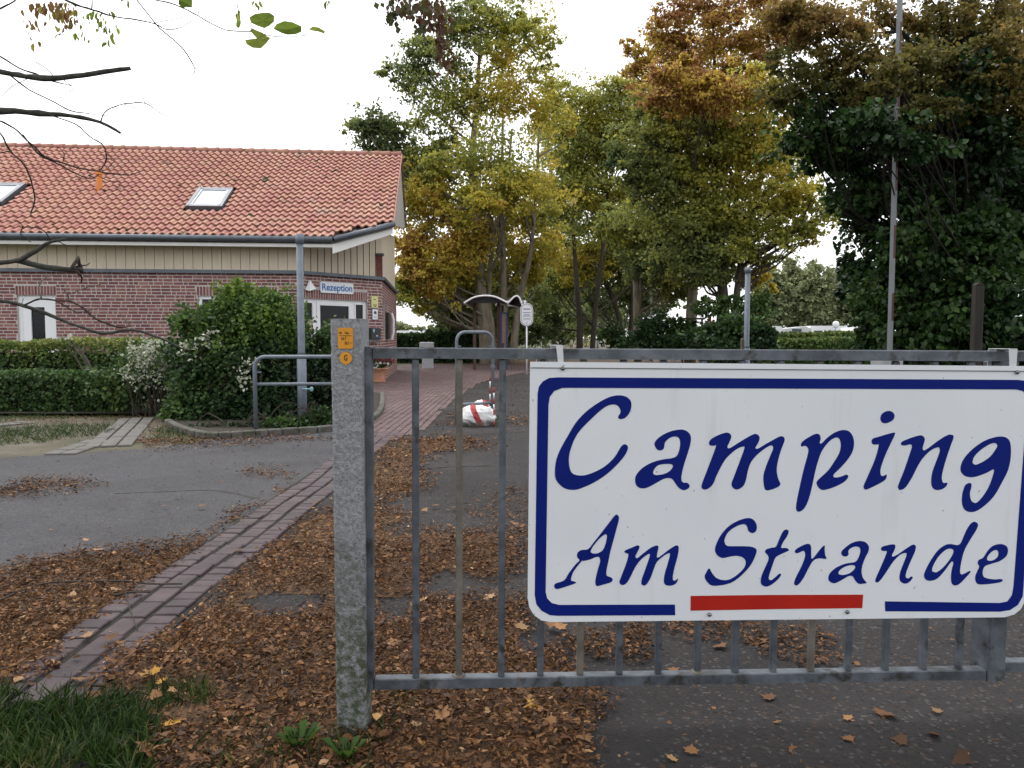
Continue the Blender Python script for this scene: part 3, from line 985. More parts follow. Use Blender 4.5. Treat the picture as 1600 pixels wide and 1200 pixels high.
flat_shape('panel', [rrect(s1_ - s0_, hh, 0.05)], 0.03, mat('sign_white_far', [(0.70, 0.74, 0.78), (0.74, 0.77, 0.80)], 3, 0.4), rec, rel(Mr, rec))
text_shape('lettering', 'Rezeption', hh * 0.86, mat('sign_blue_far', [(0.02, 0.12, 0.38), (0.025, 0.135, 0.41)], 3, 0.5), rec, rel(Mr, rec) @ Matrix.Translation((0, 0.0, 0.017)), bold=0.006, sx=0.985)
s_, z_ = ch_hit(486, 445, .1)
Ml = chplace(s_, 0.02, z_)
lampo = empty('wall_lamp', Ml.translation, 'white wedge shaped wall lamp left of the reception sign', 'lamp')
mb = MB()
w_, h_ = 0.12, 0.27
vs = [Vector(v) for v in ((0.0, h_ / 2, 0.0), (-w_, -h_ / 2, 0.0), (w_, -h_ / 2, 0.0), (-w_ * .7, -h_ / 2 - .03, 0.15), (w_ * .9, -h_ / 2 + .03, 0.15), (0, h_ / 2, 0.03))]
mb.add([Ml @ v for v in vs], [(0, 1, 3, 5), (0, 5, 4, 2), (5, 3, 4), (1, 2, 4, 3), (0, 2, 1)])
mb.build('shade', white_paint, lampo)
mb = MB(); mb.box(Ml.translation - cn_w * .01, (0.10, 0.02, 0.2), Matrix.Rotation(math.atan2(ct_w.y, ct_w.x), 3, 'Z')); mb.build('wall_plate', m_zinc, lampo)
def notice(name, px, py0, py1, wpx, label, cat, m, edge, parts):
    s_, za_ = ch_hit(px, py0, .02); zb_ = ch_hit(px, py1, .02)[1]
    sL, sR = ch_hit(px - wpx / 2, py0, .02)[0], ch_hit(px + wpx / 2, py0, .02)[0]
    Mn = chplace(s_, 0.016, (za_ + zb_) / 2)
    e = empty(name, Mn.translation, label, cat)
    w, h = sR - sL, za_ - zb_
    flat_shape('panel', [rrect(w, h, 0.015)], 0.01, edge, e, rel(Mn, e))
    flat_shape('face', [rrect(w - .03, h - .03, 0.01)], 0.002, m, e, rel(Mn, e) @ Matrix.Translation((0, 0, 0.0065)))
    for (x, y, ww, h2, mm) in parts:
        flat_shape('print', [rrect(ww * w, h2 * h, min(ww * w, h2 * h) * .3, 2)], 0.001, mm, e, rel(Mn, e) @ Matrix.Translation((x * w, y * h, 0.009)))
m_ink = mat('grey_print', [(0.06, 0.07, 0.07), (0.09, 0.10, 0.10)], 9)
m_yel = mat('pale_yellow_sheet', [(0.62, 0.60, 0.27), (0.66, 0.64, 0.31)], 3)
m_nblue = mat('notice_blue', [(0.03, 0.08, 0.22), (0.04, 0.10, 0.26)], 3)
notice('yellow_notice', 585.5, 462.5, 481, 10.5, 'pale yellow notice on the brick wall right of the entrance', 'notice', m_yel, m_yel,
       [(0, .2, .34, .07, m_ink), (0, -.22, .6, .035, m_ink), (0, -.30, .5, .035, m_ink), (0, -.38, .4, .05, m_ink)])
notice('white_notice', 586, 482.5, 500, 9.5, 'white notice with blue edge just below the yellow notice', 'notice', white_paint, m_nblue,
       [(0, .18, .42, .22, m_ink), (.05, .05, .5, .05, m_ink), (0, -.2, .6, .03, m_ink), (0, -.3, .5, .03, m_ink)])
# dark letter box
s_, z_ = ch_hit(588.5, 521.5, .2)
mail = empty('letter_box', C0 + ct_w * s_ + cn_w * .1 + Vector((0, 0, z_)), 'dark grey wall letter box with small stickers beside the entrance', 'letter box')
Rz = Matrix.Rotation(math.atan2(ct_w.y, ct_w.x), 3, 'Z')
mb = MB(); mb.bbox(mail.location, (0.34, 0.18, 0.33), 0.01, Rz); mb.build('box', mat('anthracite', [(0.028, 0.028, 0.028), (0.04, 0.04, 0.04)], 5, 0.5), mail)
mb = MB(); mb.tube([mail.location + Vector((0, 0, -.19)) - ct_w * .17, mail.location + Vector((0, 0, -.19)) + ct_w * .17], 0.05, 12); mb.build('newspaper_roll', mat('grey_roll', [(0.24, 0.23, 0.21), (0.28, 0.27, 0.25)], 4), mail)
Mm = chplace(s_, 0.193, z_)
flat_shape('sticker', [smooth_closed([(-.03, .0), (0, -.05), (.03, 0), (.025, .05), (-.025, .05)], 3)], 0.002, mat('sticker_blue', [(0.20, 0.42, 0.58), (0.25, 0.47, 0.62)], 3), mail, rel(Mm, mail) @ Matrix.Translation((-.09, .08, 0)))
flat_shape('sticker', [rrect(.06, .05, .005)], 0.002, mat('sticker_dark_blue', [(0.03, 0.10, 0.30), (0.04, 0.12, 0.33)], 3), mail, rel(Mm, mail) @ Matrix.Translation((.11, -.10, 0)))
flat_shape('sticker', [rrect(.06, .025, .004)], 0.002, m_ink, mail, rel(Mm, mail) @ Matrix.Translation((.1, .12, 0)))
flat_shape('sticker', [rrect(.05, .03, .004)], 0.002, white_paint, mail, rel(Mm, mail) @ Matrix.Translation((.02, -.06, 0)))
# display case on the gable wall
gp = C0 + UX * (CHU + .05) + VX * (CHV + 1.75) + Vector((0, 0, 1.62))
cs = empty('display_case', gp, 'narrow dark display case with white edge on the gable wall', 'display case')
mb = MB(); mb.box(gp, (0.09, 1.0, 0.82), Matrix.Rotation(A_B, 3, 'Z')); mb.build('case', mat('dark_brown_case', [(0.03, 0.022, 0.018), (0.045, 0.034, 0.028)], 4), cs)
e_ = gp + UX * .08 + VX * .45
mb = MB(); mb.tube([e_ + Vector((0, 0, -.42)), e_ + UX * .05 + Vector((0, 0, -.2)), e_ + UX * .06 + Vector((0, 0, .2)), e_ + Vector((0, 0, .42))], 0.045, 8); mb.build('white_rim', white_paint, cs)

# ---- flower tub by the entrance
tp = Vector((-3.78, 21.55, 0))
tub = empty('flower_tub', tp, 'terracotta flower tub with white and red flowers by the reception wall', 'planter')
mb = MB()
mb.lathe(tp, [(0.20, 0.0), (0.24, 0.03), (0.22, 0.06), (0.26, 0.22), (0.30, 0.36), (0.33, 0.38), (0.33, 0.42), (0.29, 0.42), (0.27, 0.37)], 24)
mb.build('pot', mat('terracotta', [(0.34, 0.15, 0.09), (0.42, 0.20, 0.125), (0.48, 0.27, 0.19)], 8, 0.85, 0.2, 40), tub, smooth=True)
for nm, n, c, col in (('foliage', 700, (0, 0, .47), [(0.0, (0.02, 0.05, 0.012)), (1.0, (0.07, 0.12, 0.03))]), ('red_heather', 420, (.12, .12, .6), [(0.0, (0.13, 0.03, 0.035)), (1.0, (0.24, 0.08, 0.08))]), ('white_flowers', 60, (.02, -.16, .50), [(0.0, (0.6, 0.6, 0.55)), (1.0, (0.75, 0.75, 0.7))])):
    P, _, q = clump_points(rng, (tp.x + c[0], tp.y + c[1], c[2]), (.30, .30, .14), n, 8)
    leaves(nm, P, rng.normal(size=(n, 3)) + (0, 0, .6), rng.normal(size=(n, 3)), rng.uniform(.05, .09, n), rng.random(n), leafmat('tub_' + nm, col), tub)['kind'] = 'stuff'
# ================================================================== GATE, SIGN, POST
GA, GB = at(578, 1078, 2.35), at(1560, 1060, 2.45)
SAG = 0.006
gu = Vector((GB.x - GA.x, GB.y - GA.y, 0)).normalized()
gn = Vector((gu.y, -gu.x, 0))                    # toward the camera
gU = gu * cos(SAG) - Vector((0, 0, sin(SAG)))
gZ = gu * sin(SAG) + Vector((0, 0, cos(SAG)))
GO = Vector((GA.x, GA.y, 0.0))
MG = Matrix(((gU.x, -gn.x, gZ.x, GO.x), (gU.y, -gn.y, gZ.y, GO.y), (gU.z, -gn.z, gZ.z, GO.z), (0, 0, 0, 1)))  # x along, y away, z up
MGI = MG.inverted()
def gl(px, py, off=0.0):
    """photo pixel -> (along, up) on the gate plane, off metres towards the camera"""
    P = MGI @ hit(px, py, GO + gn * off, gn)
    return P.x, P.z
gate = bpy.data.objects.new('gate_leaf', None)
gate.matrix_world = MG
C.objects.link(gate)
tag(gate, 'grey galvanised bar gate leaf carrying the camping sign', 'gate', 'gate leaves')
def gbox(name, x0, x1, z0, z1, y0, y1, m, parent, bev=0.003):
    mb = MB()
    mb.bbox(((x0 + x1) / 2, (y0 + y1) / 2, (z0 + z1) / 2), (x1 - x0, y1 - y0, z1 - z0), bev)
    return mb.build(name, m, parent, local=True)
zt0 = gl(700, 543.5)[1]; zt1 = gl(700, 560.5)[1]
zb0 = gl(700, 1060.5)[1]; zb1 = gl(700, 1076)[1]
xl0, xl1 = gl(568, 800)[0], gl(582, 800)[0]
xr0, xr1 = gl(1545, 1000)[0], gl(1572, 1000)[0]
DEP = 0.040
gbox('top_rail', xl1 + .001, xr1, zt1, zt0, 0.0, DEP, galv, gate)
gbox('bottom_rail', xl1 + .001, xr0 - .001, zb1, zb0, 0.0, DEP, galv, gate)
gbox('stile', xl0, xl1, zb1 - .004, zt0 + .003, -.002, DEP + .004, galv, gate)
gbox('stile', xr0, xr1, zb1 - .006, zt1 - .001, -.004, DEP + .05, galv, gate)
bars = [650, 717, 783, 844, 906, 967, 1028, 1089, 1148, 1207, 1266, 1324, 1382, 1441, 1497]
bw = 0.0205
bar_me = MB(); bar_me.bbox((0, 0, 0), (bw, bw, zt1 - zb0 - .002), .003)
bar_me = bar_me.mesh('bar', galv)
rust = mat('weathered_bar', [(0.085, 0.075, 0.062), (0.14, 0.125, 0.105), (0.20, 0.19, 0.175)], 10, 0.7, 0.3, 70, metal=0.2)
bar_rust = bar_me.copy(); bar_rust.materials.clear(); bar_rust.materials.append(rust)
for i, px in enumerate(bars):
    x = gl(px, 1049, -.02)[0]
    o = bpy.data.objects.new('bar', bar_rust if px in (717, 906, 1266) else bar_me)
    o.location = (x, 0.02, (zt1 + zb0) / 2)
    o.rotation_euler = (0, 0, (i * 37 % 11 - 5) * 0.012)
    link(o, gate)
for px in (717, 1089):                               # weld collars on the bottom rail and the two joints in the rails
    mb = MB()
    x = gl(px, 1049, -.02)[0]
    mb.lathe((x, 0.02, zb0), [(0.022, 0), (0.020, 0.004), (0.014, 0.007)], 10)
    mb.build('weld_collar', rust, gate, local=True)
for z0_, z1_, px in ((zt1, zt0, 818), (zb1, zb0, 815)):
    x = gl(px, 550)[0]
    mb = MB()
    mb.box((x, DEP / 2, (z0_ + z1_) / 2), (0.004, DEP + .003, z1_ - z0_ + .003))
    mb.build('weld_seam', rust, gate, local=True)
# neighbouring leaf, mostly outside the picture
g2 = bpy.data.objects.new('gate_leaf', None)
g2.matrix_world = MG @ Matrix.Translation((xr1 + .008, 0.03, 0))
C.objects.link(g2)
tag(g2, 'grey galvanised gate leaf cut off by the right edge', 'gate', 'gate leaves')
gbox('bottom_rail', 0.0, 1.6, zb1 + .012, zb0 + .012, 0, DEP, galv, g2)
gbox('top_rail', 0.0, 1.6, zt1, zt0, 0, DEP, galv, g2)
gbox('stile', 1.6, 1.64, zb1, zt0 + .003, 0, DEP, galv, g2)
for i in range(9):
    o = bpy.data.objects.new('bar', bar_me); o.location = (0.14 + i * .16, 0.02, (zt1 + zb0) / 2 + .006); link(o, g2)

# ---- the big sign
SOFF = 0.040
sgn = bpy.data.objects.new('camping_sign', None)
sgn.matrix_world = MG @ Matrix.Translation((gl(1215, 970, SOFF)[0], -SOFF, gl(1215, 968, SOFF)[1]))
C.objects.link(sgn)
tag(sgn, 'large white sign reading Camping Am Strande hung on the gate', 'sign')
SX, SZ = gl(1215, 970, SOFF)[0], gl(1215, 968, SOFF)[1]
PL = Matrix(((1, 0, 0, 0), (0, 0, -1, 0), (0, 1, 0, 0), (0, 0, 0, 1)))     # shape plane (x, y, out) -> sign space
def sp_(px, py):
    a, b = gl(px, py, SOFF)
    return (a - SX, b - SZ)
def loop_px(pts): return [sp_(*p) for p in pts]
m_sw = mat('sign_white', [(0.63, 0.655, 0.69), (0.68, 0.70, 0.73)], 2.0, 0.42, 0.03, 30, fine=((0.35, 0.35, 0.36), 70, 0.73, 0.77), stain=((0.52, 0.53, 0.53), 5, 0.58, 0.95, (3.5, 3.5, 0.35)))
m_sb = mat('sign_blue', [(0.0012, 0.009, 0.135), (0.0018, 0.012, 0.155)], 6, 0.6, spec=0.12)
m_sr = mat('sign_red', [(0.34, 0.012, 0.007), (0.39, 0.017, 0.010)], 6, 0.6, spec=0.15)
m_edge = mat('sign_edge_dark', [(0.12, 0.12, 0.13), (0.18, 0.18, 0.19)], 8, 0.6)
panel = []
for x, y in ((829, 566), (1622, 575)): panel.append((x, y))
panel = [(828.5, 566), (1621, 573)]
panel += [(1603, 925), (1601, 940), (1595, 952), (1585, 960), (1570, 964.5)]
panel += [(860, 972), (846, 969.5), (834, 961), (827, 949), (824.5, 934)]
flat_shape('panel', [loop_px(panel)], 0.006, m_sw, sgn, PL @ Matrix.Translation((0, 0, -0.003)))
flat_shape('top_flange', [loop_px([(828.5, 565.2), (1621, 572.2), (1621, 579.5), (828.5, 573.8)])], 0.004, m_sw, sgn, PL @ Matrix.Translation((0, 0, 0.003)))
flat_shape('flange_seam', [loop_px([(828.8, 574.6), (1621, 580.0), (1621, 580.9), (828.8, 575.4)])], 0.0012, m_edge, sgn, PL @ Matrix.Translation((0, 0, 0.0012)))
def arc(cx, cy, r, a0, a1, n=7):
    return [(cx + r * cos(radians(a0 + (a1 - a0) * i / n)), cy + r * sin(radians(a0 + (a1 - a0) * i / n))) for i in range(n + 1)]
# blue frame with the gap at the bottom (photo pixels, y down)
fo = [(1055, 961), (872, 962)] + [(859, 961), (846, 954), (838, 944), (835.5, 930)] + [(840, 615), (842, 604), (848, 596), (858, 590.5), (872, 589.5)]
fo += [(1590, 593.5), (1604, 595), (1613, 601), (1617, 612), (1616.5, 625)] + [(1599, 915), (1597.5, 932), (1590, 945), (1578, 953), (1562, 955.5), (1383, 955)]
fi = [(1382.5, 939.5), (1562, 942), (1574, 939.5), (1581, 930), (1583.5, 916)] + [(1605, 630), (1604, 618), (1598, 611), (1588, 608.5)]
fi += [(890, 606), (878, 606.3), (866, 611), (859, 620), (857, 632)] + [(852.5, 925), (855, 935), (862, 942), (873, 945), (1054.5, 944.5)]
flat_shape('blue_frame', [loop_px(fo + fi)], 0.0012, m_sb, sgn, PL @ Matrix.Translation((0, 0, 0.0008)))
flat_shape('red_bar', [loop_px([(1079, 931), (1200, 929.5), (1348.5, 929), (1347, 950), (1210, 951.5), (1079, 954)])], 0.0012, m_sr, sgn, PL @ Matrix.Translation((0, 0, 0.0008)))
R1, R2, R3_, R4, R5, R6 = (850, 600, .15), (1080, 640, .175), (1330, 630, .16875), (850, 790, .15), (1080, 790, .175), (1320, 790, .175)
LET = [
 ('letter_c', R1, [[795,365,772,348,780,325,797,295,790,255,760,222,715,213,650,232,570,290,480,375,390,465,330,550,290,640,262,740,260,830,280,910,320,943,390,953,470,938,580,890,670,828,740,755,785,680,815,638,845,627,870,645,872,680,840,745,760,840,650,940,530,1020,400,1080,320,1102,230,1092,165,1050,120,985,113,900,130,780,180,660,260,520,330,405,430,295,550,205,670,140,770,117,850,130,900,172,910,230,890,300,845,352]]),
 ('letter_a', R1, [[1150,630,1165,590,1220,540,1310,495,1400,475,1460,478,1510,510,1530,560,1520,640,1490,740,1455,850,1432,950,1432,1005,1455,1027,1490,1028,1515,1055,1505,1085,1460,1105,1415,1090,1375,1045,1340,995,1300,978,1240,990,1150,1040,1070,1080,1010,1085,965,1060,948,1000,965,940,1030,870,1130,815,1240,785,1330,772,1380,750,1405,700,1418,630,1412,575,1380,548,1320,555,1265,600,1253,640,1245,675,1210,692,1175,680],
   [1135,920,1160,870,1200,842,1270,832,1325,835,1342,855,1325,890,1280,925,1210,945,1155,945]]),
 ('letter_m', R2, [[92,690,100,650,150,520,220,330,205,322,170,320,158,295,180,262,240,228,310,205,345,215,357,245,340,290,322,330,340,345,400,310,480,260,560,218,595,225,610,255,595,300,572,340,595,348,660,310,740,265,795,238,825,245,833,275,805,350,775,450,762,540,775,615,795,660,780,685,720,712,665,718,648,670,645,590,670,500,715,390,732,345,715,318,660,345,590,400,535,465,505,545,490,620,465,680,415,712,375,700,360,660,385,590,430,470,475,345,460,330,400,355,320,425,270,500,225,590,190,670,140,710,105,710]]),
 ('letter_p', R2, [[985,330,980,305,1005,275,1060,240,1115,215,1145,225,1155,260,1145,295,1165,300,1210,255,1280,205,1350,182,1405,192,1440,235,1453,300,1440,370,1400,440,1330,520,1270,580,1280,605,1330,600,1385,580,1400,600,1370,640,1290,685,1185,717,1140,700,1118,655,1140,620,1220,545,1280,460,1325,380,1335,310,1320,258,1285,250,1230,285,1165,370,1125,480,1100,580,1070,720,1040,820,1005,885,960,912,937,890,940,830,960,730,1000,550,1045,380,1035,335,1010,322]]),
 ('letter_i', R3_, [[115,780,120,750,160,660,220,520,255,390,240,382,205,382,188,360,200,328,260,308,390,272,402,290,370,360,310,490,270,610,275,668,300,672,325,660,322,695,290,725,210,768,135,800]]),
 ('letter_dot', R3_, [[270,150,280,105,320,75,370,75,400,110,385,155,330,183,290,180]]),
 ('letter_n', R3_, [[435,785,435,760,490,620,545,460,562,400,545,380,500,390,465,385,468,358,540,325,630,298,665,305,680,340,660,410,672,437,720,410,800,350,880,300,920,290,947,310,920,390,870,540,838,670,845,730,870,738,888,735,880,765,840,795,790,803,755,785,740,730,750,640,790,530,818,450,815,412,790,410,730,440,660,510,610,590,560,690,500,780,450,803]]),
 ('letter_g', R3_, [[1012,620,1020,560,1060,490,1140,410,1240,345,1340,312,1410,310,1455,335,1475,390,1475,500,1450,620,1390,740,1320,860,1230,950,1150,1000,1090,1005,1045,980,1025,920,1030,830,1055,760,1090,738,1112,748,1108,790,1097,830,1105,890,1130,918,1165,918,1220,860,1270,780,1305,690,1320,612,1250,645,1150,680,1080,682,1035,660],
   [1122,540,1140,490,1200,430,1270,385,1325,367,1352,390,1335,430,1290,490,1230,535,1160,568,1130,560]]),
 ('letter_a', R4, [[105,840,125,808,210,778,260,700,330,610,370,570,345,535,350,490,390,462,460,452,520,380,600,280,680,175,740,100,770,100,780,140,755,240,720,370,690,480,670,580,650,680,655,730,700,748,715,775,690,800,620,820,555,837,535,810,540,750,565,650,585,580,575,538,540,535,480,560,410,575,395,575,340,640,300,700,280,775,310,788,335,800,290,822,190,855,130,868],
   [485,475,520,410,590,330,640,298,655,320,640,400,610,465,560,495,510,497]]),
 ('letter_m', R4, [[785,800,800,750,850,620,880,515,865,498,835,482,855,462,920,435,975,413,995,430,975,480,952,525,970,547,1030,500,1110,440,1170,415,1192,430,1180,490,1175,530,1190,540,1240,505,1320,445,1380,413,1403,440,1390,530,1360,640,1340,740,1350,780,1375,775,1393,758,1385,795,1350,825,1300,833,1260,820,1248,780,1260,700,1290,600,1312,510,1300,495,1250,520,1180,580,1150,640,1110,750,1070,815,1040,832,1015,815,1020,760,1060,650,1100,530,1100,503,1075,510,1010,560,950,640,900,740,860,805,815,827]]),
 ('letter_s', R5, [[120,640,135,595,160,560,185,600,225,645,290,665,350,655,420,610,475,550,485,495,455,460,400,447,340,455,280,467,235,445,212,400,225,340,270,255,340,180,430,130,510,110,560,130,585,180,578,225,545,245,510,225,500,190,475,165,410,180,335,230,300,290,298,330,320,358,380,362,480,362,550,370,583,395,570,450,530,530,450,620,350,690,220,715,160,700]]),
 ('letter_t', R5, [[660,415,670,390,720,375,757,365,785,300,820,230,850,212,870,230,850,280,820,325,802,375,850,378,872,397,840,415,785,440,750,465,725,530,695,620,693,655,715,665,750,640,785,608,802,615,780,650,730,695,675,722,635,710,620,680,630,620,670,530,690,480,685,445]]),
 ('letter_r', R5, [[925,412,935,390,985,360,1040,340,1068,360,1070,420,1072,465,1085,472,1120,430,1160,380,1190,355,1190,390,1195,440,1208,468,1195,475,1140,470,1090,490,1050,550,1010,630,965,695,935,712,918,695,935,640,985,540,1015,460,1015,420,1000,403,970,415,940,425]]),
 ('letter_a', R5, [[1340,430,1345,405,1380,370,1440,330,1510,315,1560,330,1585,365,1580,410,1550,470,1525,540,1520,600,1535,650,1565,688,1540,695,1495,697,1465,670,1440,630,1400,630,1340,665,1280,692,1240,680,1223,650,1240,600,1300,550,1380,517,1460,503,1490,470,1510,410,1500,372,1460,365,1415,385,1400,410,1405,430,1390,450,1360,452],
   [1312,600,1325,575,1370,545,1430,530,1463,540,1455,570,1410,605,1360,618,1325,615]]),
 ('letter_n', R6, [[272,675,280,640,320,550,370,430,370,405,335,403,322,385,345,362,430,345,450,360,440,400,420,440,430,455,480,430,560,375,610,347,633,365,620,420,580,510,545,600,545,640,570,648,590,632,605,640,590,665,560,690,530,695,500,680,488,650,495,590,530,500,552,435,535,422,490,440,430,500,370,590,320,660,290,685]]),
 ('letter_d', R6, [[707,630,715,590,760,500,830,400,900,350,950,343,1000,352,1030,340,1050,300,1090,210,1130,155,1165,145,1188,170,1170,220,1120,300,1070,390,1045,470,1027,570,1035,612,1070,605,1115,582,1118,595,1080,640,1025,695,985,712,955,695,947,640,955,570,968,520,962,498,945,505,890,580,830,645,780,668,730,665],
   [778,580,785,540,830,460,890,400,935,383,968,395,965,430,930,490,880,550,825,592,795,592]]),
 ('letter_e', R6, [[1163,650,1175,600,1200,545,1187,520,1195,485,1235,465,1270,410,1320,360,1390,342,1440,360,1455,400,1440,450,1380,495,1300,520,1250,540,1230,580,1235,630,1275,650,1340,658,1395,655,1408,668,1380,685,1290,698,1220,703,1180,695],
   [1268,480,1275,450,1310,410,1350,395,1370,415,1365,455,1330,485,1290,492]]),
]
for nm, (ox, oy, k), loops in LET:
    lp = []
    for L in loops:
        pts = [(ox + L[i] * k, oy + L[i + 1] * k) for i in range(0, len(L), 2)]
        lp.append(loop_px(smooth_closed(pts, 3)))
    flat_shape(nm, lp, 0.0012, m_sb, sgn, PL @ Matrix.Translation((0, 0, 0.0008)))
m_bolt = mat('bolt_steel', [(0.16, 0.16, 0.17), (0.26, 0.26, 0.27)], 30, 0.25, metal=0.8)
for px, py in ((879, 575.7), (1588, 581.5), (1108, 959.5), (1323, 955.5)):
    x, z = sp_(px, py)
    mb = MB()
    mb.lathe((0, 0, 0), [(0.0068, 0), (0.0066, 0.002), (0.0045, 0.0045), (0.0012, 0.0055)], 12)
    mb.v = [(x + a, -0.005 - c, z + b) for a, b, c in mb.v]
    mb.build('bolt', m_bolt, sgn, local=True, smooth=True)
m_strap = mat('strap_plastic', [(0.50, 0.52, 0.54), (0.58, 0.60, 0.62)], 8, 0.5)
for tops, bots in (((869, 879.5, 540.5), (872.5, 881, 566)), ((1577, 1590, 546), (1578, 1588, 572))):
    (xa, xb, yt), (xc, xd, yb) = tops, bots
    A, B, D_, E_ = sp_(xa, yt), sp_(xb, yt), sp_(xd, yb), sp_(xc, yb)
    mb = MB()
    zt_ = max(A[1], zt0 - SZ + .004)
    front = -0.000
    v = [(A[0], front, zt_), (B[0], front, zt_), (D_[0], front, D_[1] - .01), (E_[0], front, E_[1] - .01)]
    mb.prism(v, (0, 0.002, 0))
    mb.prism([(A[0], 0.0005, zt_ + .0005), (B[0], 0.0005, zt_ + .0005), (B[0] - .01, SOFF + DEP + .004, zt_ + .0005), (A[0] - .01, SOFF + DEP + .004, zt_ + .0005)], (0, 0, 0.002))
    mb.prism([(A[0] - .01, SOFF + DEP + .004, zt_), (B[0] - .01, SOFF + DEP + .004, zt_), (B[0] - .01, SOFF + DEP + .004, zt_ - .08), (A[0] - .01, SOFF + DEP + .004, zt_ - .08)], (0, 0.002, 0))
    mb.build('strap', m_strap, sgn, local=True)

# ---- gate post with gas markers
m_post, n_ = nt_new('hammered_post')
out_ = n_.nodes.new('ShaderNodeOutputMaterial'); p_ = n_.nodes.new('ShaderNodeBsdfPrincipled'); n_.links.new(p_.outputs[0], out_.inputs[0])
p_.inputs['Roughness'].default_value = 0.42; p_.inputs['Metallic'].default_value = 0.35
pos_ = n_.nodes.new('ShaderNodeNewGeometry').outputs['Position']
sep_ = n_.nodes.new('ShaderNodeSeparateXYZ'); n_.links.new(pos_, sep_.inputs[0])
hgt = noise(n_, 105, 6, 0.68, stretch=(1, 1, 0.8))
base_ = ramp(n_, hgt, [(0.32, (0.19, 0.195, 0.21)), (0.5, (0.30, 0.31, 0.33)), (0.66, (0.40, 0.41, 0.44))])
alg = math2(n_, 'MULTIPLY', ramp(n_, math2(n_, 'ADD', sep_.outputs[2], math2(n_, 'MULTIPLY', noise(n_, 7, 5, 0.7), 0.9)), [(0.70, (1, 1, 1)), (1.05, (0.5, 0.5, 0.5)), (1.32, (0, 0, 0))]),
            ramp(n_, noise(n_, 38, 4, 0.7), [(0.40, (0.15, 0.15, 0.15)), (0.58, (1, 1, 1))]))
col_ = mixc(n_, math2(n_, 'MULTIPLY', alg, 0.9), base_, (0.060, 0.078, 0.030))
n_.links.new(col_, p_.inputs['Base Color'])
bp_ = n_.nodes.new('ShaderNodeBump'); bp_.inputs['Strength'].default_value = 1.0; bp_.inputs['Distance'].default_value = 0.014
n_.links.new(hgt, bp_.inputs['Height']); n_.links.new(bp_.outputs[0], p_.inputs['Normal'])
PT0, PT1 = at(516, 498, 2.32), at(566, 498, 2.32)
PB0, PB1 = at(526, 1160, 2.32), at(572.5, 1160, 2.32)
post = empty('gate_post', ((PB0.x + PB1.x) / 2, 2.37, 0), 'square rough grey gate post green with algae near the ground', 'post')
mb = MB()
NZ = 60
rp = np.random.default_rng(3)
for k in range(NZ + 1):
    f_ = k / NZ
    z = -0.15 + f_ * (PT0.z + .15)
    ff = (z - PB0.z) / (PT0.z - PB0.z)
    x0 = PB0.x + (PT0.x - PB0.x) * ff; x1 = PB1.x + (PT1.x - PB1.x) * ff
    j = lambda: rp.uniform(-.0012, .0012)
    c_ = 0.006
    mb.v += [(x0 + c_ + j(), 2.32 + j(), z), (x1 - c_ + j(), 2.32 + j(), z), (x1 + j(), 2.32 + c_, z), (x1 + j(), 2.42, z), (x0 + j(), 2.42, z), (x0 + j(), 2.32 + c_, z)]
for k in range(NZ):
    for i in range(6):
        mb.f.append((k * 6 + i, k * 6 + (i + 1) % 6, k * 6 + 6 + (i + 1) % 6, k * 6 + 6 + i))
mb.f.append(tuple(NZ * 6 + i for i in range(6)))
mb.build('shaft', m_post, post)
m_gas = mat('gas_marker_yellow', [(0.58, 0.235, 0.008), (0.66, 0.285, 0.012)], 12, 0.45, 0.05, 60)
m_blk = mat('marker_black', [(0.012, 0.011, 0.010), (0.02, 0.018, 0.016)], 12, 0.6)
def on_post(px, py):
    P = at(px, py, 2.319)
    return P
MP = lambda P: Matrix(((1, 0, 0, P.x), (0, 0, -1, P.y), (0, 1, 0, P.z), (0, 0, 0, 1)))
k_ = 2.32 / F
P = on_post(540, 528.5)
pl1 = empty('gas_marker_plate', P, 'small yellow rectangular gas marker plate HA Gas on the gate post', 'marker plate')
Mq = rel(MP(P), pl1)
flat_shape('plate', [rrect(23.5 * k_, 32.5 * k_, 2.6 * k_)], 0.003, m_gas, pl1, Mq @ Matrix.Translation((0, 0, 0.0015)))
Mt = Mq @ Matrix.Translation((0, 0, 0.0034))
text_shape('lettering', 'HA', 5.6 * k_, m_blk, pl1, Mt @ Matrix.Translation((-7.6 * k_, 8.2 * k_, 0)), 0.00022, 0.62, .0006)
text_shape('lettering', 'Gas', 5.6 * k_, m_blk, pl1, Mt @ Matrix.Translation((2.2 * k_, 8.2 * k_, 0)), 0.00024, 0.72, .0006)
flat_shape('rule', [rrect(19 * k_, 0.8 * k_, .1 * k_)], 0.0006, m_blk, pl1, Mt @ Matrix.Translation((-.2 * k_, 4.0 * k_, 0)))
flat_shape('rule', [rrect(0.9 * k_, 6.0 * k_, .1 * k_)], 0.0006, m_blk, pl1, Mt @ Matrix.Translation((0.2 * k_, 0.9 * k_, 0)))
text_shape('lettering', '0,6', 6.2 * k_, m_blk, pl1, Mt @ Matrix.Translation((-4.2 * k_, -0.6 * k_, 0)), 0.00022, 0.62, .0006)
text_shape('lettering', '26,3', 6.2 * k_, m_blk, pl1, Mt @ Matrix.Translation((1.8 * k_, -7.6 * k_, 0)), 0.00022, 0.62, .0006)
flat_shape('rule', [rrect(3.4 * k_, 0.6 * k_, .1 * k_)], 0.0006, m_blk, pl1, Mt @ Matrix.Translation((8.6 * k_, -7.4 * k_, 0)))
P = on_post(540.5, 559.5)
pl2 = empty('gas_marker_disc', P, 'round yellow gas marker disc with letter G on the gate post', 'marker plate')
Mq = rel(MP(P), pl2)
disc = [(9.6 * k_ * cos(a * pi / 16), 9.6 * k_ * sin(a * pi / 16)) for a in range(32)]
disc[24] = (0, -11.8 * k_)
disc[8] = (0, 10.2 * k_)
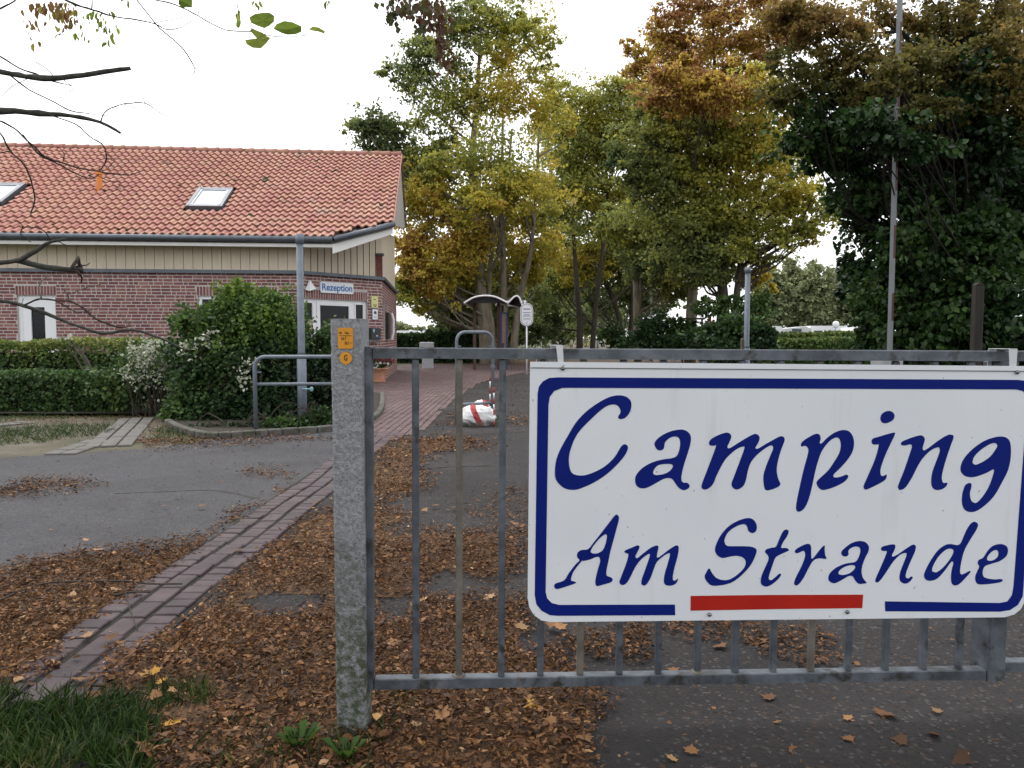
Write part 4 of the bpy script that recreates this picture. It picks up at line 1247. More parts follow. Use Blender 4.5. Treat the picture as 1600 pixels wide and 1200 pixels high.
flat_shape('plate', [disc], 0.003, m_gas, pl2, Mq @ Matrix.Translation((0, 0, 0.0015)))
text_shape('lettering', 'G', 12.5 * k_, m_blk, pl2, Mq @ Matrix.Translation((0, 0, .0034)), 0.0006, 0.62, .0006)

# ================================================================== RAILS, LAMP COLUMNS AND OTHER STREET FURNITURE
r0 = gnd(400, 676)
rail = empty('tube_railing', r0, 'grey galvanised tube railing with two rails by the shrub bed', 'railing')
zr = 1.0
d_ = Vector((1.0, 0.10, 0)).normalized()
L = 1.12
cor = 0.13
path = [r0 + Vector((0, 0, -.05)), r0 + Vector((0, 0, zr - cor))] + [r0 + d_ * cor * (1 - cos(a)) + Vector((0, 0, zr - cor + cor * sin(a))) for a in (0.4, 0.8, 1.2)] + [r0 + d_ * cor + Vector((0, 0, zr)), r0 + d_ * (L - cor) + Vector((0, 0, zr))]
path += [r0 + d_ * (L - cor + cor * sin(a)) + Vector((0, 0, zr - cor + cor * cos(a))) for a in (0.4, 0.8, 1.2)] + [r0 + d_ * L + Vector((0, 0, zr - cor)), r0 + d_ * L + Vector((0, 0, -.05))]
mb = MB(); mb.tube(path, 0.027, 12); mb.build('top_tube', galv_far, rail, smooth=True)
mb = MB(); mb.tube([r0 + Vector((0, 0, .64)), r0 + d_ * L + Vector((0, 0, .64))], 0.022, 10); mb.build('middle_tube', galv_far, rail, smooth=True)
mb = MB()
for q in (0.0,):
    mb.box(r0 + d_ * .05 + Vector((0, 0, .80)), (0.07, 0.012, 0.02))
mb.build('lug', galv_far, rail)

def lamp_column(px, y_top, y_base_Y, label, w_top, taper_px=None, head=False):
    Y = y_base_Y
    top = at(px, y_top, Y)
    c = Vector((top.x, Y, 0))
    e = empty('lamp_column', c, label, 'lamp post', 'galvanised lamp columns')
    r = w_top * Y / F / 2
    zj = 1.05 if head is False else 1.0
    mb = MB()
    mb.tube([c + Vector((0, 0, -.1)), c + Vector((0, 0, zj - .06))], r * 1.32, 14); mb.build('base_section', galv_far, e, smooth=True)
    mb = MB()
    mb.tube([c + Vector((0, 0, zj - .06)), c + Vector((0, 0, zj)), c + Vector((0, 0, top.z - .1))], [r * 1.32, r, r * .96], 14); mb.build('shaft', galv_far, e, smooth=True)
    mb = MB()
    mb.tube([c + Vector((0, 0, top.z - .14)), c + Vector((0, 0, top.z))], r * 1.12, 14); mb.build('collar', galv_far, e, smooth=True)
    return e, c
lc1, c1 = lamp_column(468, 366, 11.25, 'grey lamp column rising from the shrub left of the gate post', 11.0)
mb = MB(); rf = at(487, 608, 11.15); 
mb.lathe((0, 0, 0), [(0.028, 0), (0.028, .015), (0.015, .02)], 14); mb.v = [(rf.x + a, rf.y - c, rf.z + b * 1.3) for a, b, c in mb.v]
mb.tube([(rf.x, rf.y + .0, rf.z), (c1.x, c1.y - .05, rf.z)], 0.012, 6)
mb.build('reflector', mat('reflector_teal', [(0.20, 0.36, 0.40), (0.26, 0.42, 0.46)], 5, 0.2), lc1, smooth=True)
lc2, c2 = lamp_column(1168.5, 418, 19.5, 'grey lamp column standing before the dark rhododendron', 8.5)

# hoop barrier with painted boulder
h0, h1 = gnd(714, 664), gnd(770, 661)
hoop = empty('hoop_barrier', h0, 'grey tubular hoop barrier standing at a white painted boulder', 'barrier')
ht = at(740, 519, (h0.y + h1.y) / 2).z
rr = 0.13
dd = (h1 - h0); LL = dd.length; dd.normalize()
path = [h0 + Vector((0, 0, -.05)), h0 + Vector((0, 0, ht - rr))] + [h0 + dd * rr * (1 - cos(a)) + Vector((0, 0, ht - rr + rr * sin(a))) for a in (.4, .8, 1.2)] + [h0 + dd * rr + Vector((0, 0, ht)), h1 - dd * rr + Vector((0, 0, ht))]
path += [h1 - dd * rr * (1 - sin(a)) + Vector((0, 0, ht - rr + rr * cos(a))) for a in (.4, .8, 1.2)] + [h1 + Vector((0, 0, ht - rr)), h1 + Vector((0, 0, -.05))]
mb = MB(); mb.tube(path, 0.024, 12); mb.build('hoop', galv_far, hoop, smooth=True)
zc_ = at(740, 632, h0.y).z
mb = MB(); mb.tube([h0 + Vector((0, 0, zc_)), h1 + Vector((0, 0, zc_))], 0.020, 10); mb.build('cross_tube', galv_far, hoop, smooth=True)
for q in (h0, h1):
    mb = MB()
    mb.box(q + Vector((0.03 if q is h0 else -.03, 0, ht - .2)), (0.06, 0.02, 0.02))
    mb.tube([q + Vector((0, 0, ht - .52)), q + Vector((0, 0, ht - .47))], 0.031, 12)
    mb.build('clamp', galv_far, hoop)

def boulder(name, c, r, label, stripe_x, seed):
    """faceted stone, white paint with one red stripe"""
    rr_ = np.random.default_rng(seed)
    m, n = nt_new(name + '_paint')
    out = n.nodes.new('ShaderNodeOutputMaterial'); p = n.nodes.new('ShaderNodeBsdfPrincipled'); n.links.new(p.outputs[0], out.inputs[0])
    p.inputs['Roughness'].default_value = 0.7
    g = n.nodes.new('ShaderNodeNewGeometry'); s = n.nodes.new('ShaderNodeSeparateXYZ'); n.links.new(g.outputs['Position'], s.inputs[0])
    wob = math2(n, 'MULTIPLY', noise(n, 5, 2), 0.06)
    d = math2(n, 'ABSOLUTE', math2(n, 'SUBTRACT', math2(n, 'ADD', math2(n, 'ADD', s.outputs[0], wob), math2(n, 'MULTIPLY', s.outputs[2], 0.42)), stripe_x), 0)
    red = ramp(n, d, [(0.038, (1, 1, 1)), (0.045, (0, 0, 0))])
    col = mixc(n, red, ramp(n, noise(n, 9, 5, .7), [(0.3, (0.52, 0.52, 0.51)), (0.55, (0.70, 0.70, 0.70))]), (0.33, 0.035, 0.035))
    dirt = math2(n, 'MULTIPLY', ramp(n, math2(n, 'ADD', s.outputs[2], math2(n, 'MULTIPLY', noise(n, 11, 4, .7), 0.16)), [(0.12, (1, 1, 1)), (0.19, (0, 0, 0))]), 0.85)
    col = mixc(n, dirt, col, (0.06, 0.055, 0.045))
    n.links.new(col, p.inputs['Base Color'])
    b = n.nodes.new('ShaderNodeBump'); b.inputs['Strength'].default_value = .4; b.inputs['Distance'].default_value = .02
    n.links.new(noise(n, 22, 4), b.inputs['Height']); n.links.new(b.outputs[0], p.inputs['Normal'])
    mb = MB()
    nu, nv = 22, 12
    dirs = rr_.normal(size=(9, 3)); dirs /= np.linalg.norm(dirs, axis=1)[:, None]
    cut = rr_.uniform(0.72, 0.95, 9)
    for j in range(nv + 1):
        th_ = pi * j / nv
        for i in range(nu):
            ph = 2 * pi * i / nu
            v = np.array([sin(th_) * cos(ph), sin(th_) * sin(ph), cos(th_)])
            k = 1.0
            for q, cc in zip(dirs, cut):
                dt = v @ q
                if dt > cc: k = min(k, cc / dt)
            k *= 1 + 0.02 * rr_.normal()
            mb.v.append((c.x + v[0] * r[0] * k, c.y + v[1] * r[1] * k, max(-.03, r[2] * .55 + v[2] * r[2] * k)))
    for j in range(nv):
        for i in range(nu):
            q = (i + 1) % nu
            mb.f.append((j * nu + i, (j + 1) * nu + i, (j + 1) * nu + q, j * nu + q))
    o = mb.build(name, m, None, smooth=False)
    return tag(o, label, 'boulder', 'painted boulders')
b0 = gnd(744, 668)
boulder('painted_boulder', b0 + Vector((0.0, 0.24, 0)), (0.27, 0.24, 0.205), 'white boulder with a red stripe in front of the hoop', b0.x + 0.10, 4)
b1 = gnd(752, 655)
boulder('painted_boulder', b1 + Vector((-.02, 0.50, 0)), (0.15, 0.15, 0.175), 'white boulder with red stripe half hidden behind the front one', b1.x + 0.16, 9)
# slim red and white marker posts behind the hoop
m_red = mat('marker_red', [(0.28, 0.02, 0.018), (0.34, 0.03, 0.025)], 6, 0.6)
for nm, px, yb, yt, lab in (('striped_stake', 765.5, 655, 586, 'slim red and white striped stake left of the hoop leg'), ('striped_stake', 771.5, 668, 605, 'slim red and white striped stake right of the hoop leg')):
    bpt = gnd(px, yb) + Vector((0, 0.1, 0))
    tz = at(px, yt, bpt.y).z
    e = empty(nm, bpt, lab, 'stake', 'striped stakes at the hoop')
    k = 7
    for i in range(k):
        mb = MB(); z0_ = tz * i / k; z1_ = tz * (i + 1) / k
        mb.tube([bpt + Vector((0, 0, z0_)), bpt + Vector((0, 0, z1_))], 0.010, 8)
        mb.build('red_band' if i % 2 == 0 else 'white_band', m_red if i % 2 == 0 else white_paint, e, smooth=True)

# granite block bollard
gb = gnd(668, 576)
gbl = empty('stone_block', gb, 'pale grey upright stone block at the edge of the forecourt', 'bollard')
k_ = gb.y / F
mb = MB(); mb.bbox(gb + Vector((0, 0.15, 0.45)), (16.5 * k_, .40, 0.9), .03); mb.build('shaft', mat('pale_granite', [(0.36, 0.37, 0.39), (0.44, 0.45, 0.47)], 8, 0.8, .2, 60), gbl)
mb = MB(); mb.bbox(gb + Vector((-0.04, 0.15, 0.98)), (21 * k_, .50, 0.20), .03); mb.build('cap', mat('pale_granite', [], 8), gbl)

# bus shelter with curved roofs
SY = 30.0
sh = empty('shelter', at(765, 570, SY) * 1.0, 'small shelter with two curved translucent roofs on brown posts', 'shelter')
sh.location.z = 0
m_brown = mat('brown_post', [(0.07, 0.040, 0.030), (0.10, 0.058, 0.044)], 4, 0.7)
m_roofp = mat('smoked_roof_sheet', [(0.035, 0.03, 0.022), (0.05, 0.043, 0.033)], 3, 0.5)
for px, Y_, w in ((741.3, SY, 5.0), (779, SY, 5.5), (785.5, SY + .9, 3.2)):
    a, b = at(px, 470, Y_), at(px, 472, Y_)
    mb = MB(); ww = w * Y_ / F
    mb.box((a.x, Y_, (a.z) / 2 - .02), (ww, ww, a.z + .0)); mb.build('post', m_brown, sh)
def vault(name, pts_px, Y0, Y1, m, th=0.035, rim=True, shift=0.0):
    f = smooth_open([tuple(at(x, y, Y0)) for x, y in pts_px], 5)
    mb = MB()
    A = [Vector(p) for p in f]
    B = [Vector((p[0] + shift, Y1, p[2] + 0.0)) for p in f]
    for i in range(len(A) - 1):
        mb.add([A[i], A[i + 1], B[i + 1], B[i], A[i] - Vector((0, 0, th)), A[i + 1] - Vector((0, 0, th)), B[i + 1] - Vector((0, 0, th)), B[i] - Vector((0, 0, th))],
               [(0, 1, 2, 3), (7, 6, 5, 4), (0, 4, 5, 1), (3, 2, 6, 7)])
    o = mb.build(name, m, sh)
    if rim:
        r = MB(); r.tube(A, 0.035, 6); r.tube(B, 0.035, 6)
        for e in (0, -1): r.tube([A[e], B[e]], 0.045, 6)
        r.build('rim', white_paint, o if False else sh)
    return o
vault('roof_vault', [(726, 473), (740, 465), (757, 462), (774, 464), (793, 473)], SY - .8, SY + 3.2, m_roofp)
vault('roof_vault', [(796, 471), (803, 464), (808, 462.5), (812, 466), (817, 478), (821, 471)], SY + .3, SY + 3.6, m_roofp, shift=-0.6)
fan = [at(x, y, SY - .72) for x, y in ((729, 473.5), (741, 467), (757, 464.5), (774, 466), (790, 473.5))]
mb = MB(); mb.prism(fan, (0, .04, 0)); mb.build('underside_fill', mat('underside_fill_dark', [(0.010, 0.009, 0.009), (0.018, 0.016, 0.016)], 3, .7), sh)  # added near-black fill, stands in for the dark underside of the arch
mb = MB(); a, b = at(783, 475, SY), at(817, 481, SY + 1.5); mb.tube([a, b], 0.035, 6); mb.build('side_beam', white_paint, sh)
ib = empty('info_board', at(786, 560, SY - .3), 'blue framed upright information board under the shelter roof', 'notice board')
ib.location.z = 0
a, b = at(783, 488, SY - .3), at(791.5, 488, SY - .3)
mb = MB()
for x in (a.x, b.x): mb.box((x, SY - .3, a.z / 2), (0.06, 0.06, a.z))
mb.box(((a.x + b.x) / 2, SY - .3, a.z - .03), (b.x - a.x, .06, .06)); mb.build('frame', mat('frame_blue', [(0.02, 0.035, 0.10), (0.03, 0.045, 0.13)], 3, .4), ib)
mb = MB(); mb.box(((a.x + b.x) / 2, SY - .29, a.z / 2 + .5), (b.x - a.x - .08, .03, a.z - 1.1)); mb.build('board', mat('board_brown', [(0.16, 0.10, 0.07), (0.24, 0.16, 0.12)], 3, .6), ib)

# oval stop sign on a thin white pole
OY = 26.0
oc = at(823, 491.5, OY)
ov = empty('oval_sign', Vector((oc.x, OY, 0)), 'white oval sign with lines of print on a thin white pole', 'sign')
k_ = OY / F
MO = Matrix(((1, 0, 0, 0), (0, 0, -1, 0), (0, 1, 0, oc.z), (0, 0, 0, 1)))
def stadium(w, h, n=10):
    r = w / 2
    return [(r * cos(pi * i / n), h / 2 - r + r * sin(pi * i / n)) for i in range(n + 1)] + [(-r * cos(pi * i / n), -h / 2 + r - r * sin(pi * i / n)) for i in range(n + 1)]
flat_shape('plate', [stadium(20 * k_, 36 * k_)], .03, white_paint, ov, MO)
flat_shape('rim_line', [stadium(17.5 * k_, 33.5 * k_), stadium(16.2 * k_, 32.2 * k_)], .004, m_ink, ov, MO @ Matrix.Translation((0, 0, .017)))
m_txt = mat('print_blue_grey', [(0.10, 0.13, 0.22), (0.14, 0.17, 0.26)], 3)
for dy, w_, h2 in ((8.5, 11, 1.5), (3.0, 12, .9), (-.2, 9, .8), (-2.4, 12, .9), (-6, 12, .5), (-8, 11, .5), (-13, 1.6, 1.4)):
    flat_shape('print_line', [rrect(w_ * k_, h2 * k_, h2 * k_ * .3, 2)], .003, m_txt, ov, MO @ Matrix.Translation((0, dy * k_, .018)))
mb = MB(); mb.tube([(oc.x, OY + .03, -.05), (oc.x, OY + .03, oc.z - 17 * k_)], 0.024, 8); mb.build('pole', white_paint, ov, smooth=True)

# bicycle rack further back
bk = at(838, 541, 40); bk.z = 0
rk = empty('bicycle_rack', bk, 'thin white bicycle rack behind the oval sign', 'bike rack')
for dx in (0, .25):
    h = 1.05 if dx else 0.9
    mb = MB(); mb.tube([bk + Vector((dx, 0, 0)), bk + Vector((dx, 0, h))], .022, 6)
    mb.build('upright', white_paint, rk)
mb = MB(); mb.tube([bk + Vector((-.8, 0, .45)), bk + Vector((.2, 0, .45))], .02, 6); mb.tube([bk + Vector((0, 0, .75)), bk + Vector((.25, 0, .75))], .016, 6); mb.build('cross_bar', white_paint, rk)

# raised boom barrier
BY = 11.5
bb = at(1384, 566, BY)
boom = empty('boom_barrier', Vector((bb.x, BY, 0)), 'raised red and white barrier boom standing upright before the dark trees', 'barrier')
mb = MB(); mb.bbox((bb.x + .12, BY + .22, .5), (.34, .36, 1.0), .02); mb.build('housing', mat('housing_grey', [(0.28, 0.29, 0.30), (0.33, 0.34, 0.35)], 3, .5), boom)
m_boomr = mat('boom_red', [(0.055, 0.009, 0.010), (0.075, 0.012, 0.012)], 4, .5)
m_boomw = mat('boom_white', [(0.13, 0.142, 0.148), (0.18, 0.192, 0.198)], 4, .5)
edges = [(560, 501, 0), (501, 458, 1), (458, 404, 0), (404, 352, 1), (352, 298, 0), (298, 248, 1), (248, 190, 0), (190, 140, 1), (140, 80, 0), (80, 35, 1), (35, -40, 0), (-40, -90, 1)]
Rb = Matrix.Rotation(radians(-62), 3, 'Z')
for y0_, y1_, red in edges:
    za_, zb_ = at(1384, y0_, BY).z, at(1384, y1_, BY).z
    xm = at(1389, 600, BY).x
    mb = MB(); mb.box((xm, BY, (za_ + zb_) / 2), (.050, .050, zb_ - za_), Rb)
    mb.build('red_band' if red else 'white_band', m_boomr if red else m_boomw, boom)
z_lo, z_hi = at(1384, 560, BY).z, at(1384, -90, BY).z
mb = MB(); fc_ = Rb @ Vector((-.002, -.029, 0)); mb.box((xm + fc_.x, BY + fc_.y, (z_lo + z_hi) / 2), (.055, .006, z_hi - z_lo), Rb); mb.build('silver_edge', m_boomw, boom)

# dark timber post at the right, little stake, red sign, thin far lamp posts
tp_ = at(1525, 540, 9.0)
tpo = empty('timber_post', Vector((tp_.x, 9.0, 0)), 'dark weathered timber post before the leafy hedge at right', 'post')
ztp = at(1525, 446, 9.0).z
mb = MB(); mb.bbox((tp_.x, 9.0, ztp / 2), (.098, .098, ztp), .01); mb.build('shaft', mat('dark_timber', [(0.016, 0.014, 0.011), (0.034, 0.029, 0.023)], 9, .9, .4, 50, stretch=(2, 2, .2)), tpo)
mb = MB(); mb.prism([(tp_.x - .049, 8.951, ztp), (tp_.x + .049, 8.951, ztp), (tp_.x + .02, 8.951, ztp + .03), (tp_.x - .02, 8.951, ztp + .03)], (0, .098, 0)); mb.build('weathered_top', mat('dark_timber', [], 1), tpo)
for px, yt, Y_, lab in ((1018, 441, 42, 'thin dark lamp post left of the maple trunk'), (934, 492, 75, 'thin pale lamp post far down the avenue')):
    t_ = at(px, yt, Y_)
    e = empty('thin_lamp_post', Vector((t_.x, Y_, 0)), lab, 'lamp post')
    mm_ = mat('lamp_green_grey', [(0.09, 0.11, 0.10), (0.12, 0.14, 0.13)], 4, .5) if px > 1000 else galv_far
    mb = MB(); mb.tube([(t_.x, Y_, 0), (t_.x, Y_, 1.0), (t_.x, Y_, 1.05), (t_.x, Y_, t_.z - .25)], [.10, .10, .055, .05], 10); mb.build('shaft', mm_, e, smooth=True)
    mb = MB(); mb.lathe((t_.x, Y_, t_.z - .25), [(.06, 0), (.16, .06), (.17, .20), (.05, .28)], 12); mb.build('lantern', mm_, e, smooth=True)
st = at(1160, 542, 17); st.z = 0
e = empty('timber_stake', st, 'short timber stake left of the lamp column foot', 'stake')
zz = at(1160, 530, 17).z
mb = MB(); mb.bbox((st.x, 17, zz / 2), (.07, .07, zz), .008); mb.build('shaft', mat('stake_wood', [(0.10, 0.085, 0.06), (0.14, 0.115, 0.085)], 6, .9), e)
mb = MB(); mb.bbox((st.x, 17, zz + .01), (.06, .06, .02), .006); mb.build('sawn_top', mat('stake_end', [(0.16, 0.13, 0.09), (0.2, 0.165, 0.12)], 6, .9), e)
rd = at(1109, 500, 33)
e = empty('red_marker', Vector((rd.x, 33, 0)), 'small bright red marker sign above the rhododendron', 'sign')
mb = MB(); mb.bbox((rd.x, 33, rd.z), (.13, .05, .36), .02); mb.build('plate', mat('bright_red', [(0.62, 0.035, 0.02), (0.68, 0.05, 0.03)], 4, .5), e)
mb = MB(); mb.tube([(rd.x, 33.05, 0), (rd.x, 33.05, rd.z - .1)], .025, 6); mb.build('pole', galv_far, e)
# wooden bench like board by the trunk
wb = at(1082, 498, 36)
e = empty('wooden_feeder', Vector((wb.x, 36, 0)), 'brown wooden board roof on posts beside the maple trunk', 'shelter')
mb = MB(); mb.box((wb.x, 36, wb.z), (1.1, .5, .08)); mb.build('board', m_brown, e)
mb = MB()
mb.box((wb.x - .45, 36, wb.z / 2 - .02), (.08, .08, wb.z - .04)); mb.build('leg', m_brown, e)
mb = MB(); mb.box((wb.x + .45, 36, wb.z / 2 - .02), (.08, .08, wb.z - .04)); mb.build('leg', m_brown, e)

# ---- caravans and tents far away
m_car = mat('caravan_white', [(0.72, 0.74, 0.76), (0.78, 0.79, 0.81)], 1, .4)
m_carw = mat('caravan_window', [(0.04, 0.05, 0.06), (0.06, 0.07, 0.08)], 1, .1)
def caravan(px0, px1, yt, Y, label, shade=None):
    a, b = at(px0, yt, Y), at(px1, yt, Y)
    c = Vector(((a.x + b.x) / 2, Y, 0)); h = a.z; w = b.x - a.x
    e = empty('caravan', c, label, 'caravan', 'caravans beyond the hedges')
    pr = [(-.5, .25), (-.5, .72), (-.47, .9), (-.42, .985), (-.3, 1.0), (.3, 1.0), (.42, .985), (.47, .9), (.5, .72), (.5, .25)]
    mb = MB(); mb.prism([(c.x + x * w, Y, h * z) for x, z in pr], (0, 2.2, 0)); mb.build('body', m_car, e)
    for dx in (-.25, .15):
        mb = MB(); mb.bbox((c.x + dx * w, Y - .01, h * .74), (w * .2, .03, h * .16), .01); mb.build('window', m_carw, e)
    mb = MB(); mb.tube([(c.x - .1, Y + .2, h * .14), (c.x - .1, Y + .45, h * .14)], h * .14, 14); mb.build('wheel', m_carw, e)
caravan(1192, 1224, 509.5, 62, 'white caravan roof nearest the lamp column beyond the hedges')
caravan(1262, 1328, 509, 66, 'long white caravan roof in the middle beyond the hedges')
caravan(1330, 1372, 511.5, 60, 'white caravan roof beside the dark tree beyond the hedges')
aw = at(1245, 512, 64)
e = empty('awning_tent', Vector((aw.x, 64, 0)), 'pale awning tent between the two white caravans', 'tent')
a, b, c_ = at(1222, 514, 64), at(1268, 514, 64), at(1260, 510, 64)
mb = MB(); mb.prism([(a.x, 64, 0), (b.x, 64, 0), (b.x, 64, b.z), (c_.x, 64, c_.z), (a.x, 64, a.z)], (0, 2.4, 0)); mb.build('canvas', mat('awning_canvas', [(0.46, 0.47, 0.47), (0.55, 0.56, 0.56)], 1, .8), e)
mb = MB(); mb.box(((a.x + b.x) / 2, 63.99, 1.2), (.8, .03, 1.6)); mb.build('door_flap', m_carw, e)
dp = at(1306, 507, 65)
e = empty('satellite_dish', Vector((dp.x, 65, 0)), 'small white satellite dish above the caravan roofs', 'dish')
mb = MB(); mb.lathe((0, 0, 0), [(0.30, .0), (.24, .05), (.05, .09)], 16); mb.v = [(dp.x + a_, 65 - c__, dp.z + b_) for a_, b_, c__ in mb.v]; mb.build('dish', m_car, e, smooth=True)
mb = MB(); mb.tube([(dp.x, 65.1, 0), (dp.x, 65.1, dp.z)], .03, 6); mb.build('mast', galv_far, e)
caravan(615, 656, 516.5, 95, 'white caravan roof just right of the reception wall')
caravan(658, 702, 515, 90, 'white caravan roof left of the big tree foliage')

# person far down the avenue
PY = 140.0
pf = at(882, 536, PY); pf.z = 0
def person(base, label):
    me = bpy.data.meshes.new('person')
    J = [((0, 0, .95), .14), ((0, 0, 1.2), .15), ((0, 0, 1.42), .15), ((0, 0, 1.52), .06), ((0, 0, 1.60), .085), ((0, 0, 1.72), .09),
         ((-.2, 0, 1.42), .07), ((-.26, .03, 1.15), .05), ((-.24, -.08, .92), .04), ((.2, 0, 1.42), .07), ((.26, -.03, 1.15), .05), ((.24, .06, .92), .04),
         ((-.1, 0, .88), .10), ((-.11, -.10, .48), .07), ((-.11, -.05, .08), .05), ((-.11, -.2, .04), .04), ((.1, 0, .88), .10), ((.11, .06, .48), .07), ((.11, .22, .10), .05), ((.11, .10, .04), .04)]
    E = [(0, 1), (1, 2), (2, 3), (3, 4), (4, 5), (2, 6), (6, 7), (7, 8), (2, 9), (9, 10), (10, 11), (0, 12), (12, 13), (13, 14), (14, 15), (0, 16), (16, 17), (17, 18), (18, 19)]
    me.from_pydata([j[0] for j in J], E, [])
    o = bpy.data.objects.new('person', me)
    C.objects.link(o)
    o.location = base
    sk = o.modifiers.new('skin', 'SKIN')
    for i, j in enumerate(J):
        me.skin_vertices[0].data[i].radius = (j[1], j[1])
    me.skin_vertices[0].data[0].use_root = True
    o.modifiers.new('sub', 'SUBSURF').levels = 1
    m, n = nt_new('person_clothes')
    out = n.nodes.new('ShaderNodeOutputMaterial'); p = n.nodes.new('ShaderNodeBsdfPrincipled'); n.links.new(p.outputs[0], out.inputs[0])
    tc = n.nodes.new('ShaderNodeTexCoord'); s = n.nodes.new('ShaderNodeSeparateXYZ'); n.links.new(tc.outputs['Object'], s.inputs[0])
    z = math2(n, 'MULTIPLY', s.outputs[2], 0.5)
    n.links.new(ramp(n, z, [(0.0, (0.03, 0.03, 0.035)), (0.44, (0.05, 0.05, 0.06)), (0.455, (0.62, 0.60, 0.22)), (0.765, (0.62, 0.60, 0.22)), (0.775, (0.45, 0.30, 0.22)), (0.86, (0.12, 0.08, 0.05))]), p.inputs['Base Color'])
    p.inputs['Roughness'].default_value = .8
    me.materials.append(m)
    return tag(o, label, 'person')
person(pf, 'person in pale yellow jacket walking far down the avenue')
# ================================================================== TREES
AUT = [(0.0, (0.034, 0.066, 0.024)), (0.22, (0.155, 0.195, 0.075)), (0.42, (0.32, 0.335, 0.075)), (0.56, (0.46, 0.41, 0.065)), (0.70, (0.58, 0.44, 0.07)), (0.82, (0.37, 0.205, 0.075)), (1.0, (0.25, 0.11, 0.042))]
m_aut = leafmat('autumn_leaf', AUT, 0.58, 0.24)
m_deep = leafmat('deep_green_leaf', [(0.0, (0.008, 0.022, 0.007)), (0.4, (0.027, 0.064, 0.015)), (0.7, (0.062, 0.11, 0.022)), (1.0, (0.14, 0.17, 0.035))], 0.35, 0.5, 0.5)
m_far = leafmat('far_pale_leaf', [(0.0, (0.14, 0.175, 0.085)), (0.5, (0.23, 0.26, 0.13)), (1.0, (0.33, 0.33, 0.18))], 0.3, 0.5)  # leaf colour brightened to stand in for haze on the far trees
m_gold = leafmat('golden_brown_leaf', [(0.0, (0.06, 0.07, 0.018)), (0.35, (0.155, 0.135, 0.034)), (0.65, (0.25, 0.165, 0.048)), (1.0, (0.24, 0.12, 0.045))], 0.55, 0.4)

def tree(name, label, Y, trunks, clumps, leaf, m, bark, seed, group=None, per=22, spread=0.17, shape=LEAF_Q, cat='tree', twigs=14, limb_r=0.07, dens=1.0, thin=0.0, flat=0.65, depth=0.85, fuzz=0.32, toff=0.0):
    r = np.random.default_rng(seed)
    k = Y / F
    b = at(trunks[0][0][0], trunks[0][0][1], Y)
    root = empty(name, Vector((b.x, Y, 0)), label, cat, group)
    tk = MB()
    paths = []
    for tr in trunks:
        P = []
        for i, (px, py, w) in enumerate(tr):
            q = at(px, py, Y)
            if i == 0: q.z = -0.1
            P.append((q.x, q.y + (0.0 if i == 0 else 0.25 * sin(i * 2.1 + seed)), q.z, w * k / 2))
        P = smooth_open(P, 4)
        tk.tube([p[:3] for p in P], [p[3] for p in P], 10)
        paths.append([(Vector(p[:3]), p[3]) for p in P])
    tk.build('trunk', bark, root, smooth=True)
    PP, QQ, TT, SS, CCs = [], [], [], [], []
    br = MB()
    full = []
    for (px, py, rx, ry, dY, n, tone) in clumps:        # every clump breaks up into smaller uneven ones
        full.append((px, py, rx * .88, ry * .88, dY, int(n * .75), tone, True))
        for q in range(5):
            a = r.uniform(0, 6.283); e_ = r.uniform(.62, 1.0); sc = r.uniform(.28, .5)
            full.append((px + cos(a) * rx * e_, py + sin(a) * ry * e_, rx * sc, ry * sc * .8, dY + r.uniform(-.5, .5) * rx * k, int(n * .11 * (sc / .4)), tone + r.normal() * .06, q < 2))
    for (px, py, rx, ry, dY, n, tone, limb) in full:
        n = int(n * dens)
        if n < 4: continue
        c = at(px, py, Y + dY)
        kk = (Y + dY) / F
        rad = (rx * kk, depth * (rx + ry) / 2 * kk, ry * kk)
        pts, cc, q = clump_points(r, c, rad, n, per, spread, .48, fuzz)
        if thin:
            nz = vnoise(pts / max(0.4, leaf * 9), seed + 3)
            keep = nz > -1.2 + thin * r.random(len(pts)) * 2.2
            pts, q = pts[keep], q[keep]
        PP.append(pts); QQ.append(q)
        TT.append(np.clip(tone + toff + 0.15 * vnoise(pts / (leaf * 14), seed + 1) + r.normal(size=len(pts)) * 0.03, 0, 1))
        # limb from the nearest trunk point that lies below the clump
        best = None
        for pa in paths:
            for (pp, rr_) in pa:
                if pp.z < 0.9: continue
                dz = c.z - pp.z
                if dz < -rad[2] * .5: continue
                d = (Vector((c.x, c.y, 0)) - Vector((pp.x, pp.y, 0))).length
                sc = abs(dz - d * 0.7) + d * .3
                if best is None or sc < best[0]: best = (sc, pp, rr_)
        cv = Vector(c)
        if best and limb:
            p0, r0_ = best[1], min(best[2] * .7, limb_r)
            mid = (p0 + cv) / 2 + Vector((0, 0, -0.08 * (cv - p0).length)) + Vector(r.normal(size=3)) * .08 * (cv - p0).length
            L_ = smooth_open([tuple(p0), tuple(mid), tuple(cv)], 4)
            br.tube(L_, [r0_ + (0.25 * r0_ - r0_) * i / (len(L_) - 1) for i in range(len(L_))], 5, False)
            for t in range(min(twigs, len(cc))):
                e = Vector(cc[t])
                s0 = Vector(L_[r.integers(3, len(L_))])
                mid = (s0 + e) / 2 + Vector(r.normal(size=3)) * .1 * (e - s0).length
                br.tube([s0, mid, e], [r0_ * .28, r0_ * .18, r0_ * .06], 3, False)
    if br.v: br.build('branches', bark, root, smooth=True)
    P = np.concatenate(PP); Q = np.concatenate(QQ); T = np.concatenate(TT)
    n = len(P)
    keepg = P[:, 2] > 0.02
    P, Q, T = P[keepg], Q[keepg], T[keepg]; n = len(P)
    D = Q * .5 + r.normal(size=(n, 3)) * .7 + np.array([0, 0, -.45])
    N = r.normal(size=(n, 3)) * .7 + np.array([0, -.25, .8])
    leaves('crown', P, D, N, leaf * r.uniform(.65, 1.25, n), T, m, root, shape)
    return root

AV = 'trees along the avenue'
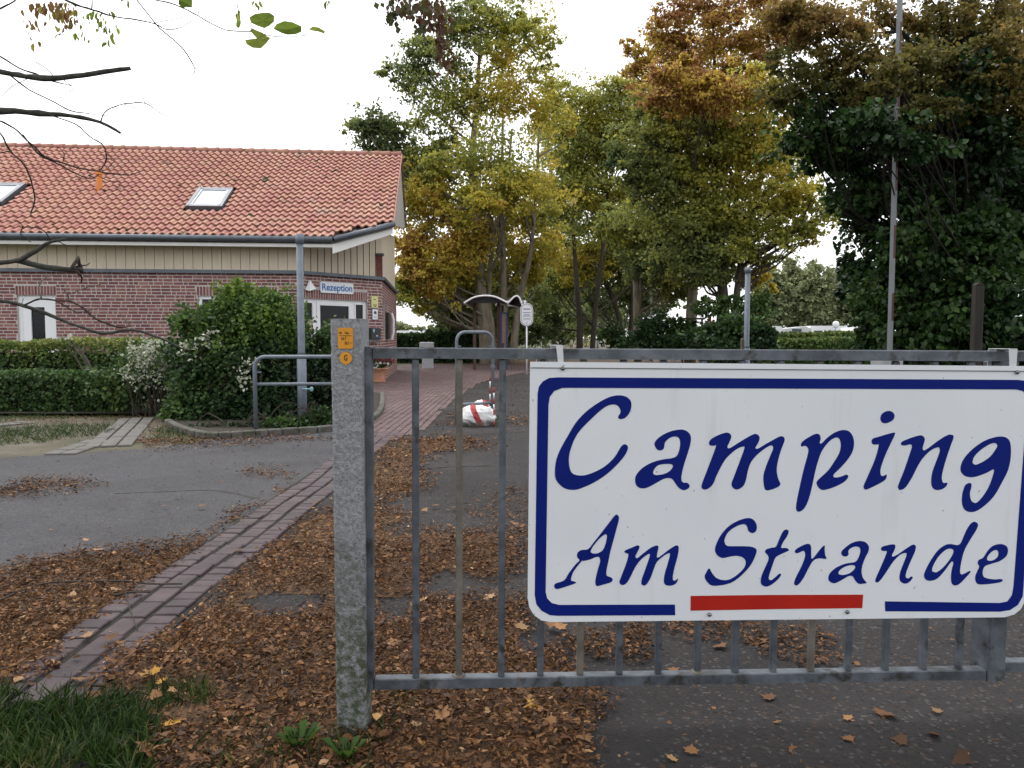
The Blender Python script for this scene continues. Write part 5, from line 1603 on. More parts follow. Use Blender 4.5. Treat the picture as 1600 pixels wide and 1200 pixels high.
# big airy tree right of the reception
tree('avenue_tree', 'tall airy maple with yellow patches right of the reception roof', 36,
     [[(762, 556, 24), (757, 500, 20), (750, 430, 18), (744, 350, 15), (738, 250, 11), (745, 150, 7), (752, 40, 3)],
      [(772, 556, 12), (768, 510, 10), (764, 470, 8), (770, 380, 7), (790, 300, 5), (800, 200, 3)],
      [(800, 556, 16), (806, 510, 11), (816, 450, 9), (828, 400, 7), (838, 300, 5), (842, 200, 3)],
      [(788, 556, 12), (787, 480, 11), (786, 400, 9), (784, 300, 6), (786, 180, 3)]],
     [(720, 40, 70, 50, 0, 2000, .40), (830, 60, 50, 55, 1, 1500, .56), (770, 30, 60, 45, 0, 1400, .45), (650, 110, 55, 48, 0, 1900, .27), (590, 190, 42, 30, 0, 1100, .22), (610, 230, 55, 36, 0, 2000, .20),
      (700, 160, 75, 65, 0, 2600, .38), (790, 150, 65, 70, 0, 2300, .58), (760, 250, 80, 60, -2, 2600, .46), (810, 290, 75, 45, -3, 2300, .66), (680, 270, 60, 50, 0, 2500, .34), (655, 320, 40, 50, -1, 2000, .62),
      (650, 385, 36, 42, -1, 2300, .80), (670, 425, 50, 42, -1, 2500, .74), (715, 380, 55, 55, -1, 2500, .74), (740, 330, 60, 50, 1, 2300, .52), (820, 340, 60, 50, 1, 2300, .56), (640, 455, 32, 30, -1, 1500, .45), (700, 465, 50, 40, 2, 2700, .20),
      (830, 400, 50, 45, 2, 2300, .62), (780, 420, 50, 60, 3, 2500, .40), (725, 440, 45, 40, 1, 1700, .5), (860, 190, 36, 60, 1, 900, .62), (760, 440, 60, 40, 4, 2300, .2), (640, 280, 30, 40, 0, 900, .4)],
     0.150, m_aut, bark_a, 11, AV, toff=-.03, thin=0.12, dens=1.75, per=34, spread=.16)
# lower green tree behind the big one, over the hedge
tree('avenue_tree', 'dark green low branching tree over the clipped hedge behind the shelter', 44,
     [[(715, 552, 10), (716, 500, 8), (722, 440, 5)]],
     [(715, 480, 34, 40, 0, 2300, .16), (745, 500, 38, 36, 0, 2000, .12), (700, 515, 26, 22, 0, 1300, .16), (775, 510, 36, 38, 2, 1800, .14), (810, 500, 40, 50, 4, 2300, .2), (850, 500, 30, 50, 6, 1800, .24), (690, 475, 34, 28, -4, 1500, .2), (730, 490, 36, 26, -4, 1500, .12), (780, 480, 34, 30, -3, 1300, .2), (830, 460, 36, 34, 0, 1400, .24)],
     0.20, m_aut, bark_d, 12, AV)
# olive mid tree
tree('avenue_tree', 'broad olive green tree in the middle of the avenue row', 48,
     [[(905, 550, 11), (906, 500, 10), (900, 440, 8), (895, 340, 5)], [(925, 550, 9), (930, 490, 8), (940, 400, 6), (950, 300, 4)]],
     [(930, 160, 60, 45, 0, 2600, .42), (890, 210, 60, 55, 0, 3000, .42), (960, 210, 60, 60, 0, 3000, .50), (910, 280, 80, 60, 0, 4200, .44), (880, 340, 60, 55, 0, 3200, .36), (960, 330, 60, 50, 1, 2900, .38), (900, 260, 60, 70, 6, 2600, .34), (880, 380, 50, 50, 6, 2200, .3), (900, 410, 60, 38, 2, 2600, .52), (860, 440, 50, 40, 3, 2200, .30),
      (960, 410, 50, 40, 3, 2200, .22), (990, 150, 45, 50, 0, 2000, .5), (870, 150, 34, 36, 0, 900, .42), (1010, 290, 50, 60, 1, 2500, .44)],
     0.18, m_aut, bark_d, 13, AV, dens=1.6, per=34, spread=.16)
# dark trees closing the avenue
tree('avenue_tree', 'dark slim tree with leaning trunk left of the lit gap', 52,
     [[(975, 545, 9), (965, 490, 8), (945, 440, 7), (930, 390, 5)], [(985, 545, 8), (987, 480, 8), (985, 420, 7), (975, 350, 5)]],
     [(940, 420, 50, 42, 0, 2200, .12), (985, 410, 45, 45, 0, 2100, .14), (965, 460, 40, 30, 2, 1500, .10), (1000, 450, 36, 40, 2, 1500, .14), (960, 380, 50, 40, 0, 1700, .2), (925, 470, 34, 34, 3, 1500, .14), (905, 495, 30, 30, 6, 1300, .18), (1000, 490, 34, 30, 4, 1300, .1), (960, 500, 34, 26, 8, 1300, .14), (1030, 470, 34, 22, 4, 1000, .14)],
     0.22, m_aut, bark_d, 14, AV)
tree('avenue_tree', 'light trunked tree left of the thin dark lamp post', 40,
     [[(997, 548, 13), (994, 490, 12), (994, 430, 11), (988, 390, 9), (975, 340, 6)], [(995, 440, 7), (1003, 410, 5), (1015, 370, 3)]],
     [(1010, 400, 50, 40, 0, 2500, .28), (1050, 420, 45, 36, 0, 2000, .26), (1030, 370, 50, 40, 0, 2300, .36), (980, 350, 50, 40, 0, 2100, .38), (1060, 455, 34, 16, 0, 800, .25)],
     0.19, m_aut, bark_a, 15, AV)
tree('avenue_tree', 'green tree far down the left side of the avenue', 70,
     [[(865, 542, 7), (866, 500, 6), (864, 440, 4)]],
     [(860, 470, 32, 40, 0, 1900, .26), (885, 450, 32, 40, 2, 1900, .34), (845, 505, 24, 30, 0, 1300, .2), (880, 505, 26, 26, 3, 1300, .26), (910, 480, 26, 46, 8, 1700, .3)],
     0.27, m_aut, bark_d, 16, AV)
tree('avenue_tree', 'green tree at the far end of the avenue', 105,
     [[(915, 540, 5), (915, 500, 5), (915, 450, 3)]],
     [(905, 470, 30, 46, 0, 1700, .32), (935, 470, 34, 50, 0, 1900, .26), (920, 515, 40, 20, 3, 1300, .2), (955, 500, 28, 34, 5, 1300, .22), (885, 515, 24, 20, 5, 800, .36)],
     0.36, m_aut, bark_a, 17, AV)
# yellow-green maple, two dark stems
tree('maple_tree', 'broad yellow green maple with twin dark stems before the lit gap', 34,
     [[(1132, 548, 13), (1131, 480, 12), (1128, 420, 11), (1128, 340, 9), (1110, 260, 6), (1095, 170, 4)],
      [(1146, 548, 12), (1148, 470, 11), (1158, 400, 9), (1150, 330, 7), (1160, 240, 5), (1165, 150, 3)]],
     [(1060, 240, 75, 55, 0, 3300, .50), (1150, 240, 75, 60, 0, 3300, .54), (1100, 310, 85, 55, 0, 3800, .50), (1040, 330, 60, 50, 0, 2500, .46), (1190, 320, 60, 45, 0, 2100, .56), (1240, 300, 45, 40, -1, 1200, .60), (1085, 385, 70, 45, 0, 2900, .44),
      (1170, 385, 50, 36, 0, 1600, .50), (1010, 240, 50, 60, 0, 2100, .48), (1225, 360, 50, 26, -1, 900, .55), (1110, 170, 90, 50, 0, 3100, .58), (1130, 430, 45, 22, 1, 900, .42), (1040, 410, 40, 30, 2, 1300, .30), (1210, 240, 50, 50, 0, 1600, .52), (1190, 430, 26, 28, 1, 600, .72), (1265, 360, 30, 20, -1, 350, .5), (1290, 330, 30, 40, -1, 500, .5), (1130, 200, 80, 40, -1, 1800, .52), (1040, 180, 60, 50, 0, 1800, .5)],
     0.155, m_aut, bark_d, 21, AV, toff=-.08, thin=0.1, dens=1.7, per=34, spread=.16)
tree('maple_tree', 'orange topped maple rising above the yellow green one', 37,
     [[(1122, 546, 11), (1124, 440, 10), (1122, 300, 8), (1118, 150, 6), (1112, 40, 3)]],
     [(1060, 130, 55, 45, -6, 2300, .84), (1120, 150, 60, 40, -6, 2000, .80), (1200, 150, 50, 40, -6, 1500, .62), (1060, 100, 55, 45, 0, 2300, .82), (1030, 60, 45, 45, 0, 1500, .76), (1120, 60, 60, 50, 0, 2700, .84), (1190, 60, 60, 45, 0, 2200, .80), (1000, 110, 30, 30, 0, 700, .80), (1150, 130, 60, 36, 0, 1700, .72), (1240, 30, 45, 36, 0, 1300, .84), (1090, 10, 60, 30, 0, 1600, .86), (1090, 150, 50, 36, 0, 1500, .74), (980, 80, 18, 20, 0, 200, .8), (1180, 0, 50, 26, 0, 1100, .84)],
     0.145, m_aut, bark_d, 22, AV, thin=0.1, dens=1.7, per=34, spread=.16)
tree('maple_tree', 'stout pale stem under the orange maple beside the wooden board', 38,
     [[(1078, 548, 19), (1080, 490, 17), (1085, 450, 15), (1090, 400, 9), (1085, 340, 5)]],
     [(1080, 420, 36, 24, 0, 1100, .46), (1105, 400, 40, 30, 1, 1300, .5), (1060, 390, 36, 28, 0, 1000, .4)],
     0.18, m_aut, bark_a, 23, AV)
# dark leafy beech at the right, close
tree('beech_tree', 'large dark green beech with drooping leafy boughs at the right edge', 13.5,
     [[(1545, 585, 46), (1540, 430, 40), (1535, 300, 36), (1530, 180, 30), (1520, 60, 22), (1510, -60, 14)], [(1580, 585, 24), (1585, 380, 20), (1590, 200, 16), (1600, 20, 10)]],
     [(1420, 500, 75, 60, -1.0, 2000, .34), (1480, 470, 70, 60, -1.2, 2000, .36), (1380, 540, 45, 36, -.6, 1000, .28), (1560, 480, 60, 70, -1.2, 2000, .28), (1440, 400, 75, 55, -1.0, 2000, .34), (1540, 390, 60, 60, -1, 2000, .32), (1380, 440, 42, 45, -.4, 1100, .30), (1350, 380, 40, 36, 0, 900, .34),
      (1420, 310, 75, 55, -.5, 2000, .22), (1500, 300, 70, 60, 0, 2000, .14), (1340, 300, 45, 45, 0, 900, .30), (1570, 290, 45, 70, .5, 1300, .2), (1280, 200, 60, 42, -.8, 1200, .36), (1350, 210, 65, 50, -.4, 1700, .26), (1440, 210, 75, 55, 0, 1900, .16), (1520, 200, 60, 55, .3, 1500, .14), (1340, 440, 28, 40, 1, 500, .3),
      (1600, 400, 40, 100, 0, 1500, .22), (1600, 540, 60, 45, -1, 1400, .26), (1480, 560, 90, 30, -1.2, 1500, .26), (1300, 250, 40, 30, -.5, 500, .3), (1640, 250, 50, 120, 0, 1300, .2), (1530, 130, 60, 50, -1.2, 1100, .12), (1555, 230, 50, 60, -1.2, 1100, .12), (1470, 380, 80, 60, 0, 1300, .1), (1450, 270, 80, 60, 0.6, 1300, .08), (1450, 70, 60, 50, .6, 900, .2), (1540, 50, 60, 50, .6, 900, .16), (1610, 30, 50, 60, .6, 800, .2), (1480, 120, 80, 50, .5, 1300, .16), (1390, 150, 60, 40, .3, 900, .22), (1300, 150, 50, 36, -.3, 600, .34), (1590, 130, 50, 60, .3, 900, .16), (1370, 190, 60, 26, -2.6, 420, .24), (1430, 225, 60, 24, -2.6, 360, .2)],
     0.105, m_deep, mat('bark_black', [(0.010, 0.008, 0.006), (0.022, 0.018, 0.013)], 8, 0.95, 0.6, 35, bdist=0.02), 31, 'trees at the right edge', shape=LEAF_F, per=16, limb_r=.028, thin=0.15, depth=1.0, twigs=0, dens=1.4, fuzz=.45)
tree('golden_tree', 'golden brown leaved tree overhanging the top right corner', 13.2,
     [[(1500, 585, 26), (1498, 400, 24), (1500, 250, 20), (1490, 120, 16), (1480, 0, 12)], [(1495, 200, 12), (1440, 110, 8), (1370, 60, 5)], [(1500, 160, 11), (1550, 60, 8), (1590, -20, 5)]],
     [(1250, 110, 55, 40, -1, 900, .45), (1330, 90, 60, 40, -1, 1200, .60), (1410, 110, 60, 45, -1, 1300, .42), (1480, 100, 55, 45, -1, 1300, .5), (1560, 90, 50, 50, -1, 1300, .50), (1300, 30, 60, 36, -1, 1100, .82), (1380, 20, 60, 36, 0, 900, .66), (1470, 20, 50, 40, 0, 900, .55), (1560, 10, 50, 40, 0, 900, .55),
      (1590, 170, 36, 45, -1, 900, .55), (1520, 160, 50, 36, -1, 900, .4), (1440, 170, 45, 30, -1.5, 700, .45), (1250, 40, 45, 36, -1, 900, .86), (1600, 60, 50, 50, -1, 800, .5), (1230, 150, 40, 26, -1, 500, .4), (1220, 20, 36, 30, -1, 500, .8), (1360, 150, 40, 26, -1, 500, .4), (1395, 112, 36, 24, -1.9, 420, .42)],
     0.068, m_gold, mat('bark_black', [], 1), 32, 'trees at the right edge', per=16, limb_r=.03, thin=0.3, shape=LEAF_F, twigs=3, dens=1.45, toff=-.16)
# pale far wood, five crowns one can tell apart
for i, (px, top, w, tone) in enumerate(((1205, 424, 30, .42), (1238, 412, 34, .5), (1275, 418, 36, .62), (1318, 424, 36, .6), (1352, 432, 30, .5))):
    h = 510 - top
    tree('pale_tree', ('pale green tree nearest the lamp column in the far row', 'tallest pale tree second in the far row', 'pale olive tree in the middle of the far row', 'pale olive tree fourth in the far row', 'pale tree of the far row beside the dark beech')[i], 88 + 4 * (i % 2),
         [[(px, 540, 3.2), (px + 1, 490, 2.6), (px, 440, 1.6)]],
         [(px, top + h * .2, w * .6, h * .24, 0, 1700, tone), (px - w * .4, top + h * .5, w * .6, h * .3, 0, 1900, tone - .1), (px + w * .4, top + h * .5, w * .6, h * .3, 0, 1900, tone + .05), (px, top + h * .8, w * .9, h * .26, 0, 2300, tone - .12)],
         0.42, m_far, bark_d, 40 + i, 'pale far trees', twigs=4)
# small far trees left of the big tree
for i, (px, top, w) in enumerate(((624, 503, 14), (655, 509, 7), (678, 511, 9))):
    tree('small_far_tree', ('small far tree just right of the reception wall', 'tiny far tree between the white roofs', 'tiny far tree left of the big tree foliage')[i], 120,
         [[(px, 545, 1.5), (px, 520, 1.2), (px, 512, .8)]], [(px, top + 8, w * .9, 8, 0, 900, .55), (px + w * .3, top + 11, w, 7, 0, 700, .5)], 0.35, m_far, bark_d, 60 + i, 'small far trees', twigs=3)

# ------------------------------------------------------------------ hedges and shrubs
def hedge(name, label, x0, x1, y0, y1, h, n, leaf, m, tone, seed, wob=0.08, group=None, top_tone=None, cat='hedge', yaw=None):
    r = np.random.default_rng(seed)
    root = empty(name, Vector(((x0 + x1) / 2, (y0 + y1) / 2, 0)), label, cat, group)
    # leaves on and just inside the faces that can be seen: front, top, both ends
    A = [(x1 - x0) * h, (x1 - x0) * (y1 - y0), (y1 - y0) * h, (y1 - y0) * h]
    A = np.array(A) / sum(A)
    f = r.choice(4, n, p=A)
    u, v = r.random(n), r.random(n)
    ins = np.abs(r.normal(size=n)) * 0.09
    P = np.zeros((n, 3)); Nn = np.zeros((n, 3))
    for k in range(4):
        s = f == k
        if k == 0: P[s] = np.c_[x0 + u[s] * (x1 - x0), y0 + ins[s], v[s] * h]; Nn[s] = (0, -1, .3)
        if k == 1: P[s] = np.c_[x0 + u[s] * (x1 - x0), y0 + v[s] * (y1 - y0), h - ins[s]]; Nn[s] = (0, -.2, 1)
        if k == 2: P[s] = np.c_[x0 + ins[s], y0 + u[s] * (y1 - y0), v[s] * h]; Nn[s] = (-1, 0, .3)
        if k == 3: P[s] = np.c_[x1 - ins[s], y0 + u[s] * (y1 - y0), v[s] * h]; Nn[s] = (1, 0, .3)
    nz = vnoise(P * 1.3, seed)
    P += Nn / np.linalg.norm(Nn, axis=1)[:, None] * (nz * wob)[:, None]
    P[:, 2] = np.maximum(P[:, 2], .03)
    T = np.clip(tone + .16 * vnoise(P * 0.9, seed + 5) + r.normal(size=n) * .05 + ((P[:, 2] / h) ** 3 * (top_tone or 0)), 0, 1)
    leaves('foliage', P, Nn * .4 + r.normal(size=(n, 3)) * .8, Nn + r.normal(size=(n, 3)) * .7, leaf * r.uniform(.6, 1.3, n), T, m, root)
    mb = MB()
    for i in range(int((x1 - x0) / .22)):
        x = x0 + .1 + i * .22
        p0 = Vector((x, (y0 + y1) / 2 + r.uniform(-.1, .1), 0))
        mb.tube([p0, p0 + Vector((r.uniform(-.1, .1), r.uniform(-.1, .1), h * .55)), p0 + Vector((r.uniform(-.2, .2), r.uniform(-.2, .2), h * .92))], [.014, .010, .004], 4, False)
        for _ in range(3):
            q = p0 + Vector((0, 0, h * r.uniform(.2, .7)))
            mb.tube([q, q + Vector((r.uniform(-.25, .25), r.uniform(-.25, .25), h * .25))], [.007, .003], 3, False)
    mb.build('stems', bark_d, root)
    # dark solid box added inside to keep light from passing straight through
    mb = MB(); mb.box(((x0 + x1) / 2, (y0 + y1) / 2 + .05, h * .42), (x1 - x0 - .35, max(.05, y1 - y0 - .38), h * .78)); mb.build('light_block', mat('hedge_light_block', [(0.008, 0.010, 0.004), (0.016, 0.018, 0.008)], 12, 1.0, .8, 30), root)
    return root
m_hedge = leafmat('hedge_leaf', [(0.0, (0.018, 0.042, 0.014)), (0.35, (0.046, 0.092, 0.026)), (0.6, (0.095, 0.150, 0.034)), (0.85, (0.20, 0.215, 0.045)), (1.0, (0.22, 0.17, 0.05))], 0.25, 0.35)
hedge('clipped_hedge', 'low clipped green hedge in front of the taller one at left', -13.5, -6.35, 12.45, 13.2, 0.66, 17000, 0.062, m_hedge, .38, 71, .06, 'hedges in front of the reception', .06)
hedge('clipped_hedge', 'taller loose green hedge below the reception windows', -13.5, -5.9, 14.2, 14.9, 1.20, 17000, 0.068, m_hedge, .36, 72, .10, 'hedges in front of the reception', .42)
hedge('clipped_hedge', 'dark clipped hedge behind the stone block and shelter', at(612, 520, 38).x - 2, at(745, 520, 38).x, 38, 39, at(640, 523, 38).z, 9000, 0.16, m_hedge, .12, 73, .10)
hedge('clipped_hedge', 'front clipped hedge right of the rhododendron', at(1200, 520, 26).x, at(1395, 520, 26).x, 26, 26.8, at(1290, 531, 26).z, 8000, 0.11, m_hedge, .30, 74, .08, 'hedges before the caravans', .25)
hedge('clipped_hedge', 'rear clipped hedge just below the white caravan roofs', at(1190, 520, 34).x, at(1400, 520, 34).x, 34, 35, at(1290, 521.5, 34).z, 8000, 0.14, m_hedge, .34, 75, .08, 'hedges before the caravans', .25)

def shrub(name, label, Y, clumps, leaf, m, seed, stems, shape=LEAF_F, group=None, heart=None, per=14, cat='shrub', dens=1.0):
    """bush built from px clumps, with stems rising from the ground and an unlit heart of crossing twigs"""
    r = np.random.default_rng(seed)
    b = at(stems[0], 600, Y)
    root = empty(name, Vector((b.x, Y, 0)), label, cat, group)
    PP, QQ, TT = [], [], []
    br = MB()
    for (px, py, rx, ry, dY, n, tone) in clumps:
        c = at(px, py, Y + dY); k = (Y + dY) / F
        pts, cc, q = clump_points(r, c, (rx * k, (rx + ry) / 2 * k * .8, ry * k), int(n * dens), per, .16, .36, .17)
        PP.append(pts); QQ.append(q)
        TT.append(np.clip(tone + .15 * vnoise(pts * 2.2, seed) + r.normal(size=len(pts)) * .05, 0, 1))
        for t in range(min(7, len(cc))):
            e = Vector(cc[t])
            sx_ = at(stems[t % len(stems)], 600, Y).x * .5 + e.x * .5
            s0 = Vector((sx_ + r.uniform(-.1, .1), Y + dY * .5 + r.uniform(-.1, .1), 0))
            mid = s0 * .45 + e * .55 + Vector((0, 0, .15)) + Vector(r.normal(size=3)) * .06
            br.tube(smooth_open([tuple(s0), tuple(mid), tuple(e)], 3), [.011, .010, .009, .008, .006, .005, .003], 4, False)
    br.build('stems', bark_d, root)['kind'] = 'stuff'
    P = np.concatenate(PP); Q = np.concatenate(QQ); T = np.concatenate(TT)
    s = P[:, 2] > .03
    P, Q, T = P[s], Q[s], T[s]; n = len(P)
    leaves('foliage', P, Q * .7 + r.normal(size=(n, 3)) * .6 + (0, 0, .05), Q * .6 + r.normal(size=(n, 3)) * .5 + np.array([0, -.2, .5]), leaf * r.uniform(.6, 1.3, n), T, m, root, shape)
    return root
m_bush = leafmat('bush_leaf', [(0.0, (0.007, 0.018, 0.007)), (0.35, (0.028, 0.064, 0.018)), (0.65, (0.085, 0.150, 0.024)), (1.0, (0.17, 0.23, 0.035))], 0.3, 0.35, .6)
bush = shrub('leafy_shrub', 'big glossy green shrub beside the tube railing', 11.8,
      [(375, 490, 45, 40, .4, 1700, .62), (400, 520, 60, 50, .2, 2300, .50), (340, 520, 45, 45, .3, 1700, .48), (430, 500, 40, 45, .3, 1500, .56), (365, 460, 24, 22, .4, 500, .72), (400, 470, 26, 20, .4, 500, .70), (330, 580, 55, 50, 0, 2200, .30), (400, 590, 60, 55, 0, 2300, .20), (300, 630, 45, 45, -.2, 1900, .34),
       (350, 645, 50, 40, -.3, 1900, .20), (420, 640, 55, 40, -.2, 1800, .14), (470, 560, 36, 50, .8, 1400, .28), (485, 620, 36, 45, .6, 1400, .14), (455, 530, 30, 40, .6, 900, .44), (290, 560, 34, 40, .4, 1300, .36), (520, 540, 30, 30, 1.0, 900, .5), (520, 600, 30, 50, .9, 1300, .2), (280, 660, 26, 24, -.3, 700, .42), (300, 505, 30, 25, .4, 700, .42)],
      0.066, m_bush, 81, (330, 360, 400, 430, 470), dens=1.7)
shrub('groundcover_ivy', 'low ivy trailing along the kerb under the railing', 10.3, [(440, 668, 30, 12, 0, 700, .3), (480, 662, 30, 14, .1, 800, .26), (510, 655, 22, 16, .2, 600, .3), (330, 672, 40, 12, .1, 700, .32), (390, 672, 34, 10, .1, 500, .2)], 0.06, m_bush, 82, (440, 480, 340), cat='ground cover')
m_flow = leafmat('clematis_flower', [(0.0, (0.20, 0.24, 0.14)), (0.5, (0.42, 0.44, 0.34)), (1.0, (0.62, 0.62, 0.55))], .3, .6)
shrub('clematis', 'pale white flowering clematis spilling between hedge and shrub', 12.2, [(230, 555, 30, 26, 0, 420, .5), (250, 590, 34, 32, .1, 420, .4), (215, 585, 24, 24, 0, 300, .5), (270, 570, 26, 34, .1, 320, .36), (105, 530, 10, 6, 2.1, 60, .6), (300, 545, 26, 20, -.6, 110, .5), (385, 580, 20, 30, -1.0, 90, .5), (325, 530, 20, 14, -.6, 70, .5)], 0.05, m_flow, 83, (230, 250), shape=LEAF_Q, per=6, cat='climber')
shrub('clematis_leaves', 'loose mixed green climber below the white flowers', 12.5, [(230, 580, 50, 45, 0, 1700, .42), (265, 610, 40, 40, 0, 1500, .36), (190, 600, 45, 36, 0, 1300, .36)], 0.07, m_hedge, 84, (230, 260), cat='climber')
shrub('rhododendron', 'rounded dark rhododendron behind the lamp column', 24, [(1110, 525, 30, 22, 0, 1300, .30), (1150, 518, 36, 26, 0, 1700, .30), (1185, 528, 26, 20, 0, 1000, .24), (1130, 540, 50, 20, -.3, 1500, .2), (1170, 545, 40, 16, -.3, 1100, .2)], 0.16, m_bush, 85, (1130, 1160))
shrub('understorey_shrub', 'mixed shrub below the light trunked tree', 36, [(1030, 520, 34, 28, 0, 1500, .30), (1070, 525, 30, 24, 0, 1300, .34), (1000, 535, 30, 16, 0, 900, .24), (1050, 540, 50, 14, -.5, 1100, .24)], 0.18, m_bush, 86, (1030, 1060))
shrub('understorey_shrub', 'low shrub at the foot of the leaning dark tree', 46, [(955, 525, 16, 16, 0, 700, .34), (978, 535, 20, 12, 0, 600, .26)], 0.2, m_bush, 87, (955, 975))
shrub('understorey_shrub', 'shrub under the orange foliage right of the maple stems', 32, [(1185, 480, 20, 22, 0, 800, .42), (1140, 480, 26, 16, 1, 700, .40), (1100, 480, 20, 16, 1, 500, .4)], 0.16, m_hedge, 88, (1170, 1150))

# ------------------------------------------------------------------ tree outside the left edge whose boughs reach into the picture
def Lp(pts, Y0, Y1=None):
    Y1 = Y0 if Y1 is None else Y1
    n = len(pts)
    return [(*at(p[0], p[1], Y0 + (Y1 - Y0) * i / max(1, n - 1)), p[2]) for i, p in enumerate(pts)]
m_twig = mat('twig_bark', [(0.022, 0.017, 0.014), (0.045, 0.036, 0.028), (0.07, 0.055, 0.04)], 30, .85, .5, 120, stretch=(1, 1, 1))
m_twig2 = mat('bough_bark', [(0.024, 0.024, 0.021), (0.050, 0.049, 0.043), (0.085, 0.083, 0.075)], 25, .85, .6, 90)
ot = empty('overhanging_tree', Vector((-3.6, 3.4, 0)), 'tree outside the left edge reaching bare boughs and twigs into the picture', 'tree')
mb = MB()
mb.tube(smooth_open([(-3.6, 3.4, -.1), (-3.55, 3.4, 1.2), (-3.62, 3.45, 2.4), (-3.5, 3.5, 3.6), (-3.4, 3.6, 5.0)], 4), [.17 - .008 * i for i in range(17)], 12)
mb.build('trunk', bark_a, ot, smooth=True)
BR = [  # (points px,py,width px), depth from, depth to, root at trunk?
 ([(-440, 200, 26), (-330, 150, 22), (-120, 90, 13), (0, 112, 8.5), (40, 119, 8), (80, 122, 7.5), (130, 117, 7), (175, 110, 6.5), (204, 107, 5)], 3.5, 3.8),
 ([(-440, 290, 26), (-330, 230, 22), (-120, 180, 13), (0, 173, 9), (60, 177, 8.5), (110, 181, 6), (155, 190, 5), (189, 208, 3)], 3.5, 3.9),
 ([(-440, 470, 22), (-330, 440, 18), (-120, 415, 11), (0, 410, 7), (30, 407, 8), (60, 415, 7.5), (100, 421, 8), (130, 421, 8)], 3.5, 3.7),
 ([(30, 407, 7), (55, 392, 6), (80, 378, 5), (102, 374, 3.5)], 3.58, 3.6),
 ([(-440, 530, 20), (-330, 490, 16), (-120, 450, 9), (0, 470, 6), (45, 480, 5.5), (110, 505, 5), (160, 521, 4.5), (205, 515, 4), (250, 528, 3.2), (290, 548, 1.6)], 3.5, 4.0),
]
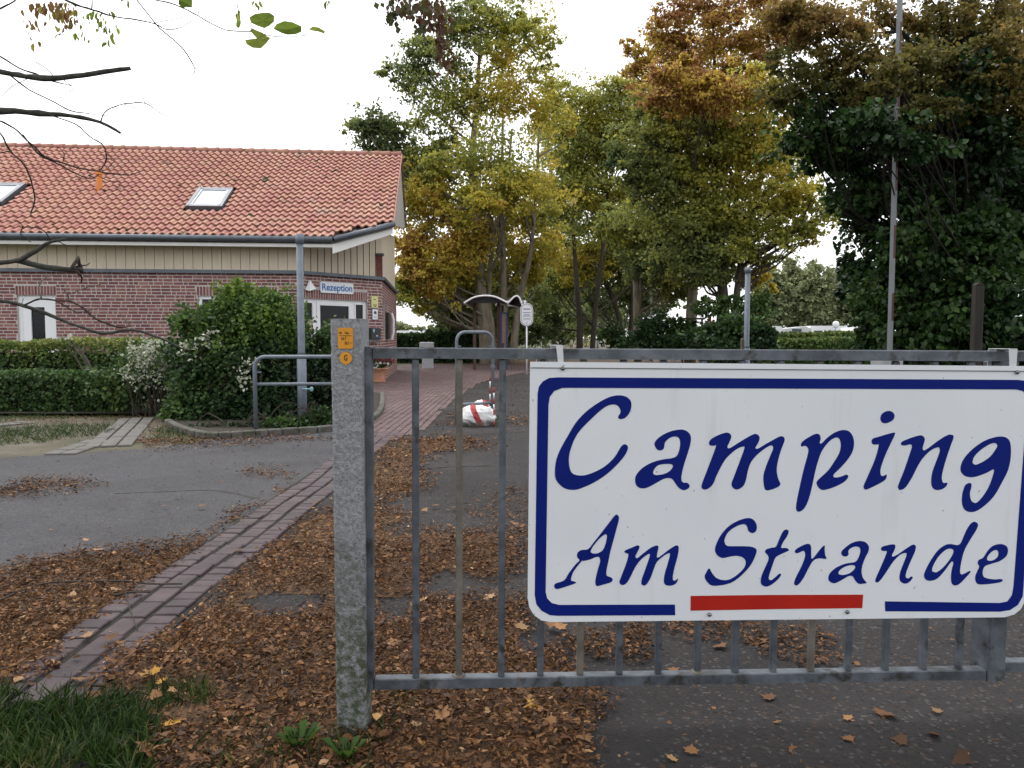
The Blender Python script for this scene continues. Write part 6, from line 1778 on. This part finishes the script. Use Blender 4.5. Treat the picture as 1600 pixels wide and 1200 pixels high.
TW = [
 [(112, 420, 6), (122, 402, 5), (124, 412, 5), (128, 422, 6)], [(120, 424, 4), (128, 434, 3), (127, 442, 1.5)], [(118, 416, 2.5), (135, 414, 2), (141, 410, 1.2)],
 [(0, 88, 2.6), (30, 106, 2.4), (55, 115, 2.2), (80, 126, 2), (115, 135, 1)], [(55, 97, 1.2), (75, 109, 1.4), (82, 118, 1.4)], [(95, 122, 1.2), (115, 136, 1)],
 [(10, 114, 2.4), (45, 140, 2.2), (85, 160, 2), (108, 172, 1.8), (140, 178, 1.2), (170, 181, .8)], [(45, 122, 1), (20, 134, 1), (14, 140, .9), (3, 150, .8)], [(88, 157, .9), (105, 145, .9), (117, 137, .8)],
 [(158, 190, 2), (163, 176, 1.8), (180, 166, 1.6), (205, 161, 1.5), (227, 161, 1.4), (250, 176, 1.1), (277, 190, .7)], [(227, 161, 1.1), (222, 148, .9), (217, 142, .7)], [(195, 163, 1), (212, 169, 1), (228, 168, .8)],
 [(80, 180, 2), (118, 194, 1.8), (138, 212, 1.8), (158, 224, 1.8), (165, 236, 1.8), (166, 246, 2), (164, 256, 1.8), (155, 267, 1.6)], [(158, 224, 1), (175, 213, .8)], [(166, 246, 1.4), (178, 252, 1), (170, 260, 1), (171, 265, .8)], [(165, 240, 1), (180, 250, .8)],
 [(0, 189, 2.6), (22, 200, 2.6), (40, 217, 2.4), (55, 230, 2.4), (70, 245, 2.8), (95, 254, 2.4), (130, 264, 2.2), (155, 268, 2), (180, 272, 1.8), (205, 273, 1.5), (227, 264, 1)], [(35, 210, 2), (60, 240, 2.2), (90, 256, 2), (120, 272, 1.8), (142, 279, 1.6), (155, 272, 1.4)], [(142, 279, 1.2), (118, 280, .9)], [(152, 274, 1), (172, 284, 1), (188, 281, .8)],
 [(-10, 195, 2.2), (5, 215, 2.4), (16, 236, 2.6), (33, 252, 2.4), (45, 272, 2.4), (52, 295, 2.2), (54, 318, 2), (48, 332, 1.6), (50, 340, 1)], [(15, 236, 1.6), (0, 238, 1.4), (-15, 235, 1.2)], [(38, 228, 1.4), (60, 228, 1.2)], [(90, 229, 1), (100, 240, 1.3), (99, 251, 1.4)],
 [(20, 343, 1.2), (35, 352, 1.4), (33, 366, 1.4), (48, 378, 1.2)], [(35, 354, 1.4), (62, 357, 1.6), (75, 368, 1.8), (82, 376, 2)], [(90, 377, 1.4), (105, 383, 1.2), (130, 386, .8)],
 [(65, 468, 2), (61, 450, 2), (68, 436, 1.6), (83, 429, 1)], [(36, 478, 3), (52, 470, 2.6), (68, 467, 2.6), (90, 470, 2.4), (110, 471, 2.6), (130, 481, 3), (145, 495, 3), (165, 505, 2.6), (190, 512, 2), (205, 509, 1)], [(109, 470, 1.8), (104, 458, 1.6), (97, 451, 1)], [(108, 460, 1.4), (130, 451, 1.2), (160, 443, .8)], [(90, 470, 1.8), (108, 482, 1.6), (125, 488, 1.4), (155, 481, .8)], [(203, 509, 1.2), (190, 493, 1.2), (188, 489, .8)], [(200, 504, 1.4), (225, 502, 1)], [(34, 475, 1.4), (36, 466, 1)],
 # thin twigs against the sky at the top
 [(90, -6, 3), (120, 8, 2.8), (145, 15, 2.6), (175, 25, 2.2), (205, 30, 1.8), (240, 37, 1.6), (262, 46, 1.4), (285, 42, 1.1), (300, 32, .8)], [(240, 36, 1.2), (270, 30, .9), (300, 25, .7)], [(213, -2, 2), (230, 20, 1.8), (250, 45, 1.7), (285, 75, 1.6), (304, 106, 1.4), (300, 118, .9)], [(304, 106, .9), (328, 119, .8), (340, 116, .6)], [(143, 14, 2), (144, 2, 1.6), (143, -6, 1.4)],
 [(215, -4, 1.6), (250, 1, 1.8), (285, 12, 1.8), (310, 25, 1.7), (340, 42, 1.6), (360, 48, 1.5), (400, 50, 1.4), (430, 57, 1.2), (475, 55, .9), (482, 48, .8)], [(310, 22, 1), (309, 10, .9), (305, 6, .7)], [(0, 14, 3.2), (15, 6, 2.6), (30, -4, 2)],
 [(410, 50, .9), (412, 44, .9)], [(390, 48, 1), (396, 46, .8)], [(-20, 25, 4), (0, 14, 3.2)],
]
def add_branch(pts, Y0, Y1, nm, m, sides):
    P = smooth_open(Lp(pts, Y0, Y1), 3)
    q = random.Random(int(pts[0][0] * 7 + pts[0][1]))
    path = []; rad = []
    for i, p in enumerate(P):
        w = p[3] * (1 + q.uniform(-.16, .2)) * 1.08
        j = 0.0016
        path.append((p[0] + q.uniform(-j, j), p[1] + q.uniform(-j, j), p[2] + q.uniform(-j, j)))
        rad.append(max(.0007, w * p[1] / F / 2))
    mbx = MB(); mbx.tube(path, rad, sides)
    return mbx.build(nm, m, ot, smooth=True)
for pts, y0, y1 in BR: add_branch(pts, y0, y1, 'bough', m_twig2, 9)
for i, pts in enumerate(TW): add_branch(pts, 3.62 + .03 * (i % 5), 3.72 + .05 * (i % 7), 'twig', m_twig, 5)
# leaves still hanging: five green ones at the end of the long twig, brown tatters at the top
m_hang = leafmat('hanging_leaf', [(0.0, (0.07, 0.13, 0.02)), (0.4, (0.17, 0.24, 0.035)), (0.62, (0.28, 0.28, 0.06)), (0.75, (0.20, 0.11, 0.04)), (1.0, (0.15, 0.075, 0.035))], .7, .12)
LOBED = smooth_closed([(0, 0), (.22, -.03), (.40, .10), (.47, .34), (.42, .58), (.28, .78), (.12, .93), (0, 1.06), (-.12, .92), (-.30, .76), (-.44, .54), (-.46, .3), (-.36, .06), (-.2, -.04)], 2)
def big_leaf(pts_px, Y, tone):
    """leaf outlined in place: a folded blade with a midrib, own thickness"""
    P = [at(x, y, Y) for x, y in pts_px]
    c = sum(P, Vector()) / len(P)
    n = len(P)
    mb = MB()
    ax = (P[n // 2] - P[0]).normalized()
    top = []
    for i, p in enumerate(P):
        d = (p - c); side = (d - ax * d.dot(ax)).length
        top.append(p + Vector((0, -side * .35 + .002 * (-1) ** i, 0)))
    mb.add([c] + top, [(0, 1 + i, 1 + (i + 1) % n) for i in range(n)])
    o = mb.build('leaf', m_hang, ot)
    a = o.data.attributes.new('tone', 'FLOAT', 'POINT'); a.data.foreach_set('value', [tone] * len(o.data.vertices))
for pts, tone in (([(413, 44), (404, 42), (394, 38), (392, 30), (400, 23), (412, 20), (422, 21), (431, 28), (430, 36), (422, 42)], .34),
                  ([(427, 45), (433, 39), (445, 34), (458, 36), (471, 41), (472, 51), (462, 55), (450, 56), (440, 52)], .30),
                  ([(393, 44), (402, 48), (411, 52), (419, 59), (425, 62), (418, 70), (408, 76), (396, 76), (387, 71), (385, 65), (393, 62), (402, 60), (398, 56), (393, 51)], .46),
                  ([(482, 46), (489, 42), (498, 43), (508, 49), (507, 53), (498, 50), (489, 48)], .5),
                  ([(279, 0), (280, 7), (286, 15), (292, 12), (300, 12), (302, 2), (296, -6), (284, -6)], .2),
                  ([(186, -4), (190, 3), (196, 0), (196, -6)], .78), ([(199, -4), (203, 6), (202, 15), (199, 10)], .35)):
    big_leaf(pts, 3.7, tone)
r = np.random.default_rng(91)
hp, ht_ = [], []
for (cx, cy, w, h, n, tone) in ((75, 10, 38, 22, 60, .84), (105, 25, 30, 30, 46, .72), (150, 30, 30, 34, 30, .52), (50, 40, 14, 26, 14, .8), (170, 50, 12, 30, 12, .42), (120, 55, 10, 14, 5, .4), (372, 15, 3, 22, 9, .45), (400, 3, 8, 6, 4, .4), (513, 2, 14, 6, 5, .4)):
    for _ in range(n):
        x = cx + r.normal() * w * .5; y = cy + abs(r.normal()) * h * .55 - h * .4
        hp.append(at(x, y, 4.2 + r.uniform(-.3, .5))); ht_.append(np.clip(tone + r.normal() * .12, 0, 1))
n = len(hp)
leaves('withered_leaves', hp, r.normal(size=(n, 3)) * .25 + np.array([0, 0, -1.0]), r.normal(size=(n, 3)) + (0, -.6, 0), r.uniform(.02, .055, n), ht_, m_hang, ot, LEAF_C)['kind'] = 'stuff'
# unseen rest of its crown, added above and behind the camera to shade the foreground
hp, ht_ = [], []
for (cx, cy, cz, rx_, n_c, tone) in ((-3.2, 1.5, 5.6, 1.5, 2200, .5), (-1.6, 0.6, 6.0, 1.5, 2200, .6), (0.2, 0.9, 6.2, 1.4, 1900, .7), (1.9, 0.4, 6.4, 1.3, 1500, .7), (-2.4, -1.4, 5.6, 1.5, 1500, .6), (0.4, -1.6, 6.0, 1.4, 1300, .7), (-3.8, 3.0, 6.4, 1.2, 1300, .5), (-1.2, 2.6, 6.6, 1.2, 1300, .6), (1.2, 2.4, 6.8, 1.1, 1000, .6)):
    pts, _, _ = clump_points(r, (cx, cy, cz), (rx_, rx_, rx_ * .45), n_c, 14, .2, .5, .3)
    hp.append(pts); ht_.append(np.clip(tone + r.normal(size=n_c) * .15, 0, 1))
    mbx = MB(); mbx.tube(smooth_open([(-3.5, 3.5, 3.6 + .15 * rx_), ((-3.5 + cx) / 2, (3.5 + cy) / 2, cz - .35), (cx, cy, cz)], 4), [.07 - .007 * i for i in range(9)], 7); mbx.build('bough', m_twig2, ot, smooth=True)
hp = np.concatenate(hp); n = len(hp)
leaves('crown', hp, r.normal(size=(n, 3)) * .5 + np.array([0, 0, -.5]), r.normal(size=(n, 3)) * .6 + (0, 0, .9), r.uniform(.08, .15, n), np.concatenate(ht_), m_hang, ot, LEAF_Q)
# hanging spray at the top centre, from a bough above the frame
sp = empty('overhanging_spray', at(655, -60, 9), 'dark leafy spray hanging into the top of the picture before the airy tree', 'branch')
mb = MB()
mb.tube(smooth_open([tuple(at(560, -150, 9.2)), tuple(at(620, -60, 9)), tuple(at(660, -10, 9)), tuple(at(680, 20, 9)), tuple(at(697, 70, 9))], 4), [.03 - .0017 * i for i in range(17)], 6)
mb.tube(smooth_open([tuple(at(620, -60, 9)), tuple(at(625, -10, 9)), tuple(at(613, 30, 9))], 4), .006, 5)
mb.build('stem', m_twig, sp)
hp, ht_ = [], []
for (cx, cy, w, h, nn, tone) in ((640, 8, 34, 16, 150, .62), (675, 20, 22, 26, 120, .80), (690, 65, 9, 32, 60, .84), (615, 22, 12, 14, 30, .25), (655, 40, 10, 20, 24, .3), (700, 95, 6, 14, 14, .82)):
    for _ in range(nn):
        hp.append(at(cx + r.normal() * w * .6, cy + r.normal() * h * .5, 9 + r.uniform(-.4, .4))); ht_.append(np.clip(tone + r.normal() * .13, 0, 1))
n = len(hp)
leaves('leaves', hp, r.normal(size=(n, 3)) * .4 + np.array([0, 0, -.8]), r.normal(size=(n, 3)) + (0, -.5, .2), r.uniform(.05, .10, n), ht_, leafmat('spray_leaf', [(0.0, (0.03, 0.05, 0.015)), (0.5, (0.07, 0.07, 0.02)), (0.75, (0.10, 0.045, 0.02)), (1.0, (0.07, 0.03, 0.018))], .3, .2), sp)

# ================================================================== FALLEN LEAVES AND GRASS
def poly_mask(px, py, poly):
    c = np.zeros(len(px), bool)
    j = len(poly) - 1
    for i in range(len(poly)):
        xi, yi = poly[i]; xj, yj = poly[j]
        with np.errstate(divide='ignore', invalid='ignore'):
            k = ((yi > py) != (yj > py)) & (px < (xj - xi) * (py - yi) / (yj - yi + 1e-9) + xi)
        c ^= k
        j = i
    return c
DRIFT = [  # outlines of the leaf drifts on the ground as seen in the photograph, density
 ([(-300, 900), (0, 888), (120, 868), (230, 855), (330, 832), (352, 812), (400, 790), (450, 762), (470, 755), (430, 790), (380, 818), (330, 846), (290, 872), (235, 915), (180, 960), (128, 1010), (60, 1060), (-60, 1090), (-400, 1130)], 1.0),
 ([(200, 1022), (270, 985), (330, 940), (395, 872), (440, 848), (500, 806), (530, 780), (590, 790), (640, 800), (600, 830), (820, 830), (830, 905), (780, 915), (700, 900), (640, 930), (830, 935), (835, 985), (880, 1000), (905, 1060), (940, 1085), (935, 1200), (940, 1400), (200, 1400), (240, 1130), (110, 1085)], 1.0),
 ([(590, 702), (640, 686), (700, 682), (745, 690), (785, 698), (760, 706), (705, 709), (665, 716), (650, 728), (690, 752), (685, 762), (640, 768), (620, 776), (530, 800), (560, 730)], 1.0),
 ([(-200, 772), (0, 763), (80, 752), (165, 756), (150, 768), (60, 775), (0, 778), (-200, 790)], .95),
 ([(372, 742), (400, 736), (455, 736), (450, 745), (400, 748)], .8),
 ([(225, 702), (260, 690), (300, 683), (330, 690), (420, 685), (520, 678), (520, 684), (400, 692), (320, 700), (250, 706)], .85),
 ([(230, 660), (262, 668), (262, 690), (230, 700), (200, 680)], .5),
 ([(0, 655), (240, 640), (260, 655), (200, 660), (0, 664)], .6),
 ([(672, 664), (690, 652), (715, 648), (735, 655), (720, 668), (690, 668)], .7), ([(793, 668), (793, 655), (840, 652), (900, 650), (900, 668)], .9),
 ([(720, 800), (830, 760), (840, 830), (760, 825)], .35), ([(690, 640), (720, 600), (840, 575), (860, 640), (780, 650)], .22), ([(590, 700), (590, 640), (700, 580), (700, 650)], .08),
 ([(870, 1000), (930, 985), (1000, 975), (1020, 1030), (960, 1040), (880, 1020)], .9), ([(1000, 960), (1180, 960), (1200, 1010), (1060, 1000)], .5), ([(1180, 985), (1290, 985), (1330, 1040), (1250, 1050), (1170, 1010)], .5),
 ([(900, 700), (1500, 690), (1500, 960), (900, 960)], .3),
 ([(360, 930), (420, 930), (480, 950), (520, 955), (520, 930), (450, 940)], 0.0)]
BARE = [[(378, 940), (430, 925), (500, 930), (520, 945), (470, 962), (400, 966)], [(585, 935), (640, 930), (645, 975), (585, 965)], [(830, 985), (868, 975), (880, 1010), (840, 1030), (800, 1010)], [(440, 1045), (470, 1050), (460, 1062), (430, 1056)]]
m_fall = leafmat('fallen_leaf', [(0.0, (0.024, 0.012, 0.007)), (0.25, (0.070, 0.032, 0.014)), (0.5, (0.152, 0.067, 0.023)), (0.72, (0.24, 0.120, 0.045)), (0.88, (0.36, 0.23, 0.12)), (1.0, (0.44, 0.23, 0.03))], .12, .3, .7)
r = np.random.default_rng(101)
# density per square metre falls with distance, leaf size grows a little so drifts stay closed
xs, ys = [], []
for (y0, y1, dens_, x0, x1) in ((1.7, 2.6, 10500, -2.6, 2.0), (2.6, 3.4, 10000, -2.9, 2.6), (3.4, 4.6, 7500, -3.6, 3.0), (4.6, 6.5, 4000, -5.2, 4.2), (6.5, 9.5, 2200, -7.5, 5.0), (9.5, 13, 600, -9, 5), (13, 24, 200, -6, 6)):
    n = int((y1 - y0) * (x1 - x0) * dens_)
    xs.append(r.uniform(x0, x1, n)); ys.append(r.uniform(y0, y1, n))
X = np.concatenate(xs); Yv = np.concatenate(ys)
PX, PYv = to_px(np.c_[X, Yv, np.zeros(len(X))])
jit = np.c_[X, Yv, np.zeros(len(X))]
ex = vnoise(jit * 2.4, 5) * 16 + vnoise(jit * 7, 6) * 8
PX = PX + r.normal(size=len(X)) * 9; PYv = PYv + r.normal(size=len(X)) * 4
den = np.full(len(X), 0.010)
den += 0.05 * np.clip(vnoise(jit * 1.1, 8), 0, 1) ** 2
for poly, d in DRIFT:
    k = poly_mask(PX + ex, PYv + ex * .35, poly)
    den[k] = np.maximum(den[k], d)
for poly in BARE:
    k = poly_mask(PX + ex * .6, PYv + ex * .2, poly)
    den[k] = .06
on_strip = (X > -1.86) & (X < -1.455) & (Yv > 3.0)
edge = np.minimum(np.abs(X + 1.86), np.abs(X + 1.455))
den[on_strip] *= np.where(edge[on_strip] < .05 + .04 * vnoise(jit[on_strip] * 5, 4), .35, .02)
den[(X > -1.455) & (X < -1.455 + .0)] *= 1
grass_zone = poly_mask(PX, PYv, [(-200, 1085), (230, 1085), (350, 1075), (330, 1120), (240, 1135), (230, 1300), (-400, 1300)])
den[grass_zone] *= .12
keep = r.random(len(X)) < den
X, Yv, dn = X[keep], Yv[keep], den[keep]
n = len(X)
size = np.clip(r.lognormal(np.log(.0195), .32, n), .009, .045) * np.where(Yv > 6, 1.2, 1.0) * np.where(Yv > 9, 1.35, 1.0) * np.where(dn < .1, .75, 1.0)
pile = np.where(dn > .6, r.random(n) ** 1.6 * .035, .004)
P = np.c_[X, Yv, .012 + pile]
D = np.c_[r.normal(size=(n, 2)), r.normal(size=n) * np.where(dn > .6, .24, .10)]
N = np.c_[r.normal(size=(n, 2)) * np.where(dn > .6, .45, .25)[:, None], np.ones(n)]
tone = np.clip(r.beta(2.0, 2.8, n) * .86 + .12 * vnoise(P * 1.5, 9), 0, .97)
NARROW = (LEAF_C[0] * np.array([.62, 1, .75]), LEAF_C[1])
FLATL = (LEAF_F[0] * np.array([1.05, 1, .55]) + np.array([[0, 0, 0], [.05, 0, .03], [-.06, .04, 0], [.05, -.08, .05], [.08, 0, .04], [-.07, .03, 0], [0, 0, .02]]), LEAF_F[1])
half = r.random(n) < .78
for sel, shp, nm_, lab_ in ((half, NARROW, 'fallen_leaves', 'narrow curled brown leaves drifted over the asphalt and brick strip'), (~half, FLATL, 'flat_fallen_leaves', 'flat broken brown leaves lying among the narrow curled ones')):
    o = leaves(nm_, P[sel], D[sel], N[sel], size[sel], tone[sel], m_fall, None, shp)
    tag(o, lab_, 'leaves', kind='stuff')
# bigger maple leaves among them
Xb, Yb, Tb, Sb = [], [], [], []
for (x, y, s, t) in ((545, 1100, 0, 0), (240, 1056, .075, 1.0), (255, 1068, .055, .9), (232, 1055, .06, 1.0), (275, 1078, .05, .86), (338, 1018, .13, .62), (270, 1135, .08, .99), (240, 1165, .10, .45), (420, 1020, .08, .6), (460, 878, .07, .85), (190, 878, .085, .75), (740, 919, .07, .82), (815, 985, .08, .7), (905, 1150, .09, .7), (645, 1135, .06, .96), (660, 940, .07, .8), (1185, 1000, .11, .62), (1045, 1035, .08, .6), (1120, 1000, .09, .5), (1210, 1083, .08, .35), (1232, 1157, .075, .45), (1330, 1115, .05, .85), (1470, 1105, .055, .7), (1380, 1100, .09, .35), (1400, 1108, .08, .3), (1420, 1148, .08, .4), (1490, 1170, .09, .3), (1215, 1120, .04, .7), (1050, 1178, .05, .8), (1320, 1140, .06, .5), (1470, 1140, .07, .4), (1080, 1168, .06, .6), (620, 1000, .09, .65), (700, 1120, .09, .5), (560, 1005, .07, .75), (840, 1100, .08, .92), (130, 845, .06, .8), (540, 1130, .09, .7), (380, 1140, .1, .5), (345, 1120, .09, .6), (150, 1080, .09, .5), (120, 1060, .08, .55), (690, 1060, .07, .7), (870, 1130, .07, .7), (320, 1180, .1, .55)):
    if s == 0: continue
    g = gnd(x, y, .03); Xb.append(g.x); Yb.append(g.y); Tb.append(t); Sb.append(s)
for _ in range(40):
    Xb.append(r.uniform(-2.6, .35)); Yb.append(r.uniform(2.3, 6)); Tb.append(np.clip(r.normal(.6, .18), 0, .97)); Sb.append(r.uniform(.05, .1))
n = len(Xb)
o = leaves('large_fallen_leaves', np.c_[Xb, Yb, np.where(np.array(Xb) > .3, .010, .034)], np.c_[r.normal(size=(n, 2)), r.normal(size=n) * .15], np.c_[r.normal(size=(n, 2)) * .22, np.ones(n)], np.array(Sb) * .68, Tb, m_fall, None, LEAF_M)
tag(o, 'larger maple leaves scattered on top of the leaf litter', 'leaves', kind='stuff')
# litter bed below the drifts: one low crumpled sheet for each, so no asphalt shows between leaves
for poly, d in DRIFT[:3]:
    gx, gy = np.meshgrid(np.arange(-5.5, 2.2, .05), np.arange(1.8, 10.6, .05))
    gx, gy = gx.ravel(), gy.ravel()
    qx, qy = to_px(np.c_[gx, gy, np.zeros(len(gx))])
    e2 = vnoise(np.c_[gx, gy, gx * 0] * 2.4, 5) * 16 + vnoise(np.c_[gx, gy, gx * 0] * 7, 6) * 8
    k = poly_mask(qx + e2, qy + e2 * .35, poly)
    for sx_, sy_ in ((-16, 0), (16, 0), (0, -7), (0, 7)): k &= poly_mask(qx + e2 + sx_, qy + e2 * .35 + sy_, poly)
    for b_ in BARE: k &= ~poly_mask(qx + e2 * .6, qy + e2 * .2, b_)
    k &= ~((gx > -1.87) & (gx < -1.44) & (gy > 3.0))
    mb = MB()
    zz = .0062 + .004 * np.clip(vnoise(np.c_[gx, gy, gx * 0] * 6, 2), 0, 1)
    for x_, y_, z_ in zip(gx[k], gy[k], zz[k]):
        mb.add([(x_ - .026, y_ - .026, z_ - .002), (x_ + .026, y_ - .026, z_), (x_ + .026, y_ + .026, z_ + .001), (x_ - .026, y_ + .026, z_ - .001)], [(0, 1, 2, 3)])
    o = mb.build('leaf_litter', m_litter)
    o['kind'] = 'stuff'; o['label'] = 'packed brown leaf litter under the loose leaves'; o['category'] = 'leaves'

# grass
m_grass = leafmat('grass_blade', [(0.0, (0.009, 0.022, 0.004)), (0.4, (0.020, 0.047, 0.008)), (0.75, (0.042, 0.080, 0.014)), (1.0, (0.11, 0.10, 0.035))], .35, .5, .5)
BLADE = (np.array([(-.035, 0, 0), (.035, 0, 0), (-.03, .4, .05), (.03, .4, .05), (-.018, .75, .0), (.018, .75, .0), (0, 1.0, -.1)]), [(0, 1, 3, 2), (2, 3, 5, 4), (4, 5, 6)])
def grass(name, label, zones, per, hgt, seed, clump=.05):
    r = np.random.default_rng(seed)
    P = []
    for poly, d in zones:
        g = [gnd(x, y) for x, y in poly]
        x0, x1 = min(p.x for p in g), max(p.x for p in g); y0, y1 = min(p.y for p in g), max(p.y for p in g)
        n = int((x1 - x0) * (y1 - y0) * per * d)
        x, y = r.uniform(x0, x1, n), r.uniform(y0, y1, n)
        q = np.c_[x, y, np.zeros(n)]
        a, b = to_px(q)
        e = vnoise(q * 5, seed) * 14
        k = poly_mask(a + e, b + e * .4, poly) & (vnoise(q * 9, seed + 1) > -.5)
        P.append(q[k])
    P = np.concatenate(P); n = len(P)
    D = np.c_[r.normal(size=(n, 2)) * .55, np.ones(n) * .8]
    D[:, :2] += np.c_[vnoise(P * 6, 3), vnoise(P * 6, 4)] * .7
    o = leaves(name, P, D, np.c_[r.normal(size=(n, 2)), np.ones(n) * .4], hgt * r.uniform(.5, 1.3, n), np.clip(r.beta(2, 2, n) + .25 * vnoise(P * 3, 7), 0, 1), m_grass, None, BLADE)
    return tag(o, label, 'grass', kind='stuff')
grass('grass_verge', 'tufted green grass in the bottom left corner', [([(-300, 1092), (60, 1088), (215, 1098), (245, 1140), (235, 1230), (-400, 1230)], 1.0), ([(225, 1098), (290, 1075), (345, 1085), (330, 1118), (260, 1128)], .55), ([(430, 1150), (620, 1120), (600, 1230), (380, 1230)], .10), ([(585, 1080), (650, 1080), (640, 1130), (590, 1130)], .14), ([(230, 1130), (440, 1130), (440, 1230), (230, 1230)], .08)], 14000, .074, 111)
grass('pad_grass', 'thin yellowed grass growing in the parking pad and bed edge', [([(-100, 684), (60, 668), (180, 662), (170, 680), (60, 694), (-100, 698)], 1.0), ([(225, 694), (300, 684), (310, 672), (250, 668)], .9), ([(770, 672), (785, 672), (785, 650), (770, 655)], .6), ([(-100, 664), (240, 650), (240, 646), (-100, 652)], .4)], 900, .09, 112)
# two weeds at the foot of the post
m_weed = leafmat('weed_leaf', [(0.0, (0.03, 0.065, 0.014)), (1.0, (0.065, 0.12, 0.022))], .4, .4)
for (px, py, n_l, lab) in ((466, 1178, 9, 'broad leaved green weed in the litter left of the post'), (541, 1196, 6, 'small pale green weed at the foot of the gate post')):
    b = gnd(px, py)
    e = empty('weed', b, lab, 'weed', 'weeds by the gate post')
    rr_ = np.random.default_rng(px)
    an = np.linspace(0, 2 * pi, n_l, endpoint=False) + rr_.uniform(-.3, .3, n_l)
    D = np.c_[np.cos(an) * .6, np.sin(an) * .6, np.full(n_l, .75)]
    SER = (np.array([(0, 0, 0), (-.06, .15, .02), (-.20, .32, .05), (-.11, .42, .03), (-.24, .6, .05), (-.12, .7, .03), (-.16, .84, .03), (0, 1.0, -.1), (.16, .82, .03), (.12, .7, .03), (.24, .58, .05), (.11, .44, .03), (.20, .30, .05), (.06, .15, .02)]), [(0, i, i + 1) for i in range(1, 13)])
    leaves('leaf_rosette', np.repeat([[b.x, b.y, .01]], n_l, 0), D, np.c_[-np.cos(an), -np.sin(an), np.full(n_l, .6)], rr_.uniform(.07, .11, n_l), rr_.random(n_l), m_weed, e, SER)
    mb = MB(); mb.tube([(b.x, b.y, 0), (b.x, b.y, .04)], .005, 6); mb.build('stem', m_twig, e)
# a thin fallen twig lying over the brick strip
tw = [gnd(0, 938, .03), gnd(40, 920, .035), gnd(80, 910, .04), gnd(150, 908, .04), gnd(200, 908, .04), gnd(232, 912, .035), gnd(285, 912, .03)]
mb = MB(); mb.tube(smooth_open([tuple(p) for p in tw], 3), .0045, 6)
mb.tube(smooth_open([tuple(gnd(192, 909, .04)), tuple(gnd(200, 940, .03)), tuple(gnd(215, 985, .02))], 3), .002, 5)
mb.tube(smooth_open([tuple(gnd(180, 930, .03)), tuple(gnd(205, 925, .03)), tuple(gnd(235, 925, .03))], 3), .0045, 6)
o = mb.build('fallen_twig', m_twig, None, smooth=True)
tag(o, 'thin dark fallen twig lying across the brick strip', 'twig')
